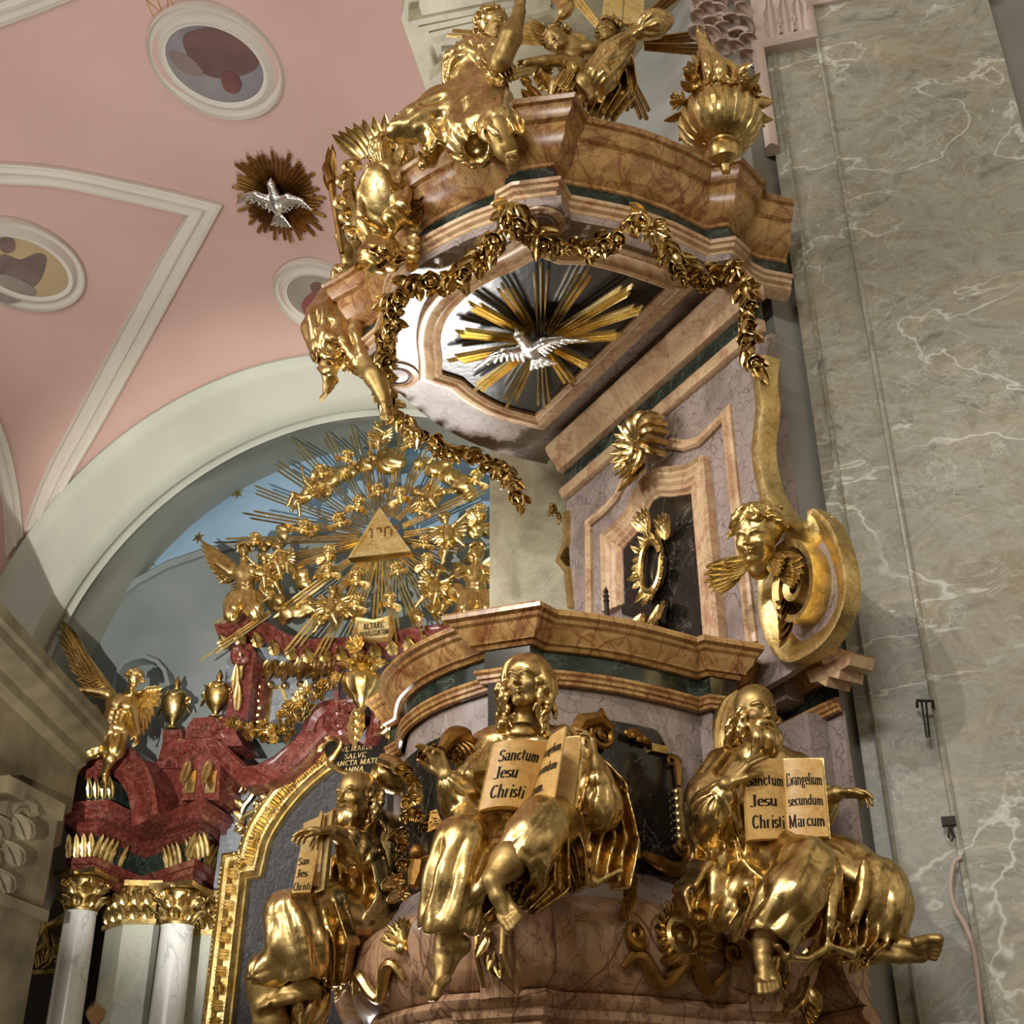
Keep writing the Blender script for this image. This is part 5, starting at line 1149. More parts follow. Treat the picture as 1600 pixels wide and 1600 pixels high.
for t_, x_, y_, w_ in (('AVE MARIA', 12, 30, 60), ('SALVE', 26, 18, 36), ('SANCTA MATE', 6, 7, 78), ('ANNA', 26, -4, 34)): write(mb, t_, f3t, x_*kk, y_*kk, 11*kk, w_*kk, .13, .03, .004, .15)
build_parts(mb, 'gilded_lettering', 'gold_flat', cc, .02)
sw = thing('spandrel_scrollwork', 'gilded rocaille scrolls on the blue-grey spandrel beside the painting arch', 'ornament')
for pts, r in ((((430, 1268), (415, 1250), (402, 1265), (378, 1280), (372, 1300)), .03), (((372, 1290), (380, 1262), (395, 1240), (382, 1228), (374, 1238)), .028), (((400, 1258), (416, 1236), (440, 1215), (452, 1200), (470, 1196), (490, 1188)), .03), (((430, 1222), (436, 1206), (452, 1190), (470, 1180), (488, 1150)), .025)):
    mb = MB(); tube(mb, smooth_path([AP(x, y, .42) for x, y in pts], 5), [.3*r, r, 1.3*r, r, .4*r], 7)
    for j, (x, y) in enumerate(pts): blade(mb, AP(x, y, .42), ZV*(1 if j % 2 else .2)+AE*(-1)**j, AM, .14, .04, 1.2, 3)
    tube(mb, spiral(AP(*pts[0], .43), AE, ZV, .06, 1.3, j), [.02, .014], 6); mb.build('scroll', 'gold_far', sw)
mb = MB(); lathe(mb, AP(470, 1208, .44), [(.0, -.2), (.05, -.18), (.09, -.1), (.11, 0), (.10, .04), (.0, .05)], 14, ZV*.6+AE*.6); mb.build('shell_cup', 'gold_far', sw)

# glory: triangle, rays, clouds, cherubs
GH = 1.0; gc = ALT.hit(594, 838, GH)
gl_ = thing('sunburst', 'large gilded sunburst of straight rays fanning out behind the triangle above the altar', 'sunburst')
tips = [(420, 717, 1), (451, 680, .9), (504, 667, 1), (548, 664, .9), (594, 652, .9), (636, 655, 1.2), (672, 690, 1.1), (712, 714, 1), (768, 756, 1), (775, 815, 1), (384, 758, .9), (374, 799, 1), (336, 846, 1), (345, 922, .8), (312, 984, .9), (420, 968, 1.1), (442, 1028, 1.2), (488, 1040, 1.1), (546, 1000, 1), (587, 975, 1), (618, 1000, 1), (662, 1000, 1), (702, 985, 1), (724, 950, 1), (715, 905, .9), (304, 1036, .8), (400, 880, .8), (730, 860, .9), (570, 700, .8)]
rnd = random.Random(21)
for tx, ty, wf in tips:
    e = np.array(ALT.hit(tx, ty, GH)); c0 = np.array(gc); d = e-c0; L = np.linalg.norm(d); d /= L; n = np.array([-d[1], d[0]]); mb = MB(); nb = 3
    s_out = .60*L if (tx, ty) in ((312, 984), (304, 1036)) else .28
    for j in range(nb):
        q = j-(nb-1)/2; l = L*(1-.05*abs(q)-rnd.uniform(0, .10)); a = c0+d*s_out+n*q*.030; b = c0+d*l+n*q*.050*wf; w = .014*wf
        v = [ALT.pt(*(a-n*w*.6), GH-.03), ALT.pt(*(a+n*w*.6), GH-.03), ALT.pt(*(b+n*w), GH-.03), ALT.pt(*(b+d*.05), GH-.025), ALT.pt(*(b-n*w), GH-.03), ALT.pt(*a, GH-.005), ALT.pt(*b, GH-.005)]
        mb.add(v, [(0, 1, 2, 3, 4), (1, 0, 5), (1, 5, 6, 2), (0, 4, 6, 5), (2, 6, 3), (4, 3, 6)])
    mb.build('ray', 'gold_ray', gl_, 15)
tr = thing('triangle', 'golden triangle plaque at the centre of the sunburst', 'emblem'); q = ALT.hits([(594, 793), (544, 873), (643, 862)], GH+.12)
mb = MB(); slab(mb, ALT, q, GH, GH+.12); mb.build('plaque', 'gold_flat', tr)
mb = MB(); mould(mb, ALT.off(GH+.12), q, [(-.0, -.1), (-.0, .02), (.035, .02), (.035, -.1)], closed=True); mb.build('edge', 'gold_flat', tr)
mb = MB(); b0 = ALT.pt(*ALT.hit(570, 842, GH+.13), GH+.125); f3t = lambda x, y: (b0+AE*x+ZV*(y+.0*x), AM)
for j, st in enumerate(([(0, .12), (.08, .12), (.08, 0)], [(.13, .12), (.19, .12), (.19, .06)], [(.24, 0), (.24, .12), (.32, .12), (.32, 0)], [(.36, .12), (.40, .12), (.40, .05)])):
    for (ax, ay), (bx, by) in zip(st[:-1], st[1:]):
        w = .012; dx, dy = (bx-ax), (by-ay); l = math.hypot(dx, dy); nx, ny = -dy/l*w, dx/l*w; mb.add([f3t(ax+nx, ay+ny)[0], f3t(ax-nx, ay-ny)[0], f3t(bx-nx, by-ny)[0], f3t(bx+nx, by+ny)[0]], [(3, 2, 1, 0)])
mb.build('lettering', 'gold_dark', tr)
def amat(P, s, yaw=0, tilt=0, roll=0, mir=1):
    B = Matrix(((AE[0]*mir, AM[0], 0), (AE[1]*mir, AM[1], 0), (0, 0, 1))).to_4x4(); return Matrix.Translation(Vector(tuple(P))) @ B @ Matrix.Rotation(yaw, 4, 'Z') @ Matrix.Rotation(tilt, 4, 'X') @ Matrix.Rotation(roll, 4, 'Y') @ Matrix.Scale(s, 4)
X_, Y_ = np.array([1.0, 0, 0]), np.array([0, 1.0, 0])
# template: winged cherub head, unit = head height, facing +Y
C = Clay(.03, .03); hp = head(C, (0, 0, 0), Y_, ZV, 1.0, ears=False, fat=1.22); rnd = random.Random(5)
C.cap([(0, -.05, -.35), (0, .02, -.55)], [.22, .2], .1)
ch0 = thing('cherub_head', 'small gilded winged cherub head', 'cherub', 'cherub heads around the triangle'); ch0['_placed'] = 1
C.build('face', 'gold_far', ch0)
def hairfn(r):
    a = r.uniform(-math.pi, math.pi); b = r.uniform(.1, 1.45); o = np.array([math.sin(a)*math.sin(b), -math.cos(a)*math.sin(b)*1.0-.05, math.cos(b)*.9]); o = nrmv(o)
    return np.array([0, -.04, .13])+o*np.array([.42, .42, .38]), np.cross(o, [r.uniform(-1, 1), r.uniform(-1, 1), r.uniform(-1, 1)]), o
C = Clay(.03, .03); C.ell((0, -.08, .16), (.40, .44, .37)); curls(C, hairfn, 34, rnd, .065, .3); C.ell((0, .42, -.12), (.30, .26, .40), None, .02, True); C.build('hair', 'gold_far', ch0)
for sg in (-1, 1):
    mb = MB()
    for j in range(7): t = j/6; blade(mb, (sg*(.22+.12*t), -.05, -.38-.05*t), (sg*(1.0-.25*t), .15, -.15-1.0*t), (0, 1, .2), .85-.25*abs(t-.3), .13, .5, 0, .3, 5)
    for j in range(5): t = j/4; blade(mb, (sg*.2, .02, -.40), (sg*(1.0-.3*t), .2, -.1-.9*t), (0, 1, .2), .45, .11, .5, 0, .3, 5)
    mb.build('wing', 'gold_far', ch0)
heads = [(560, 786), (590, 765), (625, 773), (530, 812), (659, 793), (514, 863), (664, 846), (512, 890), (667, 876), (557, 901), (620, 888), (557, 940), (609, 936), (543, 712), (501, 736), (475, 822), (640, 690), (683, 706), (749, 800), (398, 842), (745, 745), (430, 905)]
where = ['just above the triangle to its left', 'directly above the tip of the triangle', 'just above the triangle to its right', 'upper left of the triangle beside its slope', 'upper right of the triangle beside its slope', 'left of the lower left corner of the triangle', 'right of the triangle at half its height', 'lower left of the triangle, under another head', 'right of the lower right corner of the triangle', 'right below the left corner of the triangle', 'right below the right corner of the triangle', 'second one down below the triangle, left', 'second one down below the triangle, right', 'at the top of the glory on a cloud, left', 'at the upper left cloud of the glory', 'below the reclining putto on the left', 'at the top of the glory near the tallest rays', 'under the canopy garland at the upper right', 'at the right cloud beside the marble pier', 'above the left angel of the glory', 'at the far upper right by the garland tip', 'between the left angel and a flying putto']
rnd = random.Random(9)
for i, ((x, y), w_) in enumerate(zip(heads, where)):
    mt = amat(AP(x, y, GH+.10+.05*(i % 3)), .155*rnd.uniform(.9, 1.1), rnd.uniform(-.6, .6), rnd.uniform(-.3, .25), rnd.uniform(-.3, .3)); lb = 'small gilded winged cherub head '+w_
    if i == 0: ch0.matrix_world = mt; ch0['label'] = lb
    else: dup(ch0, mt, lb)
# template: putto, unit height about 1, facing +Y
def putto(seed, arms, legs, name='putto'):
    C = Clay(.016, .02); P = lambda *a: np.array(a, float)
    C.ell(P(0, 0, .52), (.105, .09, .12), None, .04); C.ell(P(0, .015, .40), (.10, .09, .10), None, .05); C.ell(P(0, -.01, .30), (.11, .10, .09), None, .05)
    C.cap([P(0, 0, .60), P(0, .01, .70)], [.05, .045], .03); head(C, P(0, .02, .80), nrmv((.2*math.sin(seed), 1, .1)), ZV, .22, fat=1.15)
    for sg, (e, h) in zip((-1, 1), arms): s0 = P(sg*.10, 0, .60); C.cap([s0, P(*e), P(*h)], [.042, .036, .026], .02); C.ell(P(*h)+nrmv(P(*h)-P(*e))*.03, .032); [C.cap([P(*h), P(*h)+nrmv(P(*h)-P(*e)+P((j-1.5)*.05, .02, (j-1.5)*.04))*.075], [.014, .010], .006) for j in range(4)]
    for sg, (kn, ft) in zip((-1, 1), legs): C.cap([P(sg*.06, 0, .28), P(*kn), P(*ft)], [.075, .052, .034], .03); foot(C, P(*ft), nrmv((sg*.3, .8, -.5)), nrmv((0, .5, .8)), .13, -sg)
    t = thing(name, 'gilded putto', 'putto', 'gilded putti on the clouds of the glory'); t['_placed'] = 1; C.build('body', 'gold_far', t)
    C = Clay(.018, .02); rr = random.Random(seed)
    C.ell(P(0, -.005, .835), (.088, .095, .082)); curls(C, lambda r: (lambda o: (P(0, 0, .83)+o*np.array([.09, .09, .08]), np.cross(o, [r.uniform(-1, 1), r.uniform(-1, 1), 1]), o))(nrmv((r.uniform(-1, 1), r.uniform(-1, .25), r.uniform(0, 1)))), 26, rr, .016, .07); C.build('hair', 'gold_far', t)
    for sg in (-1, 1):
        mb = MB()
        for j in range(6): u = j/5; blade(mb, (sg*.05, -.09, .56-.02*j), (sg*(.9-.1*u), -.3, .75-1.1*u), (0, 1, 0), .34-.12*u, .045, .4, 0, .3, 5)
        mb.build('wing', 'gold_far', t)
    C = Clay(.018, .02); C.cap([P(-.14, .02, .30), P(0, .10, .27), P(.14, .02, .34), P(.22, -.03, .46)], [.03, .05, .05, .03], flute=(5, .012, 2, 0)); C.cap([P(-.13, 0, .3), P(-.2, -.02, .12), P(-.16, .02, -.02)], [.035, .05, .03], flute=(5, .012, 2, 1)); C.build('drapery', 'gold_far', t)
    return t
pA = putto(1, (((-.22, .05, .68), (-.32, .1, .82)), ((.2, .12, .50), (.1, .22, .55))), (((-.12, .2, .26), (-.14, .16, .06)), ((.1, .16, .12), (.16, .05, -.06))))
pB = putto(2, (((-.2, .1, .5), (-.3, .2, .44)), ((.22, .06, .64), (.36, .1, .70))), (((-.10, .12, .1), (-.2, .0, -.04)), ((.14, .2, .24), (.24, .14, .1))))
pC = putto(3, (((-.2, .1, .55), (-.05, .2, .6)), ((.2, .1, .52), (.02, .22, .62))), (((-.1, .22, .24), (-.06, .22, .04)), ((.1, .22, .24), (.1, .18, .02))))
pts = [(pA, 465, 800, .62, .3, .5, 1, 'reclining at the upper left of the triangle'), (pC, 589, 712, .52, 0, 0, 1, 'seated on the topmost cloud'), (pB, 702, 782, .62, -.2, 1.1, -1, 'stretched out at the upper right of the triangle'), (pB, 708, 872, .66, -.1, -.2, 1, 'standing on the right cloud'), (pA, 664, 950, .60, .4, -.3, -1, 'leaning in among the lower right rays'), (pB, 507, 985, .60, -.2, .15, 1, 'climbing below the triangle on the left'), (pC, 447, 905, .55, .3, .3, -1, 'beside the left angel of the glory'), (pA, 424, 925, .55, -.5, -.3, 1, 'behind the left angel on a low cloud')]
used = set()
for (t, x, y, s, yaw, roll, mir, w_) in pts:
    mt = amat(AP(x, y, GH+.15), s, yaw, 0, roll, mir); lb = 'gilded winged putto '+w_
    if t.name not in used: t.matrix_world = mt; t['label'] = lb; used.add(t.name)
    else: dup(t, mt, lb)
# clouds
cl = thing('cloud_bank', 'gilded billowing clouds ringing the sunburst', 'clouds')
rnd = random.Random(31)
for grp in (((520, 750, 22), (505, 765, 16), (535, 738, 14)), ((598, 716, 24), (575, 722, 16), (620, 722, 16), (555, 735, 14)), ((686, 730, 20), (705, 742, 18), (660, 722, 15), (735, 765, 22), (720, 755, 16)), ((731, 806, 18), (750, 835, 20), (740, 870, 16)), ((712, 925, 20), (735, 940, 18), (690, 945, 18), (715, 890, 14)), ((475, 948, 20), (452, 960, 18), (430, 945, 18), (495, 965, 14), (415, 925, 14)), ((468, 905, 18), (485, 830, 16), (440, 830, 16), (418, 850, 14), (497, 895, 12)), ((540, 955, 14), (525, 935, 12), (650, 960, 14), (560, 965, 12))):
    C = Clay(.022, .03)
    for x, y, r in grp:
        for k in range(4):
            P = AP(x+rnd.uniform(-.5, .5)*r, y+rnd.uniform(-.5, .5)*r, GH-.05+rnd.uniform(-.08, .05)); rr = r/130*rnd.uniform(.5, .8); C.ell(P, (rr, rr*.7, rr*.8), np.array([AE, AM, ZV]), .03)
    C.post = foldnoise(AE*.7+ZV*.7, AE*.7-ZV*.7, .09, .012, 2.0, rnd.uniform(0, 6)); C.build('cloud', 'gold_far', cl)
# plaque under the glory
pq = thing('dedication_plaque', 'small gilded plaque lettered ALTARE PRIVILEGIATUM below the sunburst', 'plaque'); q = ALT.hits([(559, 968), (584, 972), (608, 966), (612, 985), (608, 998), (584, 1000), (558, 996), (556, 982)], 1.15)
mb = MB(); slab(mb, ALT, q, 1.08, 1.15); mb.build('board', 'gold_flat', pq); mb = MB(); mould(mb, ALT.off(1.15), q, [(-.015, -.05), (-.015, .02), (.015, .03), (.03, -.01)], closed=True); mb.build('rim', 'gold_far', pq)
k_ = 1/pxm(584, 985, AP(584, 985, 1.15)[1]); o_ = AP(559, 994, 1.16); f3t = lambda x, y: (o_+AE*x+ZV*y, AM); mb = MB(); write(mb, 'ALTARE', f3t, 8*k_, 10*k_, 14*k_, 34*k_, .12, .03, .003); write(mb, 'PRIVILEGIATUM', f3t, 2*k_, -2*k_, 12*k_, 50*k_, .14, .03, .003); mb.build('lettering', 'ink', pq)
# stars
for (x, y), w_ in (((370, 770), 'topmost, just below the arch'), ((309, 839), 'middle one of the three'), ((234, 878), 'lowest, near the curved grey wall')):
    P = ALT.hit(x, y, -.18); mb = MB(); n = 12; v = [ALT.pt(P[0], P[1], -.14)]
    for i in range(n): a = 2*math.pi*i/n+.4; r = .10 if i % 2 == 0 else .035; v.append(ALT.pt(P[0]+r*math.cos(a), P[1]+r*math.sin(a), -.20))
    mb.add(v, [(0, 1+i, 1+(i+1) % n) for i in range(n)]+[tuple(range(1, n+1))[::-1]]); single(mb, 'gilded_star', 'gold_far', 'small six-pointed gilded star on the blue wall, '+w_, 'star', 'gilded stars on the blue wall', sharp=10)
# big altar angel with spread wings, and the half angel left of the glory
def Q(px, py, h): return AP(px, py, h)
def angel_large():
    a = thing('altar_angel', 'gilded angel with spread wings and outstretched arm leaping from the curved red pediment', 'angel statue'); h = 1.35; C = Clay(.013, .02)
    pp = head(C, Q(209, 1063, h+.12), nrmv(AE*.25+AM*.8-ZV*.55), nrmv(ZV+AE*.2), .20)
    C.cap([Q(205, 1080, h+.05), Q(196, 1092, h)], [.045, .05], .03)
    C.ell(Q(188, 1100, h), (.19, .10, .12), np.array([nrmv(AE-ZV*.25), AM, nrmv(ZV+AE*.25)]), .05); C.ell(Q(180, 1120, h), (.14, .10, .15), None, .06); C.ell(Q(172, 1140, h), (.14, .11, .12), None, .06)
    for i in range(3):
        for sg in (-1, 1): C.ell(Q(179+sg*5-i*2, 1112+i*8, h+.09), (.035, .025, .028), None, .015)
    C.ell(Q(181, 1100, h+.08), (.07, .04, .05), None, .02); C.ell(Q(196, 1103, h+.08), (.07, .04, .05), None, .02)
    C.cap([Q(168, 1085, h), Q(138, 1080, h+.05), Q(105, 1078, h+.1)], [.06, .047, .032], .02); hand(C, Q(105, 1078, h+.1), -AE+ZV*.15, -ZV+AM*.3, .19, 1, (.1, .15, .2, .3), .3)
    C.cap([Q(206, 1094, h), Q(211, 1122, h+.08), Q(216, 1146, h+.16)], [.058, .045, .03], .02); hand(C, Q(216, 1146, h+.16), -ZV+AE*.1+AM*.2, -AE, .18, -1, (.2, .3, .3, .4))
    C.cap([Q(163, 1150, h), Q(140, 1175, h+.2), Q(122, 1192, h+.1)], [.10, .075, .055], .03); C.cap([Q(128, 1180, h+.14), Q(120, 1200, h+.08)], [.05, .036], .02); foot(C, Q(119, 1200, h+.08), -AE*.4-ZV*.8+AM*.3, AM*.7-ZV*.1, .25, 1)
    C.cap([Q(180, 1150, h), Q(172, 1185, h+.14), Q(163, 1208, h+.02)], [.10, .065, .036], .03); foot(C, Q(163, 1208, h+.02), -ZV*.8+AE*.15+AM*.5, AM*.8+ZV*.3, .25, -1)
    C.build('body', 'gold_far', a)
    C = Clay(.013, .02); D = C
    D.cap([Q(152, 1135, h), Q(172, 1146, h+.10), Q(190, 1142, h+.05)], [.07, .10, .08], flute=(7, .02, 2, 0)); D.cap([Q(165, 1150, h+.02), Q(146, 1168, h+.16), Q(134, 1178, h+.12)], [.14, .11, .07], flute=(7, .022, 1.5, 0)); D.cap([Q(178, 1150, h+.02), Q(177, 1172, h+.10)], [.13, .12], flute=(8, .02, 1, 0))
    D.sheet([Q(160, 1160, h-.05), Q(135, 1158, h-.08), Q(115, 1160, h-.05), Q(102, 1175, h)], [.12, .09, .07, .05], AM, .02, waves=(4, .04, 0, 1)); D.sheet([Q(148, 1120, h-.1), Q(142, 1108, h-.1), Q(140, 1122, h-.05)], [.06, .06, .05], AM, .02, waves=(3, .03, 0, 1)); D.build('drapery', 'gold_far', a)
    C = Clay(.012, .02); rr = random.Random(3); c = Q(209, 1063, h+.12); curls(C, lambda r: (lambda o: (c+o*np.array([.085, .085, .085])+ZV*.02, np.cross(o, [r.uniform(-1, 1), 0, 1]), o))(nrmv((r.uniform(-1, 1), r.uniform(-.5, 1), r.uniform(.1, 1)))), 40, rr, .015, .08); C.build('hair', 'gold_far', a)
    def wing(root, tips, name, n=12, spread_=(.9)):
        mb = MB(); R0 = root; T = smooth_path(tips, 5); k = len(T)
        for row, (sc, wd) in enumerate(((1.0, .055), (.72, .05), (.48, .045), (.28, .04))):
            for i in range(n+row*2):
                t = i/(n+row*2-1); e = T[min(int(t*(k-1)), k-1)]; b = R0+(T[0]-R0)*(1-t)*.55; d = e-b; L = np.linalg.norm(d)*sc
                blade(mb, b+AM*.02*row, d, AM, L, wd, .15, 0, .3, 6)
        tube(mb, smooth_path([R0, R0+(T[0]-R0)*.35+AM*.03, R0+(T[0]-R0)*.8], 4), [.05, .045, .02], 7); mb.build(name, 'gold_far', a)
    wing(Q(178, 1088, h-.12), [Q(98, 970, h-.2), Q(94, 1000, h-.2), Q(105, 1025, h-.2), Q(112, 1048, h-.15), Q(128, 1070, h-.1), Q(150, 1074, h-.1)], 'wing')
    wing(Q(205, 1090, h-.12), [Q(255, 1076, h-.2), Q(252, 1100, h-.2), Q(240, 1125, h-.2), Q(228, 1150, h-.15), Q(212, 1160, h-.1), Q(202, 1150, h-.1)], 'wing')
angel_large()
def angel_glory(x0, mir, label):
    a = thing('glory_angel', label, 'angel statue'); h = GH+.2; X = lambda x: x0+mir*(x-382); C = Clay(.014, .02); q = lambda x, y, dh=0: AP(X(x), y, h+dh)
    head(C, q(381, 862, .05), nrmv(AM+AE*mir*.5+ZV*.3), ZV, .17); C.cap([q(381, 873), q(381, 885)], [.045, .05], .03); C.ell(q(383, 897), (.15, .09, .12), None, .05); C.ell(q(383, 918), (.11, .09, .15), None, .05); C.ell(q(384, 935), (.13, .1, .09), None, .05)
    for i in range(3): [C.ell(q(383+s*4, 910+i*7, .08), (.03, .02, .022), None, .012) for s in (-1, 1)]
    C.cap([q(371, 890), q(358, 894, .05), q(338, 880, .1)], [.05, .04, .03], .02); C.cap([q(395, 890), q(410, 897, .08), q(396, 893, .16)], [.05, .042, .03], .02); C.ell(q(393, 892, .18), .04)
    C.cap([q(377, 938), q(366, 950, .15)], [.09, .06], .03); C.cap([q(391, 938), q(402, 950, .15)], [.09, .06], .03); C.build('body', 'gold_far', a)
    C = Clay(.014, .02); C.cap([q(368, 936, .05), q(362, 962, .12)], [.11, .09], flute=(7, .02, 1, 0)); C.cap([q(392, 936, .05), q(398, 958, .12)], [.12, .09], flute=(7, .02, 1, 0)); C.build('drapery', 'gold_far', a)
    C = Clay(.014, .02); c = q(381, 859, .03); curls(C, lambda r: (lambda o: (c+o*.075, np.cross(o, [r.uniform(-1, 1), 0, 1]), o))(nrmv((r.uniform(-1, 1), r.uniform(-.4, 1), r.uniform(.1, 1)))), 26, random.Random(2), .015, .07); C.build('hair', 'gold_far', a)
    mb = MB()
    for row, sc in enumerate((1, .7, .45)):
        for i in range(9): t = i/8; b = q(374, 893, -.1); e = q(316+8*t+22*t*t, 868+38*t-20*(1-t), -.15); blade(mb, b+AM*.02*row-ZV*.06*t, e-b, AM, np.linalg.norm(e-b)*sc, .05, .2, 0, .3, 6)
    mb.build('wing', 'gold_far', a)
angel_glory(382, 1, 'gilded bare-chested angel with one wing at the left end of the glory clouds')
angel_glory(744, -1, 'gilded angel at the right end of the glory clouds, beside the marble pier')
# vase and lattice at the far lower left, dry palm at the bottom
fv = thing('side_vase', 'small gilded vase with a flame of leaves at the far lower left in shadow', 'vase'); P = AP(42, 1482, .9); mb = MB()
lathe(mb, P, [(.08, -.05), (.03, 0), (.06, .05), (.13, .18), (.14, .30), (.10, .36), (.12, .38), (.04, .42)], 18, flute=.08, fr=(2, 4)); mb.build('body', 'gold_far', fv); mb = MB()
for i in range(7): blade(mb, P+ZV*.4, ZV+AE*(i-3)*.2+AM*.1, AM, .34-.03*abs(i-3), .035, -.4 if i < 3 else .4, 0)
mb.build('flame', 'gold_far', fv)
lt = thing('gilded_lattice', 'openwork gilded screen crest with scrolls in shadow left of the first column', 'screen'); mb = MB()
tube(mb, smooth_path([AP(112, 1418, .6), AP(92, 1440, .6), AP(72, 1450, .6), AP(70, 1475, .6), AP(52, 1490, .6)], 5), [.02, .05, .04, .05, .03], 7); mb.build('raking_scroll', 'gold_far', lt); rnd = random.Random(4); mb = MB()
for i in range(9): x = 58+5.5*i; tube(mb, spiral(AP(x, 1500-3.0*i+rnd.uniform(-6, 6), .55), AE, ZV, .10, 1.4, rnd.uniform(0, 6)), [.022, .012], 6); blade(mb, AP(x, 1512-4*i, .56), ZV+AE*rnd.uniform(-.8, .8), AM, .22, .03, 1.0, 3)
box(mb, Plane(AP(50, 1520, .5), AE, ZV, AM), 0, .6, -.03, .02, 0, .05); mb.build('tracery', 'gold_far', lt)
pm = MB(); P = AP(150, 1606, 1.4)
for i in range(15): t = (i-7)/7; blade(pm, P, ZV+AE*t*.9+AM*.2, AM, .26-.08*abs(t), .016, .1, 0, .2, 4)
single(pm, 'dried_palm', 'flame', 'tips of an ochre dried palm bouquet rising at the bottom edge between the columns', 'plant')
# dove on the vault
vd = thing('vault_dove', 'silver dove in front of a round burst of dark gilded rays on the pink vault', 'dove relief'); vp = vplane(437, 306, .02); mb = MB(); rnd = random.Random(6); kx = 1/pxm(437, 306, vp.O[1])
for i in range(56):
    a = 2*math.pi*i/56; d = vp.e1*math.cos(a)+vp.e2*math.sin(a); n = np.cross(vp.n, d); L = kx*(66+8*math.sin(i*2.4)+rnd.uniform(-5, 5))*(1.08 if abs(math.sin(a)) > .6 else 1); w = .022
    v = [vp.O+d*.06-n*.006+vp.n*.03, vp.O+d*.06+n*.006+vp.n*.03, vp.O+d*L+n*w+vp.n*.03, vp.O+d*(L+.03)+vp.n*.03, vp.O+d*L-n*w+vp.n*.03, vp.O+d*.06+vp.n*.06, vp.O+d*L+vp.n*.06]
    mb.add(v, [(0, 1, 2, 3, 4), (1, 0, 5), (1, 5, 6, 2), (0, 4, 6, 5), (2, 6, 3), (4, 3, 6)])
mb.build('ray_burst', 'gold_dark', vd, 15)
u_ = nrmv(vp.plane_dir if hasattr(vp, 'plane_dir') else vp.pt(*vp.hit(433, 285))-vp.O)
dove(.015, vp.O+vp.n*.12, u_, vp.n, .60, vd, 'silver', .5)

# ================================================================== THE FIGURES ON THE PULPIT
def V3(*a): return np.array(a, float)
def page(mb, bl, br, tr, tl, bulge=0.0, th=.012, n=10, lean=.5):
    """one leaf or page block as a curved solid; returns the mapping (u, v) -> point, normal"""
    bl, br, tr, tl = [np.array(p, float) for p in (bl, br, tr, tl)]; nn = nrmv(np.cross(br-bl, tl-bl)); nn = nn if nn@(-_F) > 0 else -nn
    def g(u, v): return (bl*(1-u)+br*u)*(1-v)+(tl*(1-u)+tr*u)*v+nn*bulge*math.sin(math.pi*min(max(u, 0), 1)**lean)
    v = []; f = []
    for i in range(n+1):
        for w in (0, 1):
            for k in (0, 1): v.append(g(i/n, w)-nn*th*k)
    for i in range(n):
        a = i*4
        for p, q in ((0, 1), (1, 3), (3, 2), (2, 0)): f.append((a+p, a+q, a+4+q, a+4+p))
    f += [(0, 2, 3, 1), (n*4, n*4+1, n*4+3, n*4+2)]; mb.add(v, f)
    return lambda u, w: (g(u, w), nn)
def lock(c, r, h, rnd_, bias=(0, 0, 1)):
    return lambda r_: (lambda o: (c+o*r, nrmv(np.cross(o, [r_.uniform(-1, 1), r_.uniform(-1, 1), r_.uniform(-1, 1)]))-ZV*.4, o))(nrmv((r_.uniform(-1, 1)+bias[0], r_.uniform(-1, 1)+bias[1], r_.uniform(-.2, 1)+bias[2])))
KF = .0045
# ---- central evangelist
m1 = thing('evangelist_statue', 'gilded barefoot long-haired figure with crossed legs holding an open book at the pulpit corner', 'statue')
fw = nrmv((-.42, -1, -.05)); hc = H(822, 1066, 4.88)
C = Clay(KF, .015); hp = head(C, hc, fw, ZV*1+V3(.0, 0, 0), .225)
C.cap([H(824, 1090, 4.94), H(818, 1130, 4.98)], [.062, .072], .03); C.cap([H(790, 1148, 4.99), H(818, 1140, 4.97), H(850, 1148, 4.99)], [.05, .06, .05], .03)
C.cap([H(706, 1238, 4.76), H(697, 1212, 4.72)], [.036, .029], .02); hand(C, H(697, 1212, 4.72), H(678, 1172, 4.70)-H(697, 1212, 4.72), V3(-.5, -.5, -.2), .175, -1, (.25, .45, .7, .8), .2, .6)
C.cap([H(934, 1215, 4.85), H(930, 1188, 4.82)], [.036, .03], .02); hand(C, H(930, 1190, 4.82), V3(-.15, -.1, 1), V3(-1, -.1, 0), .17, -1, (.35, .45, .5, .55), .15, .5)
C.cap([H(704, 1430, 4.60), H(701, 1470, 4.62)], [.065, .042], .03); foot(C, H(697, 1474, 4.62), H(640, 1560, 4.52)-H(702, 1478, 4.62), V3(-.9, -.5, .2), .27, -1)
C.cap([H(820, 1315, 4.50), H(795, 1345, 4.45), H(772, 1372, 4.42)], [.06, .058, .042], .03); foot(C, H(768, 1378, 4.41), H(780, 1452, 4.34)-H(748, 1392, 4.42), V3(-.3, -1, .25), .22, 1)
C.cap([H(818, 1140, 5.0), H(812, 1200, 5.02), H(810, 1300, 5.02)], [.07, .11, .11], .03)
C.cap([H(772, 1172, 5.0), H(742, 1262, 4.86), H(706, 1232, 4.75)], [.05, .045, .034], .02); C.cap([H(866, 1172, 5.0), H(936, 1262, 4.90), H(932, 1200, 4.83)], [.05, .045, .034], .02); C.cap([H(790, 1165, 5.0), H(850, 1165, 5.0)], .05, .02)
C.cap([H(785, 1320, 4.97), H(722, 1318, 4.60), H(704, 1430, 4.60)], [.08, .065, .055], .02); C.cap([H(840, 1320, 4.97), H(845, 1290, 4.56), H(815, 1325, 4.50)], [.08, .065, .055], .02)
C.build('body', 'gold_matte', m1)
C = Clay(KF, .01); rnd = random.Random(12)
C.ell(hp(0, -.10, .16), (.095, .105, .09), None, .02)
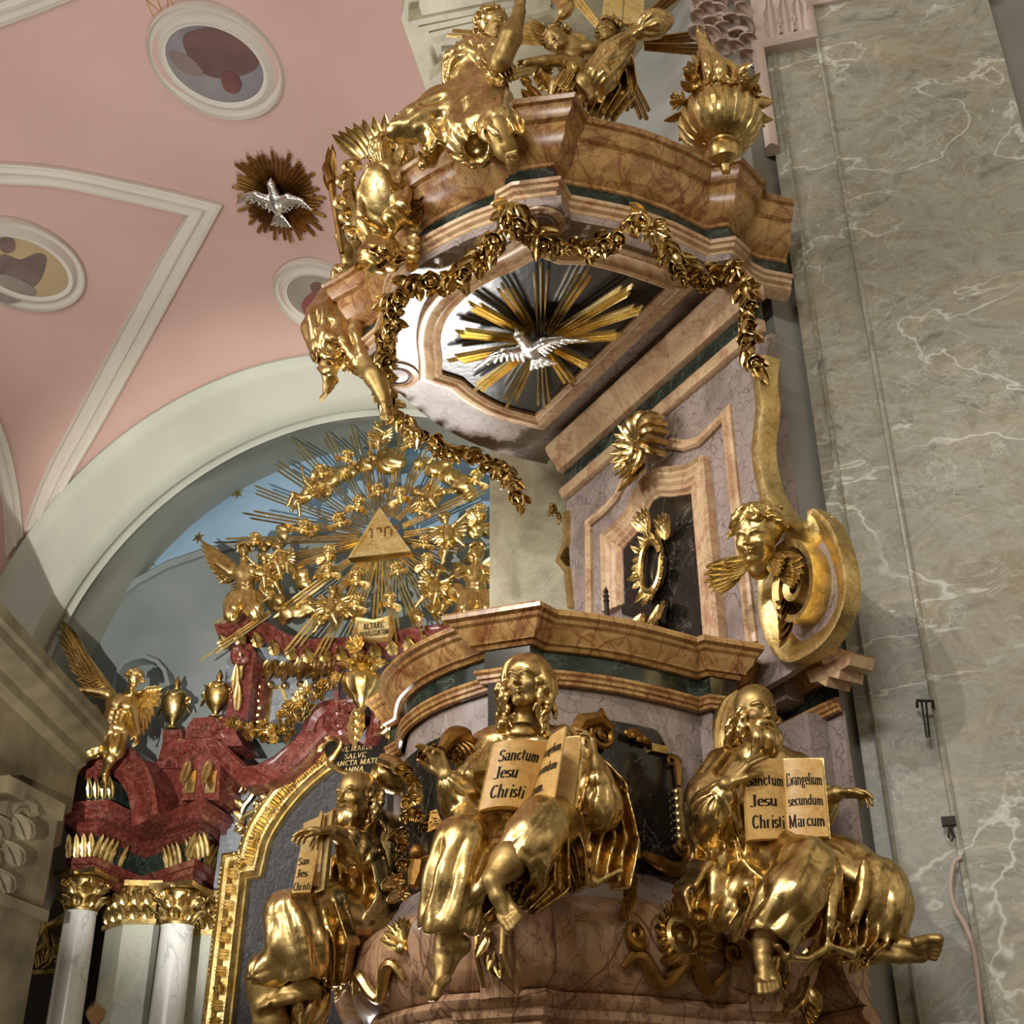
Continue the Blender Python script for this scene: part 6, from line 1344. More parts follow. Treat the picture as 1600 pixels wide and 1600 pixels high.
for i in range(16):
    t = i/15; sgn = -1 if i % 2 else 1; st = hp(sgn*(.06+.08*t), .18-.45*t, .44-.04*t); mid = hp(sgn*(.34+.02*math.sin(i)), .12-.35*t, .12); end = hp(sgn*(.38+.06*math.sin(i*2)), .05-.3*t, -.25)
    C.cap(smooth_path([st, (st+mid)/2+hp(sgn*.05, 0, .05)-hp(0, 0, 0), mid, (mid+end)/2+_R*.012*math.sin(i*3), end], 3), [.012, .018, .017, .017, .012], .008)
for sgn in (-1, 1):
    curls(C, lambda r: (hp(sgn*r.uniform(.30, .46), r.uniform(-.35, .18), r.uniform(-.25, .15)), V3(sgn*.12, 0, -1), hp(sgn, .2, 0)-hp(0, 0, 0)), 16, rnd, .015, .15)
curls(C, lambda r: (hp(r.uniform(.28, .52), r.uniform(-.35, .1), r.uniform(-.75, -.25)), V3(.1, 0, -1), _R), 12, rnd, .016, .12)
C.build('hair', 'gold', m1)
R = Clay(.0055, .03)
R.ell(H(814, 1200, 5.02), (.165, .12, .19), None, .05); R.ell(H(808, 1290, 5.02), (.17, .14, .15), None, .06)
R.cap([H(768, 1165, 5.0), H(815, 1156, 4.96), H(865, 1165, 5.0)], [.075, .07, .075], .04)
R.cap([H(778, 1152, 4.93), H(800, 1160, 4.88), H(840, 1158, 4.88), H(882, 1140, 4.95)], [.02, .022, .022, .018], .02)
R.cap([H(762, 1178, 5.0), H(744, 1225, 4.93), H(742, 1262, 4.86)], [.082, .085, .085], .04, flute=(9, .012, 1.5, 0)); R.cap([H(742, 1262, 4.86), H(722, 1250, 4.80), H(706, 1228, 4.75)], [.085, .075, .055], .03, flute=(8, .012, .8, 1))
R.cap([H(742, 1225, 4.80), H(735, 1210, 4.78), H(768, 1208, 4.82)], [.02, .022, .02], .02); R.sheet([H(740, 1262, 4.80), H(738, 1280, 4.80), H(741, 1296, 4.82)], [.06, .045, .02], -_F, .012, waves=(3, .02, 0, 0))
R.cap([H(872, 1172, 5.0), H(915, 1225, 4.96), H(936, 1262, 4.90)], [.08, .09, .085], .04, flute=(8, .014, 1, 1)); R.cap([H(936, 1262, 4.9), H(934, 1222, 4.85)], [.085, .055], .03, flute=(8, .01, 1, 1))
R.cap([H(778, 1325, 4.97), H(745, 1312, 4.75), H(722, 1318, 4.58)], [.13, .11, .092], .05, flute=(5, .006, 1, .5)); R.cap([H(721, 1320, 4.57), H(712, 1375, 4.56), H(703, 1442, 4.58)], [.090, .090, .108], .04, flute=(7, .014, .9, 0)); R.cap([H(702, 1442, 4.58), H(701, 1485, 4.60)], [.082, .13], .012, True)
R.cap([H(674, 1438, 4.58), H(700, 1444, 4.50), H(736, 1436, 4.56)], [.012, .016, .012], .02)
R.cap([H(846, 1325, 4.97), H(852, 1290, 4.75), H(846, 1288, 4.55)], [.13, .11, .088], .05, flute=(5, .006, 1, .5)); R.cap([H(846, 1288, 4.54), H(830, 1315, 4.50), H(808, 1346, 4.48)], [.088, .088, .085], .05, flute=(6, .008, 1.3, 0)); R.cap([H(806, 1348, 4.48), H(790, 1372, 4.46)], [.058, .09], .012, True)
R.cap([H(806, 1340, 4.46), H(822, 1326, 4.42), H(848, 1352, 4.46), H(846, 1385, 4.50)], [.012, .016, .015, .012], .02)
ridges(R, [[H(846, 1262, 4.46), H(800, 1330, 4.47), H(745, 1395, 4.50), H(684, 1438, 4.54)], [H(790, 1290, 4.66), H(770, 1350, 4.52), H(742, 1400, 4.50)], [H(760, 1290, 4.75), H(752, 1350, 4.56), H(728, 1415, 4.52)], [H(866, 1262, 4.52), H(858, 1320, 4.52), H(840, 1395, 4.52)], [H(785, 1185, 4.90), H(792, 1240, 4.90), H(800, 1290, 4.86)], [H(765, 1170, 4.92), H(756, 1220, 4.88), H(748, 1262, 4.80)]], .020)
R.sheet([H(790, 1320, 4.72), H(775, 1370, 4.62), H(745, 1415, 4.58)], [.13, .11, .08], -_F, .018, waves=(3.5, .03, 0, .4))
R.sheet([H(848, 1325, 4.66), H(842, 1370, 4.62), H(815, 1412, 4.60)], [.09, .10, .05], -_F, .014, waves=(4, .028, 1, .6)); R.sheet([H(868, 1285, 4.80), H(886, 1335, 4.80), H(903, 1388, 4.82)], [.09, .075, .035], -_F, .014, waves=(4, .028, 0, .5))
R.sheet([H(890, 1180, 5.05), H(938, 1240, 5.0), H(950, 1310, 5.0), H(938, 1370, 5.0)], [.07, .10, .11, .11], -_F+_R*.4, .018, waves=(4, .035, .5, .3)); R.cap([H(902, 1366, 4.97), H(930, 1380, 4.95), H(966, 1360, 4.98)], [.010, .014, .010], .02)
R.ell(H(870, 1345, 4.98), (.12, .12, .12), None, .06)
R.post = foldnoise(nrmv(_R*1-ZV*.5), ZV, .12, .0035, .9, .6); R.build('robe', 'gold', m1)
# his book
b1 = thing('open_book', 'large gilded book lettered Sanctum Jesu Christi, one leaf turning, held by the central figure', 'book')
mb = MB(); f1 = page(mb, H(749, 1266, 4.62), H(824, 1264, 4.66), H(856, 1160, 4.70), H(772, 1162, 4.66), .035, .03, 12, .8); mb.build('left_page', 'page', b1)
mb = MB(); f2 = page(mb, H(826, 1262, 4.66), H(866, 1246, 4.52), H(884, 1135, 4.56), H(856, 1160, 4.70), .012, .006, 8, .8); mb.build('turning_leaf', 'page', b1)
mb = MB(); f3 = page(mb, H(832, 1266, 4.70), H(896, 1258, 4.70), H(909, 1152, 4.74), H(858, 1158, 4.74), .01, .03, 8, .8); mb.build('right_pages', 'page', b1)
mb = MB(); page(mb, H(746, 1270, 4.66), H(828, 1270, 4.71), H(858, 1156, 4.76), H(769, 1158, 4.70), 0, .012); page(mb, H(828, 1270, 4.745), H(902, 1262, 4.745), H(914, 1148, 4.785), H(858, 1154, 4.785), 0, .012); mb.build('cover', 'gold_flat', b1)
def put(b_, f, txt, x0, y0, size, wd, aspect=.75):
    mb = MB(); write(mb, txt, lambda x, y: f(x, y), x0, y0, size, wd, .155, .022, .0015); mb.build('lettering', 'ink', b_)
put(b1, f1, 'Sanctum', .13, .68, .24, .80); put(b1, f1, 'Jesu', .13, .42, .24, .46); put(b1, f1, 'Christi', .12, .13, .26, .72); put(b1, f2, 'Evangelium', .1, .68, .19, .86); put(b1, f2, 'secundum', .1, .42, .19, .82); put(b1, f2, 'eum.', .1, .14, .22, .5)

# ---- right evangelist
m2 = thing('evangelist_statue', 'gilded bald bearded figure behind a square open book, bare foot thrust out right', 'statue')
fw = nrmv((.42, -1, -.25)); hc = H(1180, 1112, 5.20)
C = Clay(KF, .015); hp = head(C, hc, fw, nrmv(ZV+_R*.05), .235, mouth=.02)
C.cap([H(1178, 1140, 5.28), H(1180, 1172, 5.33)], [.062, .075], .03)
C.cap([H(1122, 1252, 5.05), H(1134, 1226, 4.98)], [.042, .031], .02); hand(C, H(1136, 1224, 4.98), H(1168, 1182, 4.98)-H(1136, 1224, 4.98), V3(.75, .7, 0), .20, -1, (.12, .22, .5, .75), .35, .4)
C.cap([H(1286, 1250, 5.30), H(1308, 1240, 5.22)], [.042, .032], .02); hand(C, H(1308, 1240, 5.22), V3(1, -.25, -.06), V3(0, -.1, -1), .17, -1, (.35, .5, .6, .7), .25, .3)
C.cap([H(1200, 1450, 4.92), H(1193, 1472, 4.92)], [.065, .045], .03); foot(C, H(1192, 1478, 4.92), V3(-.02, -.62, -.72), V3(-.05, -.75, .55), .24, 1, 1.1, .15)
C.cap([H(1370, 1440, 5.15), H(1372, 1474, 5.16)], [.065, .046], .03); foot(C, H(1374, 1478, 5.15), V3(1, -.10, .10), V3(.0, .72, .62), .29, 1, 1.05, .15)
C.cap([H(1180, 1172, 5.34), H(1190, 1230, 5.38), H(1205, 1325, 5.36)], [.08, .11, .12], .03); C.cap([H(1140, 1200, 5.34), H(1232, 1205, 5.38)], .05, .02)
C.cap([H(1138, 1205, 5.33), H(1112, 1280, 5.18), H(1122, 1252, 5.05)], [.05, .045, .04], .02); C.cap([H(1236, 1208, 5.38), H(1272, 1262, 5.38), H(1286, 1250, 5.30)], [.05, .045, .04], .02)
C.cap([H(1185, 1345, 5.32), H(1262, 1352, 4.93), H(1200, 1455, 4.92)], [.08, .065, .055], .02); C.cap([H(1250, 1345, 5.32), H(1372, 1386, 5.13), H(1371, 1450, 5.15)], [.08, .065, .055], .02)
C.build('body', 'gold_matte', m2)
C = Clay(KF, .01); rnd = random.Random(4)
for i in range(30):
    t = rnd.uniform(-1, 1); st = hp(t*.22, .30-.12*abs(t), -.34+.10*abs(t)); en = hp(t*.22+rnd.uniform(-.08, .08), .30+rnd.uniform(-.05, .15), rnd.uniform(-.95, -.62)); mid = (st+en)/2+hp(rnd.uniform(-.08, .08), .10, 0)-hp(0, 0, 0)
    C.cap(smooth_path([st, mid, en], 4), [.016, .021, .018, .008], .008)
for sg in (-1, 1):
    for k in range(4): C.cap(smooth_path([hp(sg*.03, .42, -.20-.01*k), hp(sg*.13, .38, -.25-.02*k), hp(sg*.18, .30, -.42-.06*k)], 3), [.010, .014, .008], .006)
    curls(C, lambda r: (hp(sg*.33, r.uniform(-.3, .12), r.uniform(-.30, .05)), V3(0, 0, -1), hp(sg, 0, 0)-hp(0, 0, 0)), 8, rnd, .013, .09)
curls(C, lambda r: (hp(r.uniform(-.3, .3), -.42, r.uniform(-.3, .1)), V3(0, 0, -1), V3(0, 1, 0)), 8, rnd, .014, .1)
C.build('beard_and_hair', 'gold', m2)
R = Clay(.0055, .03)
R.ell(H(1188, 1225, 5.38), (.18, .13, .20), None, .05); R.ell(H(1205, 1325, 5.36), (.19, .15, .16), None, .06); R.cap([H(1135, 1200, 5.34), H(1180, 1185, 5.32), H(1240, 1205, 5.38)], [.08, .075, .08], .04)
R.cap([H(1132, 1205, 5.33), H(1112, 1250, 5.22), H(1114, 1290, 5.16)], [.09, .10, .095], .04, flute=(8, .014, 1.2, 0)); R.cap([H(1114, 1290, 5.16), H(1116, 1268, 5.08), H(1126, 1244, 5.03)], [.095, .08, .06], .04, flute=(8, .014, 1.2, 0))
R.cap([H(1240, 1210, 5.38), H(1272, 1262, 5.38), H(1290, 1248, 5.29)], [.08, .08, .06], .04, flute=(8, .01, 1, 0)); R.sheet([H(1110, 1290, 5.14), H(1122, 1330, 5.16), H(1140, 1365, 5.2)], [.08, .09, .06], -_F-_R*.4, .016, waves=(3, .03, 0, .3))
R.cap([H(1172, 1345, 5.32), H(1220, 1350, 5.1), H(1262, 1350, 4.92)], [.14, .12, .092], .05, flute=(5, .008, 1, 0)); R.cap([H(1262, 1350, 4.92), H(1235, 1400, 4.88), H(1204, 1456, 4.90)], [.092, .098, .10], .05, flute=(6, .014, 1.2, .5)); R.cap([H(1202, 1458, 4.90), H(1194, 1490, 4.88)], [.068, .10], .012, True)
R.cap([H(1262, 1345, 5.32), H(1325, 1368, 5.22), H(1372, 1384, 5.12)], [.14, .12, .098], .05, flute=(5, .01, 1, 0)); R.cap([H(1374, 1384, 5.12), H(1378, 1415, 5.12), H(1374, 1452, 5.14)], [.098, .095, .095], .05, flute=(6, .013, .8, 0)); R.cap([H(1374, 1456, 5.14), H(1372, 1490, 5.15)], [.068, .1], .012, True)
R.sheet([H(1310, 1365, 5.22), H(1302, 1420, 5.12), H(1290, 1478, 5.06)], [.13, .15, .14], -_F, .02, waves=(5, .035, .3, .5)); R.sheet([H(1350, 1420, 5.12), H(1346, 1462, 5.08), H(1340, 1484, 5.06)], [.10, .09, .05], -_F, .016, waves=(4, .03, 0, .4))
R.cap([H(1186, 1468, 4.93), H(1215, 1478, 4.88), H(1228, 1496, 4.9), H(1262, 1498, 4.93), H(1296, 1478, 4.96), H(1330, 1490, 5.0), H(1352, 1474, 5.03)], [.008, .011, .011, .012, .011, .012, .008], .02)
R.sheet([H(1160, 1350, 5.22), H(1130, 1390, 5.14), H(1112, 1420, 5.10), H(1108, 1438, 5.10)], [.09, .13, .13, .10], -_F-_R*.2, .022, waves=(2.6, .045, .6, .3)); R.cap([H(1150, 1350, 5.2), H(1135, 1392, 5.16), H(1130, 1420, 5.14)], [.08, .10, .08], .04, flute=(7, .02, 1, 0))
ridges(R, [[H(1268, 1340, 4.84), H(1245, 1385, 4.79), H(1215, 1435, 4.84)], [H(1285, 1330, 4.95), H(1268, 1400, 4.88), H(1236, 1470, 4.88)], [H(1190, 1340, 5.14), H(1178, 1385, 5.05), H(1188, 1440, 4.94)], [H(1310, 1350, 5.0), H(1300, 1400, 4.96), H(1292, 1470, 4.95)], [H(1350, 1345, 5.0), H(1346, 1400, 5.02), H(1330, 1440, 5.0)], [H(1160, 1345, 5.15), H(1200, 1345, 5.02), H(1240, 1330, 4.88)]], .021)
R.post = foldnoise(nrmv(_R*1+ZV*.4), ZV, .12, .0035, .9, 2.1); R.build('robe', 'gold', m2)
b2 = thing('open_book', 'square gilded book lettered Sanctum Evangelium Jesu Christi secundum Marcum, right figure', 'book')
mb = MB(); g1 = page(mb, H(1169, 1312, 4.96), H(1231, 1312, 5.0), H(1224, 1188, 5.04), H(1163, 1188, 5.0), .014, .025, 10, 1.2); mb.build('left_page', 'page', b2)
mb = MB(); g2 = page(mb, H(1231, 1312, 5.0), H(1295, 1307, 4.96), H(1284, 1187, 5.0), H(1224, 1188, 5.04), .014, .025, 10, .8); mb.build('right_page', 'page', b2)
mb = MB(); page(mb, H(1166, 1317, 5.0), H(1231, 1316, 5.04), H(1224, 1185, 5.08), H(1160, 1185, 5.04), 0, .012); page(mb, H(1231, 1316, 5.04), H(1298, 1311, 5.0), H(1287, 1184, 5.04), H(1224, 1185, 5.08), 0, .012); mb.build('cover', 'gold_flat', b2)
put(b2, g1, 'Sanctum', .02, .66, .20, .95); put(b2, g1, 'Jesu', .1, .40, .20, .66); put(b2, g1, 'Christi', .1, .13, .22, .84); put(b2, g2, 'Evangelium', .04, .66, .21, .93); put(b2, g2, 'secundum', .07, .40, .18, .88); put(b2, g2, 'Marcum', .05, .13, .21, .90)
ln = thing('wing_scroll', 'gilded curved scroll rising behind the bald head of the right figure', 'ornament'); mb = MB()
for k in range(3): tube(mb, smooth_path([H(1122+9*k, 1188, 5.45), H(1120+10*k, 1140, 5.47), H(1132+9*k, 1100, 5.5), H(1152+5*k, 1080, 5.5)], 4), [.016, .022, .018, .008], 7)
mb.build('ribs', 'gold', ln)

# ---- left evangelist
m3 = thing('evangelist_statue', 'gilded bearded figure in profile leaning on a closed book, seated at the far left corner', 'statue')
fw = nrmv((-.62, -.9, -.12)); hc = H(556, 1244, 6.02)
C = Clay(.005, .015); hp = head(C, hc, fw, ZV, .24)
C.cap([H(562, 1270, 6.1), H(572, 1300, 6.15)], [.066, .08], .03)
C.cap([H(545, 1312, 5.90), H(519, 1300, 5.80)], [.045, .034], .02); hand(C, H(521, 1300, 5.80), V3(-1, -.15, .02), V3(-.1, .1, -1), .20, 1, (.25, .35, .45, .5), .15, .3)
foot(C, H(474, 1534, 5.72), V3(-1, -.25, -.22), V3(-.2, -.1, 1), .26, 1, 1.1); C.cap([H(470, 1505, 5.72), H(474, 1534, 5.72)], [.06, .05], .03)
C.cap([H(414, 1530, 5.78), H(424, 1600, 5.8), H(428, 1640, 5.8)], [.085, .07, .05], .03)
C.cap([H(572, 1300, 6.16), H(586, 1340, 6.22), H(570, 1450, 6.22)], [.08, .11, .12], .03); C.cap([H(562, 1305, 6.12), H(560, 1335, 6.0), H(545, 1312, 5.90)], [.05, .045, .04], .02)
C.cap([H(560, 1450, 6.15), H(455, 1432, 5.76), H(472, 1510, 5.72)], [.09, .065, .055], .02); C.cap([H(560, 1475, 6.2), H(418, 1522, 5.78)], [.09, .07], .02)
C.build('body', 'gold_matte', m3)
C = Clay(.005, .01); rnd = random.Random(14)
for i in range(26):
    t = rnd.uniform(-1, 1); st = hp(t*.2, .30-.1*abs(t), -.32+.08*abs(t)); en = hp(t*.2+rnd.uniform(-.1, .1), .34+rnd.uniform(-.05, .15), rnd.uniform(-.72, -.5)); mid = (st+en)/2+hp(rnd.uniform(-.1, .1), .10, 0)-hp(0, 0, 0); C.cap(smooth_path([st, mid, en], 4), [.016, .024, .02, .01], .008)
C.ell(hp(0, -.14, .14), (.088, .09, .088), None, .02); curls(C, lambda r: (hp(r.uniform(-.38, .38), r.uniform(-.5, -.1), r.uniform(-.45, .25)), V3(.1, 0, -1), V3(.5, .5, 0)), 36, rnd, .015, .1); C.build('beard_and_hair', 'gold', m3)
R = Clay(.006, .03)
R.ell(H(586, 1335, 6.22), (.17, .14, .21), None, .05); R.ell(H(570, 1450, 6.22), (.20, .17, .18), None, .06); R.cap([H(556, 1300, 6.1), H(580, 1290, 6.15), H(600, 1305, 6.25)], [.085, .08, .085], .04)
R.cap([H(556, 1310, 6.08), H(560, 1335, 5.98), H(545, 1312, 5.90)], [.095, .09, .06], .04, flute=(8, .012, 1, 0))
R.cap([H(600, 1302, 6.25), H(612, 1350, 6.25), H(606, 1410, 6.2), H(570, 1470, 6.1)], [.09, .10, .10, .10], .04, flute=(7, .018, 1.2, 0)); R.sheet([H(560, 1340, 6.0), H(562, 1390, 6.0), H(548, 1430, 6.0)], [.10, .12, .10], -_F-_R*.3, .02, waves=(4, .04, 0, .4))
R.cap([H(560, 1455, 6.12), H(500, 1425, 5.9), H(452, 1430, 5.74)], [.16, .13, .10], .05, flute=(5, .01, 1, 0)); R.cap([H(452, 1430, 5.74), H(460, 1475, 5.72), H(474, 1520, 5.72)], [.10, .105, .10], .05, flute=(6, .014, 1.1, 0)); R.cap([H(474, 1524, 5.72), H(476, 1550, 5.72)], [.07, .10], .012, True)
R.cap([H(560, 1480, 6.2), H(480, 1505, 5.95), H(416, 1520, 5.76)], [.16, .12, .085], .05, flute=(5, .01, 1, 0)); R.cap([H(404, 1522, 5.74), H(422, 1556, 5.74), H(446, 1552, 5.78)], [.02, .022, .02], .02)
R.cap([H(490, 1540, 5.9), H(482, 1575, 5.85), H(476, 1605, 5.85)], [.07, .08, .07], .03, flute=(7, .012, 1, 0)); R.sheet([H(500, 1430, 5.82), H(508, 1480, 5.8), H(512, 1535, 5.82)], [.10, .12, .08], -_F, .02, waves=(4, .035, 0, .4))
ridges(R, [[H(452, 1400, 5.64), H(470, 1450, 5.60), H(484, 1520, 5.62)], [H(500, 1395, 5.78), H(540, 1450, 5.86), H(600, 1440, 6.05), H(616, 1380, 6.12)], [H(480, 1410, 5.72), H(498, 1460, 5.66), H(508, 1515, 5.70)], [H(575, 1310, 6.05), H(590, 1370, 6.05), H(580, 1430, 6.0)], [H(520, 1420, 5.85), H(512, 1455, 5.78), H(520, 1468, 5.80)], [H(595, 1305, 6.14), H(606, 1370, 6.1), H(590, 1440, 6.02)]], .024)
R.post = foldnoise(nrmv(_R*1-ZV*.3), ZV, .13, .004, .9, 4.1); R.build('robe', 'gold', m3)
b3 = thing('closed_book', 'thick gilded book standing on its edge under the hand of the left figure', 'book')
mb = MB(); page(mb, H(486, 1380, 5.72), H(508, 1388, 5.72), H(521, 1268, 5.82), H(503, 1270, 5.82), -.008, .15); mb.build('page_edges', 'page', b3)
mb = MB(); page(mb, H(506, 1390, 5.70), H(512, 1390, 5.72), H(525, 1266, 5.82), H(520, 1266, 5.80), 0, .18); page(mb, H(482, 1382, 5.70), H(486, 1382, 5.70), H(504, 1268, 5.80), H(500, 1268, 5.80), 0, .18); mb.build('cover', 'gold_matte', b3)
mb = MB(); g3 = page(mb, H(456, 1396, 5.60), H(485, 1394, 5.62), H(497, 1328, 5.66), H(468, 1333, 5.64), .003, .02); mb.build('leaning_page', 'page', b3); put(b3, g3, 'San', -.28+.3, .68, .26, .62); put(b3, g3, 'Jes', -.2+.25, .38, .26, .62); put(b3, g3, 'Christi', .0, .06, .26, .95)

# ---- canopy angels
a1 = thing('canopy_angel', 'gilded angel with raised arm kneeling on the front corner of the canopy, skirt flying left', 'angel statue')
C = Clay(.0055, .015); hc = H(773, 42, 5.02); hp = head(C, hc, nrmv((.75, -.6, -.35)), nrmv(ZV-_R*.15), .215)
C.cap([H(764, 62, 5.08), H(754, 80, 5.1)], [.05, .06], .03); C.cap([H(766, 86, 5.04), H(782, 96, 4.86)], [.062, .055], .03); C.cap([H(782, 96, 4.86), H(798, 58, 4.80), H(812, 18, 4.76)], [.060, .060, .034], .02)
hand(C, H(812, 18, 4.76), V3(.05, -.1, 1), V3(.6, .6, .1), .19, 1, (.2, .3, .3, .4), .2)
C.cap([H(778, 100, 5.12), H(782, 140, 5.16), H(780, 170, 5.18)], [.05, .045, .035], .02)
C.cap([H(776, 200, 4.84), H(790, 232, 4.86), H(800, 250, 4.88)], [.075, .055, .038], .03); foot(C, H(800, 250, 4.88), V3(-.05, -.85, -.15), V3(0, 0, 1), .20, -1)
C.cap([H(756, 78, 5.1), H(748, 92, 5.1), H(745, 130, 5.12), H(752, 158, 5.1), H(776, 200, 4.86)], [.06, .09, .08, .08, .06], .03); C.cap([H(750, 90, 5.1), H(768, 88, 5.04)], .05, .02)
C.build('body', 'gold_matte', a1)
C = Clay(.0055, .01); rnd = random.Random(5); C.ell(hp(0, -.16, .14), (.085, .09, .085), None, .02); curls(C, lock(hp(0, -.12, .14), .09, 0, rnd, (-.4, .4, .2)), 44, rnd, .012, .07); C.ell(hp(-.05, -.35, .55), (.045, .045, .045)); curls(C, lambda r: (hp(r.uniform(-.2, .2), -.40, r.uniform(-.4, .3)), V3(-.3, 0, -1), V3(-1, 0, 0)), 14, rnd, .014, .12); C.build('hair', 'gold', a1)
R = Clay(.006, .03)
R.ell(H(748, 92, 5.1), (.13, .11, .15), None, .05); R.ell(H(745, 130, 5.12), (.12, .11, .12), None, .05); R.ell(H(752, 155, 5.12), (.15, .13, .13), None, .05)
R.cap([H(742, 78, 5.08), H(764, 84, 5.02), H(782, 112, 4.94)], [.07, .075, .05], .03, flute=(9, .014, 1.5, 0)); R.sheet([H(768, 92, 4.96), H(784, 108, 4.92), H(794, 122, 4.92)], [.06, .05, .03], -_F, .014, waves=(3, .03, 0, 0)); R.cap([H(728, 84, 5.08), H(712, 98, 5.1), H(704, 124, 5.12)], [.07, .065, .05], .03, flute=(7, .014, 1, 0))
R.cap([H(752, 158, 5.08), H(768, 175, 4.96), H(778, 192, 4.86)], [.13, .125, .10], .05, flute=(7, .008, 1, 0)); R.cap([H(748, 160, 5.1), H(700, 178, 5.04), H(655, 190, 4.98)], [.15, .13, .10], .05, flute=(7, .02, 1.3, 0))
R.cap([H(745, 160, 5.06), H(742, 190, 4.98), H(742, 214, 4.94)], [.15, .16, .16], .05, flute=(9, .022, .6, .4), flat=(-_F, .55)); R.sheet([H(700, 178, 4.98), H(706, 200, 4.94), H(712, 214, 4.93)], [.14, .15, .14], -_F, .016, waves=(3, .022, .5, .4)); R.sheet([H(775, 190, 4.86), H(782, 206, 4.84), H(786, 216, 4.84)], [.09, .11, .11], -_F, .014, waves=(3, .02, 0, .4)); R.cap([H(744, 230, 4.92), H(744, 252, 4.90)], [.06, .10], .02, True)
R.sheet([H(690, 172, 5.05), H(655, 185, 5.0), H(628, 198, 4.98)], [.06, .09, .07], nrmv(-_F+ZV), .018, waves=(3, .03, 0, .5)); R.ell(H(636, 205, 4.98), (.12, .08, .06), None, .04); R.cap([H(660, 200, 5.05), H(676, 225, 5.08), H(672, 250, 5.08), H(660, 258, 5.05), H(655, 240, 5.05)], [.05, .06, .035, .02, .012], .03)
R.sheet([H(785, 172, 4.98), H(800, 195, 4.96), H(810, 212, 4.96)], [.03, .04, .02], -_F, .014, waves=(2, .02, 0, 0))
ridges(R, [[H(735, 155, 4.98), H(722, 190, 4.88), H(730, 220, 4.86)], [H(752, 150, 4.98), H(748, 185, 4.86), H(760, 216, 4.84)], [H(720, 150, 5.0), H(690, 170, 4.94), H(650, 180, 4.92)], [H(770, 165, 4.92), H(764, 195, 4.78), H(780, 212, 4.76)], [H(725, 130, 5.02), H(745, 120, 5.0), H(765, 132, 5.02)]], .018)
R.post = foldnoise(nrmv(_R-ZV*.5), nrmv(ZV+_R*.4), .12, .0035, .9, .2); R.build('dress', 'gold', a1)
a2 = thing('canopy_angel', 'gilded angel with bare legs dangling below the left corner of the canopy, raising a torch', 'angel statue')
C = Clay(.006, .015); C.cap([H(546, 418, 6.7), H(541, 392, 6.62), H(530, 368, 6.55)], [.05, .045, .032], .02); hand(C, H(530, 368, 6.55), V3(-.15, -.1, 1), V3(.9, -.4, 0), .17, 1, (1.0, 1.05, 1.1, 1.1), .05, .9)
C.cap([H(514, 572, 6.42), H(514, 588, 6.42)], [.06, .045], .02); foot(C, H(513, 592, 6.42), H(490, 624, 6.36)-H(514, 596, 6.42), V3(-.7, -.6, .4), .20, 1)
C.cap([H(566, 555, 6.4), H(586, 588, 6.3), H(600, 622, 6.3)], [.085, .065, .04], .03); foot(C, H(600, 624, 6.3), H(590, 654, 6.22)-H(602, 626, 6.3), V3(-.5, -.8, .2), .20, -1)
C.ell(H(548, 450, 6.85), (.14, .11, .16), None, .05); C.cap([H(552, 410, 6.86), H(556, 385, 6.86)], [.06, .05], .03); head(C, H(558, 362, 6.84), nrmv((-.6, -.8, -.2)), ZV, .2); C.cap([H(548, 430, 6.82), H(546, 418, 6.7)], .05, .03); C.cap([H(540, 470, 6.8), H(515, 520, 6.52), H(514, 572, 6.44)], [.10, .07, .05], .03); C.cap([H(545, 480, 6.75), H(566, 555, 6.4)], [.1, .07], .03); C.build('body', 'gold_matte', a2)
R = Clay(.0065, .03); R.ell(H(535, 470, 6.80), (.17, .14, .15), None, .05); R.cap([H(530, 478, 6.7), H(515, 510, 6.52), H(512, 545, 6.46)], [.15, .15, .11], .05, flute=(8, .02, 1.6, 0)); R.sheet([H(520, 500, 6.5), H(528, 540, 6.46), H(520, 572, 6.44)], [.14, .13, .09], -_F, .018, waves=(4, .035, 0, .6))
R.cap([H(540, 490, 6.55), H(555, 540, 6.45), H(570, 568, 6.38)], [.13, .12, .09], .05, flute=(7, .018, 1.2, 0)); R.cap([H(546, 440, 6.72), H(534, 430, 6.68), H(528, 455, 6.66)], [.06, .06, .05], .03, flute=(6, .015, 1, 0))
ridges(R, [[H(500, 480, 6.44), H(520, 500, 6.38), H(548, 505, 6.5)], [H(494, 510, 6.4), H(520, 530, 6.34), H(550, 520, 6.5)], [H(492, 545, 6.36), H(520, 560, 6.33), H(548, 540, 6.5)], [H(496, 575, 6.38), H(515, 580, 6.33), H(535, 565, 6.4)]], .02); R.post = foldnoise(nrmv(ZV+_R*.3), _R, .11, .003, .8, 1.0); R.build('drapery', 'gold', a2)
C = Clay(.006, .01); rnd = random.Random(6); cc_ = H(560, 358, 6.84); curls(C, lock(cc_, .09, 0, rnd, (.2, .2, .3)), 40, rnd, .014, .08); C.build('hair', 'gold', a2)
tc = thing('torch', 'gilded flaming torch held upright in the fist of the left canopy angel', 'torch'); mb = MB(); tube(mb, [H(535, 395, 6.50), H(529, 360, 6.50), H(521, 312, 6.50), H(518, 280, 6.50)], [.016, .018, .022, .03], 8); mb.build('shaft', 'gold_dark', tc); mb = MB()
for k in range(5): blade(mb, H(517, 298, 6.5), ZV+_R*(.06*(k-2)-.1)+_F*.05*(k % 2), -_F, .40-.05*abs(k-2), .035, .3*(k-2), 0)
tube(mb, smooth_path([H(518, 285, 6.48), H(511, 262, 6.48), H(520, 245, 6.48), H(519, 226, 6.48)], 4), [.03, .035, .025, .004], 7); mb.build('flame', 'gold_dark', tc)

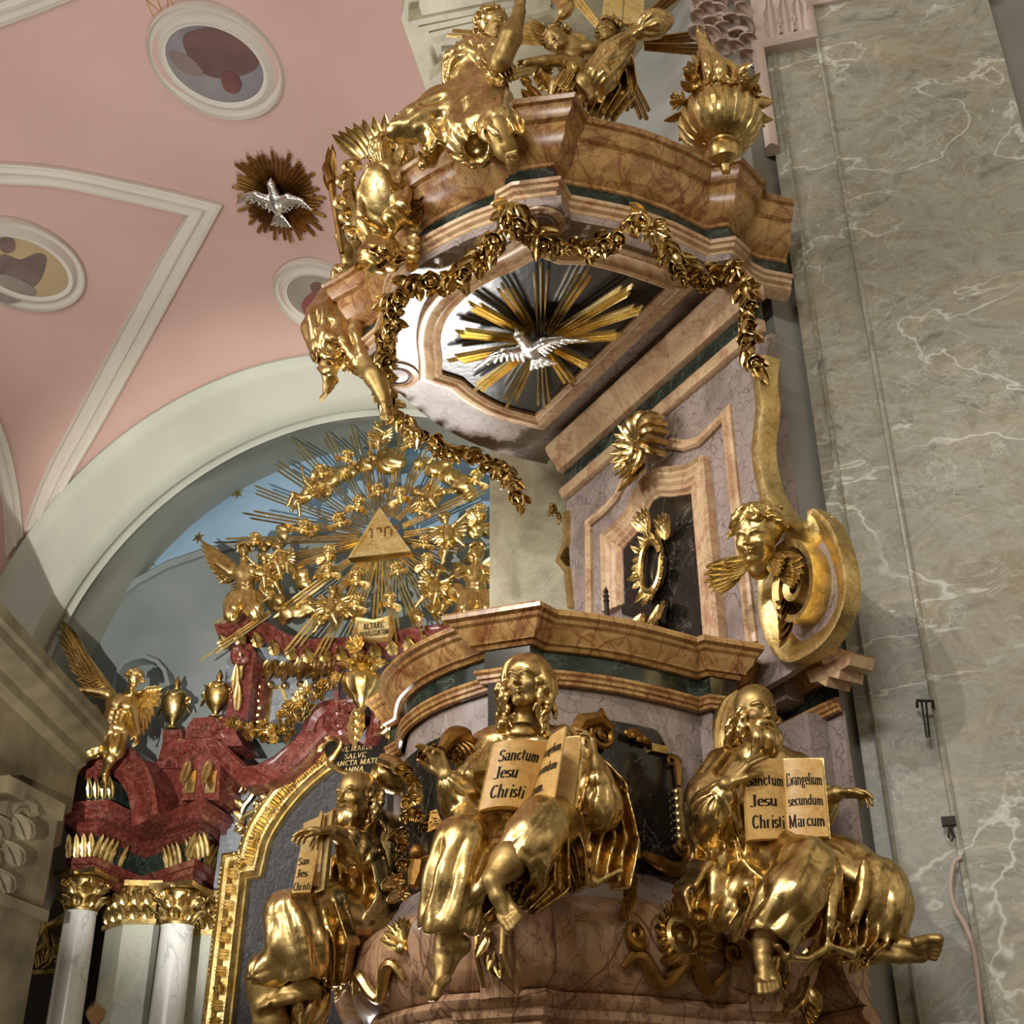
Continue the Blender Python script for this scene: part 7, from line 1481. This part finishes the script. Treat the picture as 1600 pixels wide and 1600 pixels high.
# ---- cartouche on the front of the canopy
ct = thing('canopy_cartouche', 'gilded rocaille cartouche with smooth oval shield and spiky crest on the canopy front', 'cartouche'); YC = 5.42
C = Clay(.006, .02); C.ell(H(590, 318, YC), (.115, .05, .22), np.array([nrmv(_R+ZV*.05), nrmv(_F), nrmv(_U)]), .03); C.cap([H(p[0], p[1], YC-.02) for p in ((578, 262), (562, 300), (564, 350), (580, 376), (604, 378), (618, 350), (620, 300), (606, 262), (578, 262))], .024, .02)
C.cap([H(605, 262, YC), H(590, 235, YC), H(600, 215, YC), H(625, 222, YC), H(635, 245, YC), H(628, 280, YC), H(618, 300, YC)], [.05, .06, .05, .045, .045, .04, .03], .03, flute=(6, .014, 3, 0)); C.cap([H(636, 300, YC-.03), H(628, 325, YC-.05), H(612, 342, YC-.05), H(640, 350, YC)], [.03, .045, .05, .02], .03)
C.ell(H(596, 400, YC), (.13, .08, .11), None, .04); C.post = foldnoise(nrmv(_R+ZV), ZV, .09, .006, 2, .3); C.build('shield', 'gold', ct)
mb = MB(); rnd = random.Random(15)
for k in range(9): blade(mb, H(590-6*k+24, 232+2*k, YC-.02), nrmv(ZV*1+_R*(.35-.18*k)), -_F, .22, .035, .9, 0)
for k in range(3): tube(mb, smooth_path([H(590-12*k, 225, YC), H(578-13*k, 205+4*k, YC), H(568-13*k, 196+6*k, YC), H(562-12*k, 206+4*k, YC)], 4), [.028, .024, .016, .006], 7)
for k in range(12): t = k/11; blade(mb, H(645-10*t, 262+150*t, YC), nrmv(_R*1-ZV*.7), -_F, .13, .03, 1.2, 2)
for k in range(16): blade(mb, H(575+3.4*k+rnd.uniform(-3, 3), 385+rnd.uniform(-10, 25), YC-.04), nrmv(-ZV+_R*rnd.uniform(-1, 1)), -_F, .15, .03, 1.2, 3)
for (x, y, a) in ((548, 262, 0), (540, 285, 1), (538, 318, 2), (556, 300, 3), (620, 395, 4), (545, 340, 1)): tube(mb, spiral(H(x, y, YC+.03), _R, ZV, .05, 1.3, a), [.024, .014], 6)
tube(mb, smooth_path([H(558, 250, YC), H(545, 290, YC), H(552, 330, YC), H(565, 372, YC)], 4), [.012, .03, .035, .014], 7)
for k in range(4): blade(mb, H(556, 280+26*k, YC), nrmv(-_R+ZV*(.4-.3*k)), -_F, .09, .03, 1.2, 3)
mb.build('rocaille_leaf', 'gold', ct)

# ---- urn on the right corner of the canopy
ur = thing('canopy_urn', 'gilded fluted urn heaped with flowers and flames on the right corner of the canopy', 'urn'); P = H(1132, 250, 5.32)
mb = MB(); lathe(mb, P-ZV*.05, [(.0, -.04), (.02, -.04), (.03, 0), (.085, .03), (.105, .08), (.10, .12), (.08, .15), (.085, .16), (.15, .19), (.20, .25), (.22, .33), (.21, .42), (.18, .48), (.0, .50)], 40, (.0, .0, 1)); mb.build('bowl', 'gold', ur)
mb = MB()
for i in range(20): a = 2*math.pi*i/20; e = V3(math.cos(a), math.sin(a), 0); tube(mb, [P+e*.09+ZV*.12, P+e*.165+ZV*.17, P+e*.218+ZV*.27, P+e*.215+ZV*.33], [.010, .02, .024, .012], 6)
mb.build('fluting', 'gold_flat', ur)
mb = MB(); rnd = random.Random(18)
for i in range(26): a = rnd.uniform(0, 2*math.pi); e = V3(math.cos(a), math.sin(a), 0); q = P+e*rnd.uniform(.12, .23)+ZV*rnd.uniform(.38, .56); rose(mb, q, e+ZV*rnd.uniform(-.3, .8), rnd.uniform(.04, .07), rnd, rnd.randint(0, 1))
for i in range(22): a = rnd.uniform(0, 2*math.pi); e = V3(math.cos(a), math.sin(a), 0); blade(mb, P+e*.19+ZV*rnd.uniform(.34, .5), e-ZV*rnd.uniform(-.2, 1), e, .13, .03, .9, 3)
mb.build('flowers', 'gold', ur); C = Clay(.006, .02)
for i in range(9): a = i*2.4; e = V3(math.cos(a), math.sin(a), 0); C.cap(smooth_path([P+e*.08+ZV*.48, P+e*.12+ZV*.62, P+e*.05-_R*.04+ZV*(.74+.05*(i % 4)), P-_R*.05+e*.07+ZV*(.82+.06*(i % 4))], 3), [.042, .034, .026, .006], .01)
C.build('flame', 'gold', ur)

# ---- roses and leaves hung along the edge of the canopy
def flora(name, label, pts3, wid, seed, n_per=1.0, leafdir=-ZV):
    g = thing(name, label, 'garland', 'gilded garlands under the canopy'); rnd = random.Random(seed); path = smooth_path(pts3, 7); mb = MB(); mr = []
    acc = 0
    for i in range(len(path)-1):
        p = path[i]; seg = np.linalg.norm(path[i+1]-p); acc += seg; d = nrmv(path[i+1]-p); w = wid*(.6+.4*math.sin(i*.9))
        for j in range(1 if i % 3 else 2): o = nrmv((rnd.uniform(-1, 1), rnd.uniform(-1, 1), rnd.uniform(-1, .3))); blade(mb, p+o*w*.4, nrmv(o+d*.6), -ZV-_F*.5, rnd.uniform(.08, .12), .030, .9, 3, .3, 5)
        if acc > .10: acc = 0; o = nrmv((rnd.uniform(-1, 1), rnd.uniform(-1, .2), rnd.uniform(-1, .1))); mr.append((p+o*w*.5-ZV*.02, nrmv(o*.5-ZV*.7-_F*.5), rnd.uniform(.055, .082), rnd.randint(0, 2)))
    tube(mb, path, .016, 6); mb.build('foliage', 'gold', g)
    for q, nn, r, k in mr: m_ = MB(); rose(m_, q, nn, r, rnd, 0 if k < 2 else 1); m_.build('rose', 'gold', g)
    return g
zz = lambda x, y, z=6.20: onz(x, y, z)
flora('flower_garland', 'gilded rose garland swagged from the front canopy corner toward the cartouche', [zz(800, 318), zz(790, 350), zz(764, 384), zz(728, 418), zz(690, 438), zz(655, 436), zz(630, 442)], .07, 1)
flora('flower_garland', 'gilded rose garland swagged under the right front edge of the canopy', [zz(806, 318), zz(828, 356), zz(868, 382), zz(915, 385), zz(962, 368), zz(1005, 332)], .07, 2)
flora('flower_garland', 'gilded rose garland between the small bow and the right corner of the canopy', [zz(1005, 335), zz(1035, 378), zz(1060, 412), zz(1090, 430), zz(1125, 422), zz(1158, 418)], .06, 3)
e0 = zz(1160, 420); flora('flower_garland', 'gilded drop of leaves hanging at the right rear corner of the canopy', [H(1160, 430, e0[1]), H(1166, 470, e0[1]), H(1162, 505, e0[1]), H(1172, 540, e0[1]), H(1180, 578, e0[1]+.05)], .045, 4)
flora('flower_garland', 'gilded garland of roses hanging down the left edge of the canopy beside the angel', [zz(626, 445), zz(612, 480), zz(608, 520), zz(602, 560), zz(600, 600), zz(618, 640)], .06, 5)
e1 = zz(742, 705); flora('flower_garland', 'darker leafy garland trailing along the rear left edge of the canopy and hanging below it', [zz(618, 640), zz(648, 668), zz(690, 692), zz(735, 708), H(775, 724, e1[1]+.1), H(800, 745, e1[1]+.1), H(818, 790, e1[1]+.1)], .06, 6)

# ---- group on top: two putti with tablets and straight rays
YT = 5.75
p1 = thing('tablet_putto', 'gilded putto with open mouth and outstretched arm on top of the canopy', 'putto'); C = Clay(.0055, .012)
head(C, H(868, 62, YT-.1), nrmv((-.35, -.8, -.45)), nrmv(ZV-_R*.4), .17, fat=1.15, mouth=.05); C.ell(H(890, 88, YT), (.09, .08, .10), np.array([nrmv(_R-ZV*.3), _F, nrmv(ZV+_R*.3)]), .04); C.ell(H(900, 112, YT-.02), (.09, .085, .10), None, .05)
C.cap([H(878, 94, YT-.04), H(850, 96, YT-.1), H(822, 98, YT-.12)], [.045, .036, .026], .02); hand(C, H(822, 98, YT-.12), -_R, -ZV, .09, 1, (1, 1, 1, 1)); C.cap([H(900, 76, YT-.04), H(920, 75, YT-.05), H(940, 70, YT-.02)], [.042, .036, .026], .02)
C.cap([H(904, 120, YT-.03), H(912, 128, YT-.14), H(925, 152, YT-.1)], [.06, .048, .03], .03); C.cap([H(888, 122, YT-.02), H(870, 134, YT-.10), H(862, 156, YT-.05)], [.06, .048, .03], .03); C.build('body', 'gold_matte', p1)
C = Clay(.006, .01); rnd = random.Random(31); curls(C, lock(H(872, 56, YT-.06), .075, 0, rnd, (.2, .2, .2)), 30, rnd, .012, .06); C.build('hair', 'gold_matte', p1)
mb = MB()
for j in range(7): blade(mb, H(880, 76, YT+.1), nrmv(H(836+3*j, 40+6*j, YT+.05)-H(880, 76, YT+.1)), -_F, .30-.02*j, .035, .3, 0)
mb.build('wing', 'gold', p1); C = Clay(.007, .02); C.cap([H(888, 96, YT-.08), H(894, 108, YT-.12), H(884, 135, YT-.12)], [.02, .04, .02], flute=(5, .01, 1, 0)); C.sheet([H(890, 118, YT-.15), H(880, 135, YT-.15), H(870, 150, YT-.12)], [.05, .05, .03], -_F, .012, waves=(3, .02, 0, 0)); C.build('drapery', 'gold', p1)
p2 = thing('tablet_putto', 'gilded curly-haired putto seen in profile beside the tablets on top of the canopy', 'putto'); C = Clay(.0055, .012)
head(C, H(946, 52, YT), nrmv((-.8, -.6, -.2)), ZV, .17, fat=1.15); C.ell(H(955, 88, YT+.08), (.10, .09, .12), None, .04); C.cap([H(962, 80, YT), H(975, 68, YT-.05), H(985, 52, YT-.08)], [.045, .036, .026], .02); hand(C, H(985, 52, YT-.08), nrmv(ZV+_R*.2), -_F, .09, 1); C.cap([H(938, 80, YT), H(915, 72, YT-.02), H(898, 74, YT-.04)], [.042, .034, .026], .02); C.build('body', 'gold_matte', p2)
C = Clay(.006, .01); curls(C, lock(H(952, 48, YT+.03), .08, 0, rnd, (.3, .1, .3)), 44, rnd, .013, .06); C.build('hair', 'gold_matte', p2)
C = Clay(.007, .02); C.cap([H(985, 60, YT-.05), H(955, 90, YT-.1), H(935, 125, YT-.08), H(925, 150, YT-.05)], [.05, .09, .10, .06], flute=(7, .02, 1.5, 0)); C.sheet([H(950, 100, YT), H(955, 140, YT), H(935, 178, YT)], [.14, .14, .10], -_F, .02, waves=(5, .04, 0, .5)); C.cap([H(1000, 50, YT-.1), H(1020, 38, YT-.12), H(1038, 32, YT-.1)], [.05, .08, .06], .03, flute=(6, .02, 1, 0)); C.cap([H(985, 60, YT-.08), H(1000, 52, YT-.1)], [.04, .05], .02); C.build('drapery', 'gold', p2)
tb = thing('law_tablets', 'pair of dull gilded tablets at the top edge above the canopy putti', 'tablets'); mb = MB(); TP = Plane(H(972, 20, YT+.12), nrmv(_R-ZV*.1), nrmv(ZV+_R*.1), nrmv(np.cross(nrmv(_R-ZV*.1), nrmv(ZV+_R*.1)))*1.0)
TP = Plane(TP.O, TP.e1, TP.e2, TP.n if TP.n@_F < 0 else -TP.n)
slab(mb, TP, [(-.13, -.10), (.0, -.10), (.0, .30), (-.05, .36), (-.11, .33), (-.13, .28)], -.03, 0); mb.build('left_tablet', 'gold_flat', tb); mb = MB(); slab(mb, TP, [(.01, -.10), (.14, -.10), (.14, .28), (.12, .33), (.06, .36), (.01, .30)], -.03, 0); mb.build('right_tablet', 'gold_flat', tb)
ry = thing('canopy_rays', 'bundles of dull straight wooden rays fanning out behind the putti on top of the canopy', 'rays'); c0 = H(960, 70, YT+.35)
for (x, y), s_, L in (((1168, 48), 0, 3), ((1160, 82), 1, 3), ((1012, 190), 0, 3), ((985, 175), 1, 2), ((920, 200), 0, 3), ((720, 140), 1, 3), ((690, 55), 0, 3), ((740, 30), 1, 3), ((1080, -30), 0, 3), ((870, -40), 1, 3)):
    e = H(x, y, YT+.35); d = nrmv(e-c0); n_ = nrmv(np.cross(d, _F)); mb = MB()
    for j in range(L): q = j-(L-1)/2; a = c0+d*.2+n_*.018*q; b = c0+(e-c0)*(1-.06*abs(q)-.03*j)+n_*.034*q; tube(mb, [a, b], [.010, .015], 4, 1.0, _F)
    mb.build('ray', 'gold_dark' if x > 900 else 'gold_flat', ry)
lf = MB(); rnd = random.Random(41)
for k in range(9): P = H(868+rnd.uniform(-28, 50), 150+rnd.uniform(-14, 30), YT-.05); blade(lf, P, nrmv((rnd.uniform(-1, 1), -.2, rnd.uniform(-.5, 1))), -_F, .18, .035, 1.2, 0)
for k in range(8): P = H(838+rnd.uniform(-8, 14), 110+5*k, YT); blade(lf, P, nrmv((rnd.uniform(-1, 1), -.2, rnd.uniform(-1, 1))), -_F, .12, .035, 1.2, 0)
single(lf, 'leaf_cluster', 'gold', 'tangle of gilded leaves and cloth ends at the feet of the upper putti', 'ornament')
gs = MB(); tube(gs, smooth_path([H(862, -10, YT-.1), H(884, 8, YT-.1), H(880, 22, YT-.1), H(868, 34, YT-.08)], 4), [.03, .06, .04, .01], 8); single(gs, 'drapery_end', 'gold', 'shell-like gilded drapery end at the top edge above the open-mouthed putto', 'ornament')

# ---- winged head on the volute of the back panel, ornaments of the left side
P = BACK.pt(*BACK.hit(1184, 840, .2), .2); bm = Matrix(((-TV[0], NV[0], 0), (-TV[1], NV[1], 0), (0, 0, 1))).to_4x4()
for o_ in [ch0]:
    c2 = dup(o_, Matrix.Translation(Vector(P.tolist())) @ bm @ Matrix.Rotation(-.35, 4, 'Z') @ Matrix.Rotation(-.30, 4, 'X') @ Matrix.Rotation(.22, 4, 'Y') @ Matrix.Scale(.27, 4), 'large gilded winged child head on the volute of the back panel beside the spiral'); c2['group'] = ''; del c2['group']
dr = thing('flower_swag', 'gilded string of flowers and shells hanging left of the central figure along the dark panel', 'ornament'); rnd = random.Random(51); mb = MB()
for (x, y) in ((640, 1205), (646, 1225), (640, 1250), (634, 1275), (628, 1300), (626, 1325), (630, 1350), (620, 1375), (628, 1395)):
    P = H(x, y, 5.62); rose(mb, P, -_F+_R*rnd.uniform(-.4, .4), .04, rnd, rnd.randint(0, 1)); [blade(mb, P, nrmv((rnd.uniform(-1, 1), -.3, rnd.uniform(-1, .3))), -_F, .10, .026, .9, 3) for _ in range(2)]
mb.build('string', 'gold', dr); mb = MB(); lathe(mb, H(590, 1210, 6.15), [(.035, 0), (.05, -.02), (.06, -.01), (.075, .05), (.08, .12), (.05, .16), (0, .16)], 20, nrmv(_R*.8-ZV*.3+_F*.5)); tube(mb, smooth_path([H(598, 1186, 6.1), H(622, 1196, 6.0), H(640, 1220, 5.8)], 4), [.03, .035, .02], 8); mb.build('volute', 'gold', dr)
dr = thing('flower_swag', 'gilded cluster of flowers raised in the hand of the central figure', 'flowers'); mb = MB(); tube(mb, smooth_path([H(690, 1172, 4.85), H(706, 1152, 4.9), H(724, 1152, 4.95), H(732, 1180, 5.0)], 4), [.02, .04, .04, .02], 8)
for k in range(16): P = H(650+rnd.uniform(0, 70), 1180+rnd.uniform(-22, 20)*(.5), 4.95+rnd.uniform(-.05, .1)); rose(mb, P, -_F, .03, rnd, k % 2)
for k in range(5): blade(mb, H(704+6*k, 1168-2*k, 4.9), nrmv(_R*.5-ZV+_R*(.2*k)), -_F, .07, .018, 1, 0)
mb.build('blossoms', 'gold_dark', dr)
dr = thing('panel_relief', 'small gilded relief pieces on the dark left panel beside the knee of the central figure', 'ornament')
for (x, y), k in (((665, 1285), 0), ((655, 1350), 1)):
    mb = MB(); Pl = [H(x+rnd.uniform(-14, 18), y+rnd.uniform(-12, 12), 5.42) for _ in range(8)]
    for P in Pl: rose(mb, P, -_F, .03, rnd, rnd.randint(0, 1))
    if k: ball(mb, H(652, 1332, 5.40), .035); tube(mb, [H(654, 1345, 5.4), H(650, 1365, 5.4), H(644, 1385, 5.38)], [.03, .035, .018], 7); tube(mb, [H(656, 1345, 5.4), H(672, 1340, 5.38)], [.02, .012], 6)
    else: page(mb, H(668, 1300, 5.4), H(692, 1290, 5.4), H(682, 1264, 5.4), H(672, 1268, 5.4), 0, .02)
    mb.build('relief', 'gold_dark', dr)
# corner consoles with gilded scrolls at the right end of the bowl
dr = thing('bowl_scroll', 'gilded curling band hanging below the right figure at the end of the bowl', 'ornament'); mb = MB()
tube(mb, smooth_path([H(1262, 1522, 5.2), H(1276, 1500, 5.2), H(1268, 1485, 5.2), H(1254, 1492, 5.2)], 4), [.012, .02, .02, .01], 7); tube(mb, smooth_path([H(1204, 1588, 5.1), H(1228, 1582, 5.12), H(1248, 1562, 5.16), H(1258, 1530, 5.2)], 4), [.014, .03, .034, .03], 8, .5); [blade(mb, H(1264, 1545+8*k, 5.2), nrmv(-ZV+_R*(.4-.2*k)), -_F, .10, .028, .8, 3) for k in range(4)]; mb.build('band', 'gold', dr)

# ---- fittings on the pilaster
wb_ = MB(); Pp = PIL.hit(1440, 1100, .03)
tube(wb_, [PIL.pt(Pp[0]-.02, Pp[1], 0), PIL.pt(Pp[0]-.02, Pp[1], .08), PIL.pt(Pp[0]+.05, Pp[1]-.01, .08), PIL.pt(Pp[0]+.05, Pp[1]-.01, 0)], .008, 5); q = PIL.hit(1448, 1152, .05); tube(wb_, [PIL.pt(Pp[0]-.0, Pp[1], .05), PIL.pt(q[0], q[1], .05), PIL.pt(q[0]+.012, q[1], .05), PIL.pt(Pp[0]+.02, Pp[1], .05)], .005, 5)
single(wb_, 'wall_bracket', 'iron', 'small dark iron bracket with a narrow loop on the marble pilaster, upper one', 'bracket')
hk = MB(); q = PIL.hit(1482, 1285, .0); box(hk, PIL.off(0), q[0]-.03, q[0]+.03, q[1]-.02, q[1]+.02, 0, .03); tube(hk, [PIL.pt(q[0]+.0, q[1]-.02, .02), PIL.pt(q[0]-.012, q[1]-.07, .02), PIL.pt(q[0]+.0, q[1]-.09, .02), PIL.pt(q[0]+.012, q[1]-.07, .02), PIL.pt(q[0], q[1]-.02, .02)], .005, 5); single(hk, 'wall_hook', 'iron', 'little metal plate with a hanging ring on the pilaster, between bracket and cable', 'hook')
cb = MB(); tube(cb, smooth_path([PIL.pt(*PIL.hit(x, y), .02) for x, y in ((1502, 1341), (1490, 1352), (1485, 1390), (1492, 1420), (1506, 1444), (1518, 1475), (1526, 1520), (1534, 1600), (1538, 1640))], 4), .011, 7); single(cb, 'wall_cable', 'capital', 'pale grey cable bulging out of a hole and running down the marble pilaster', 'cable')
finish()
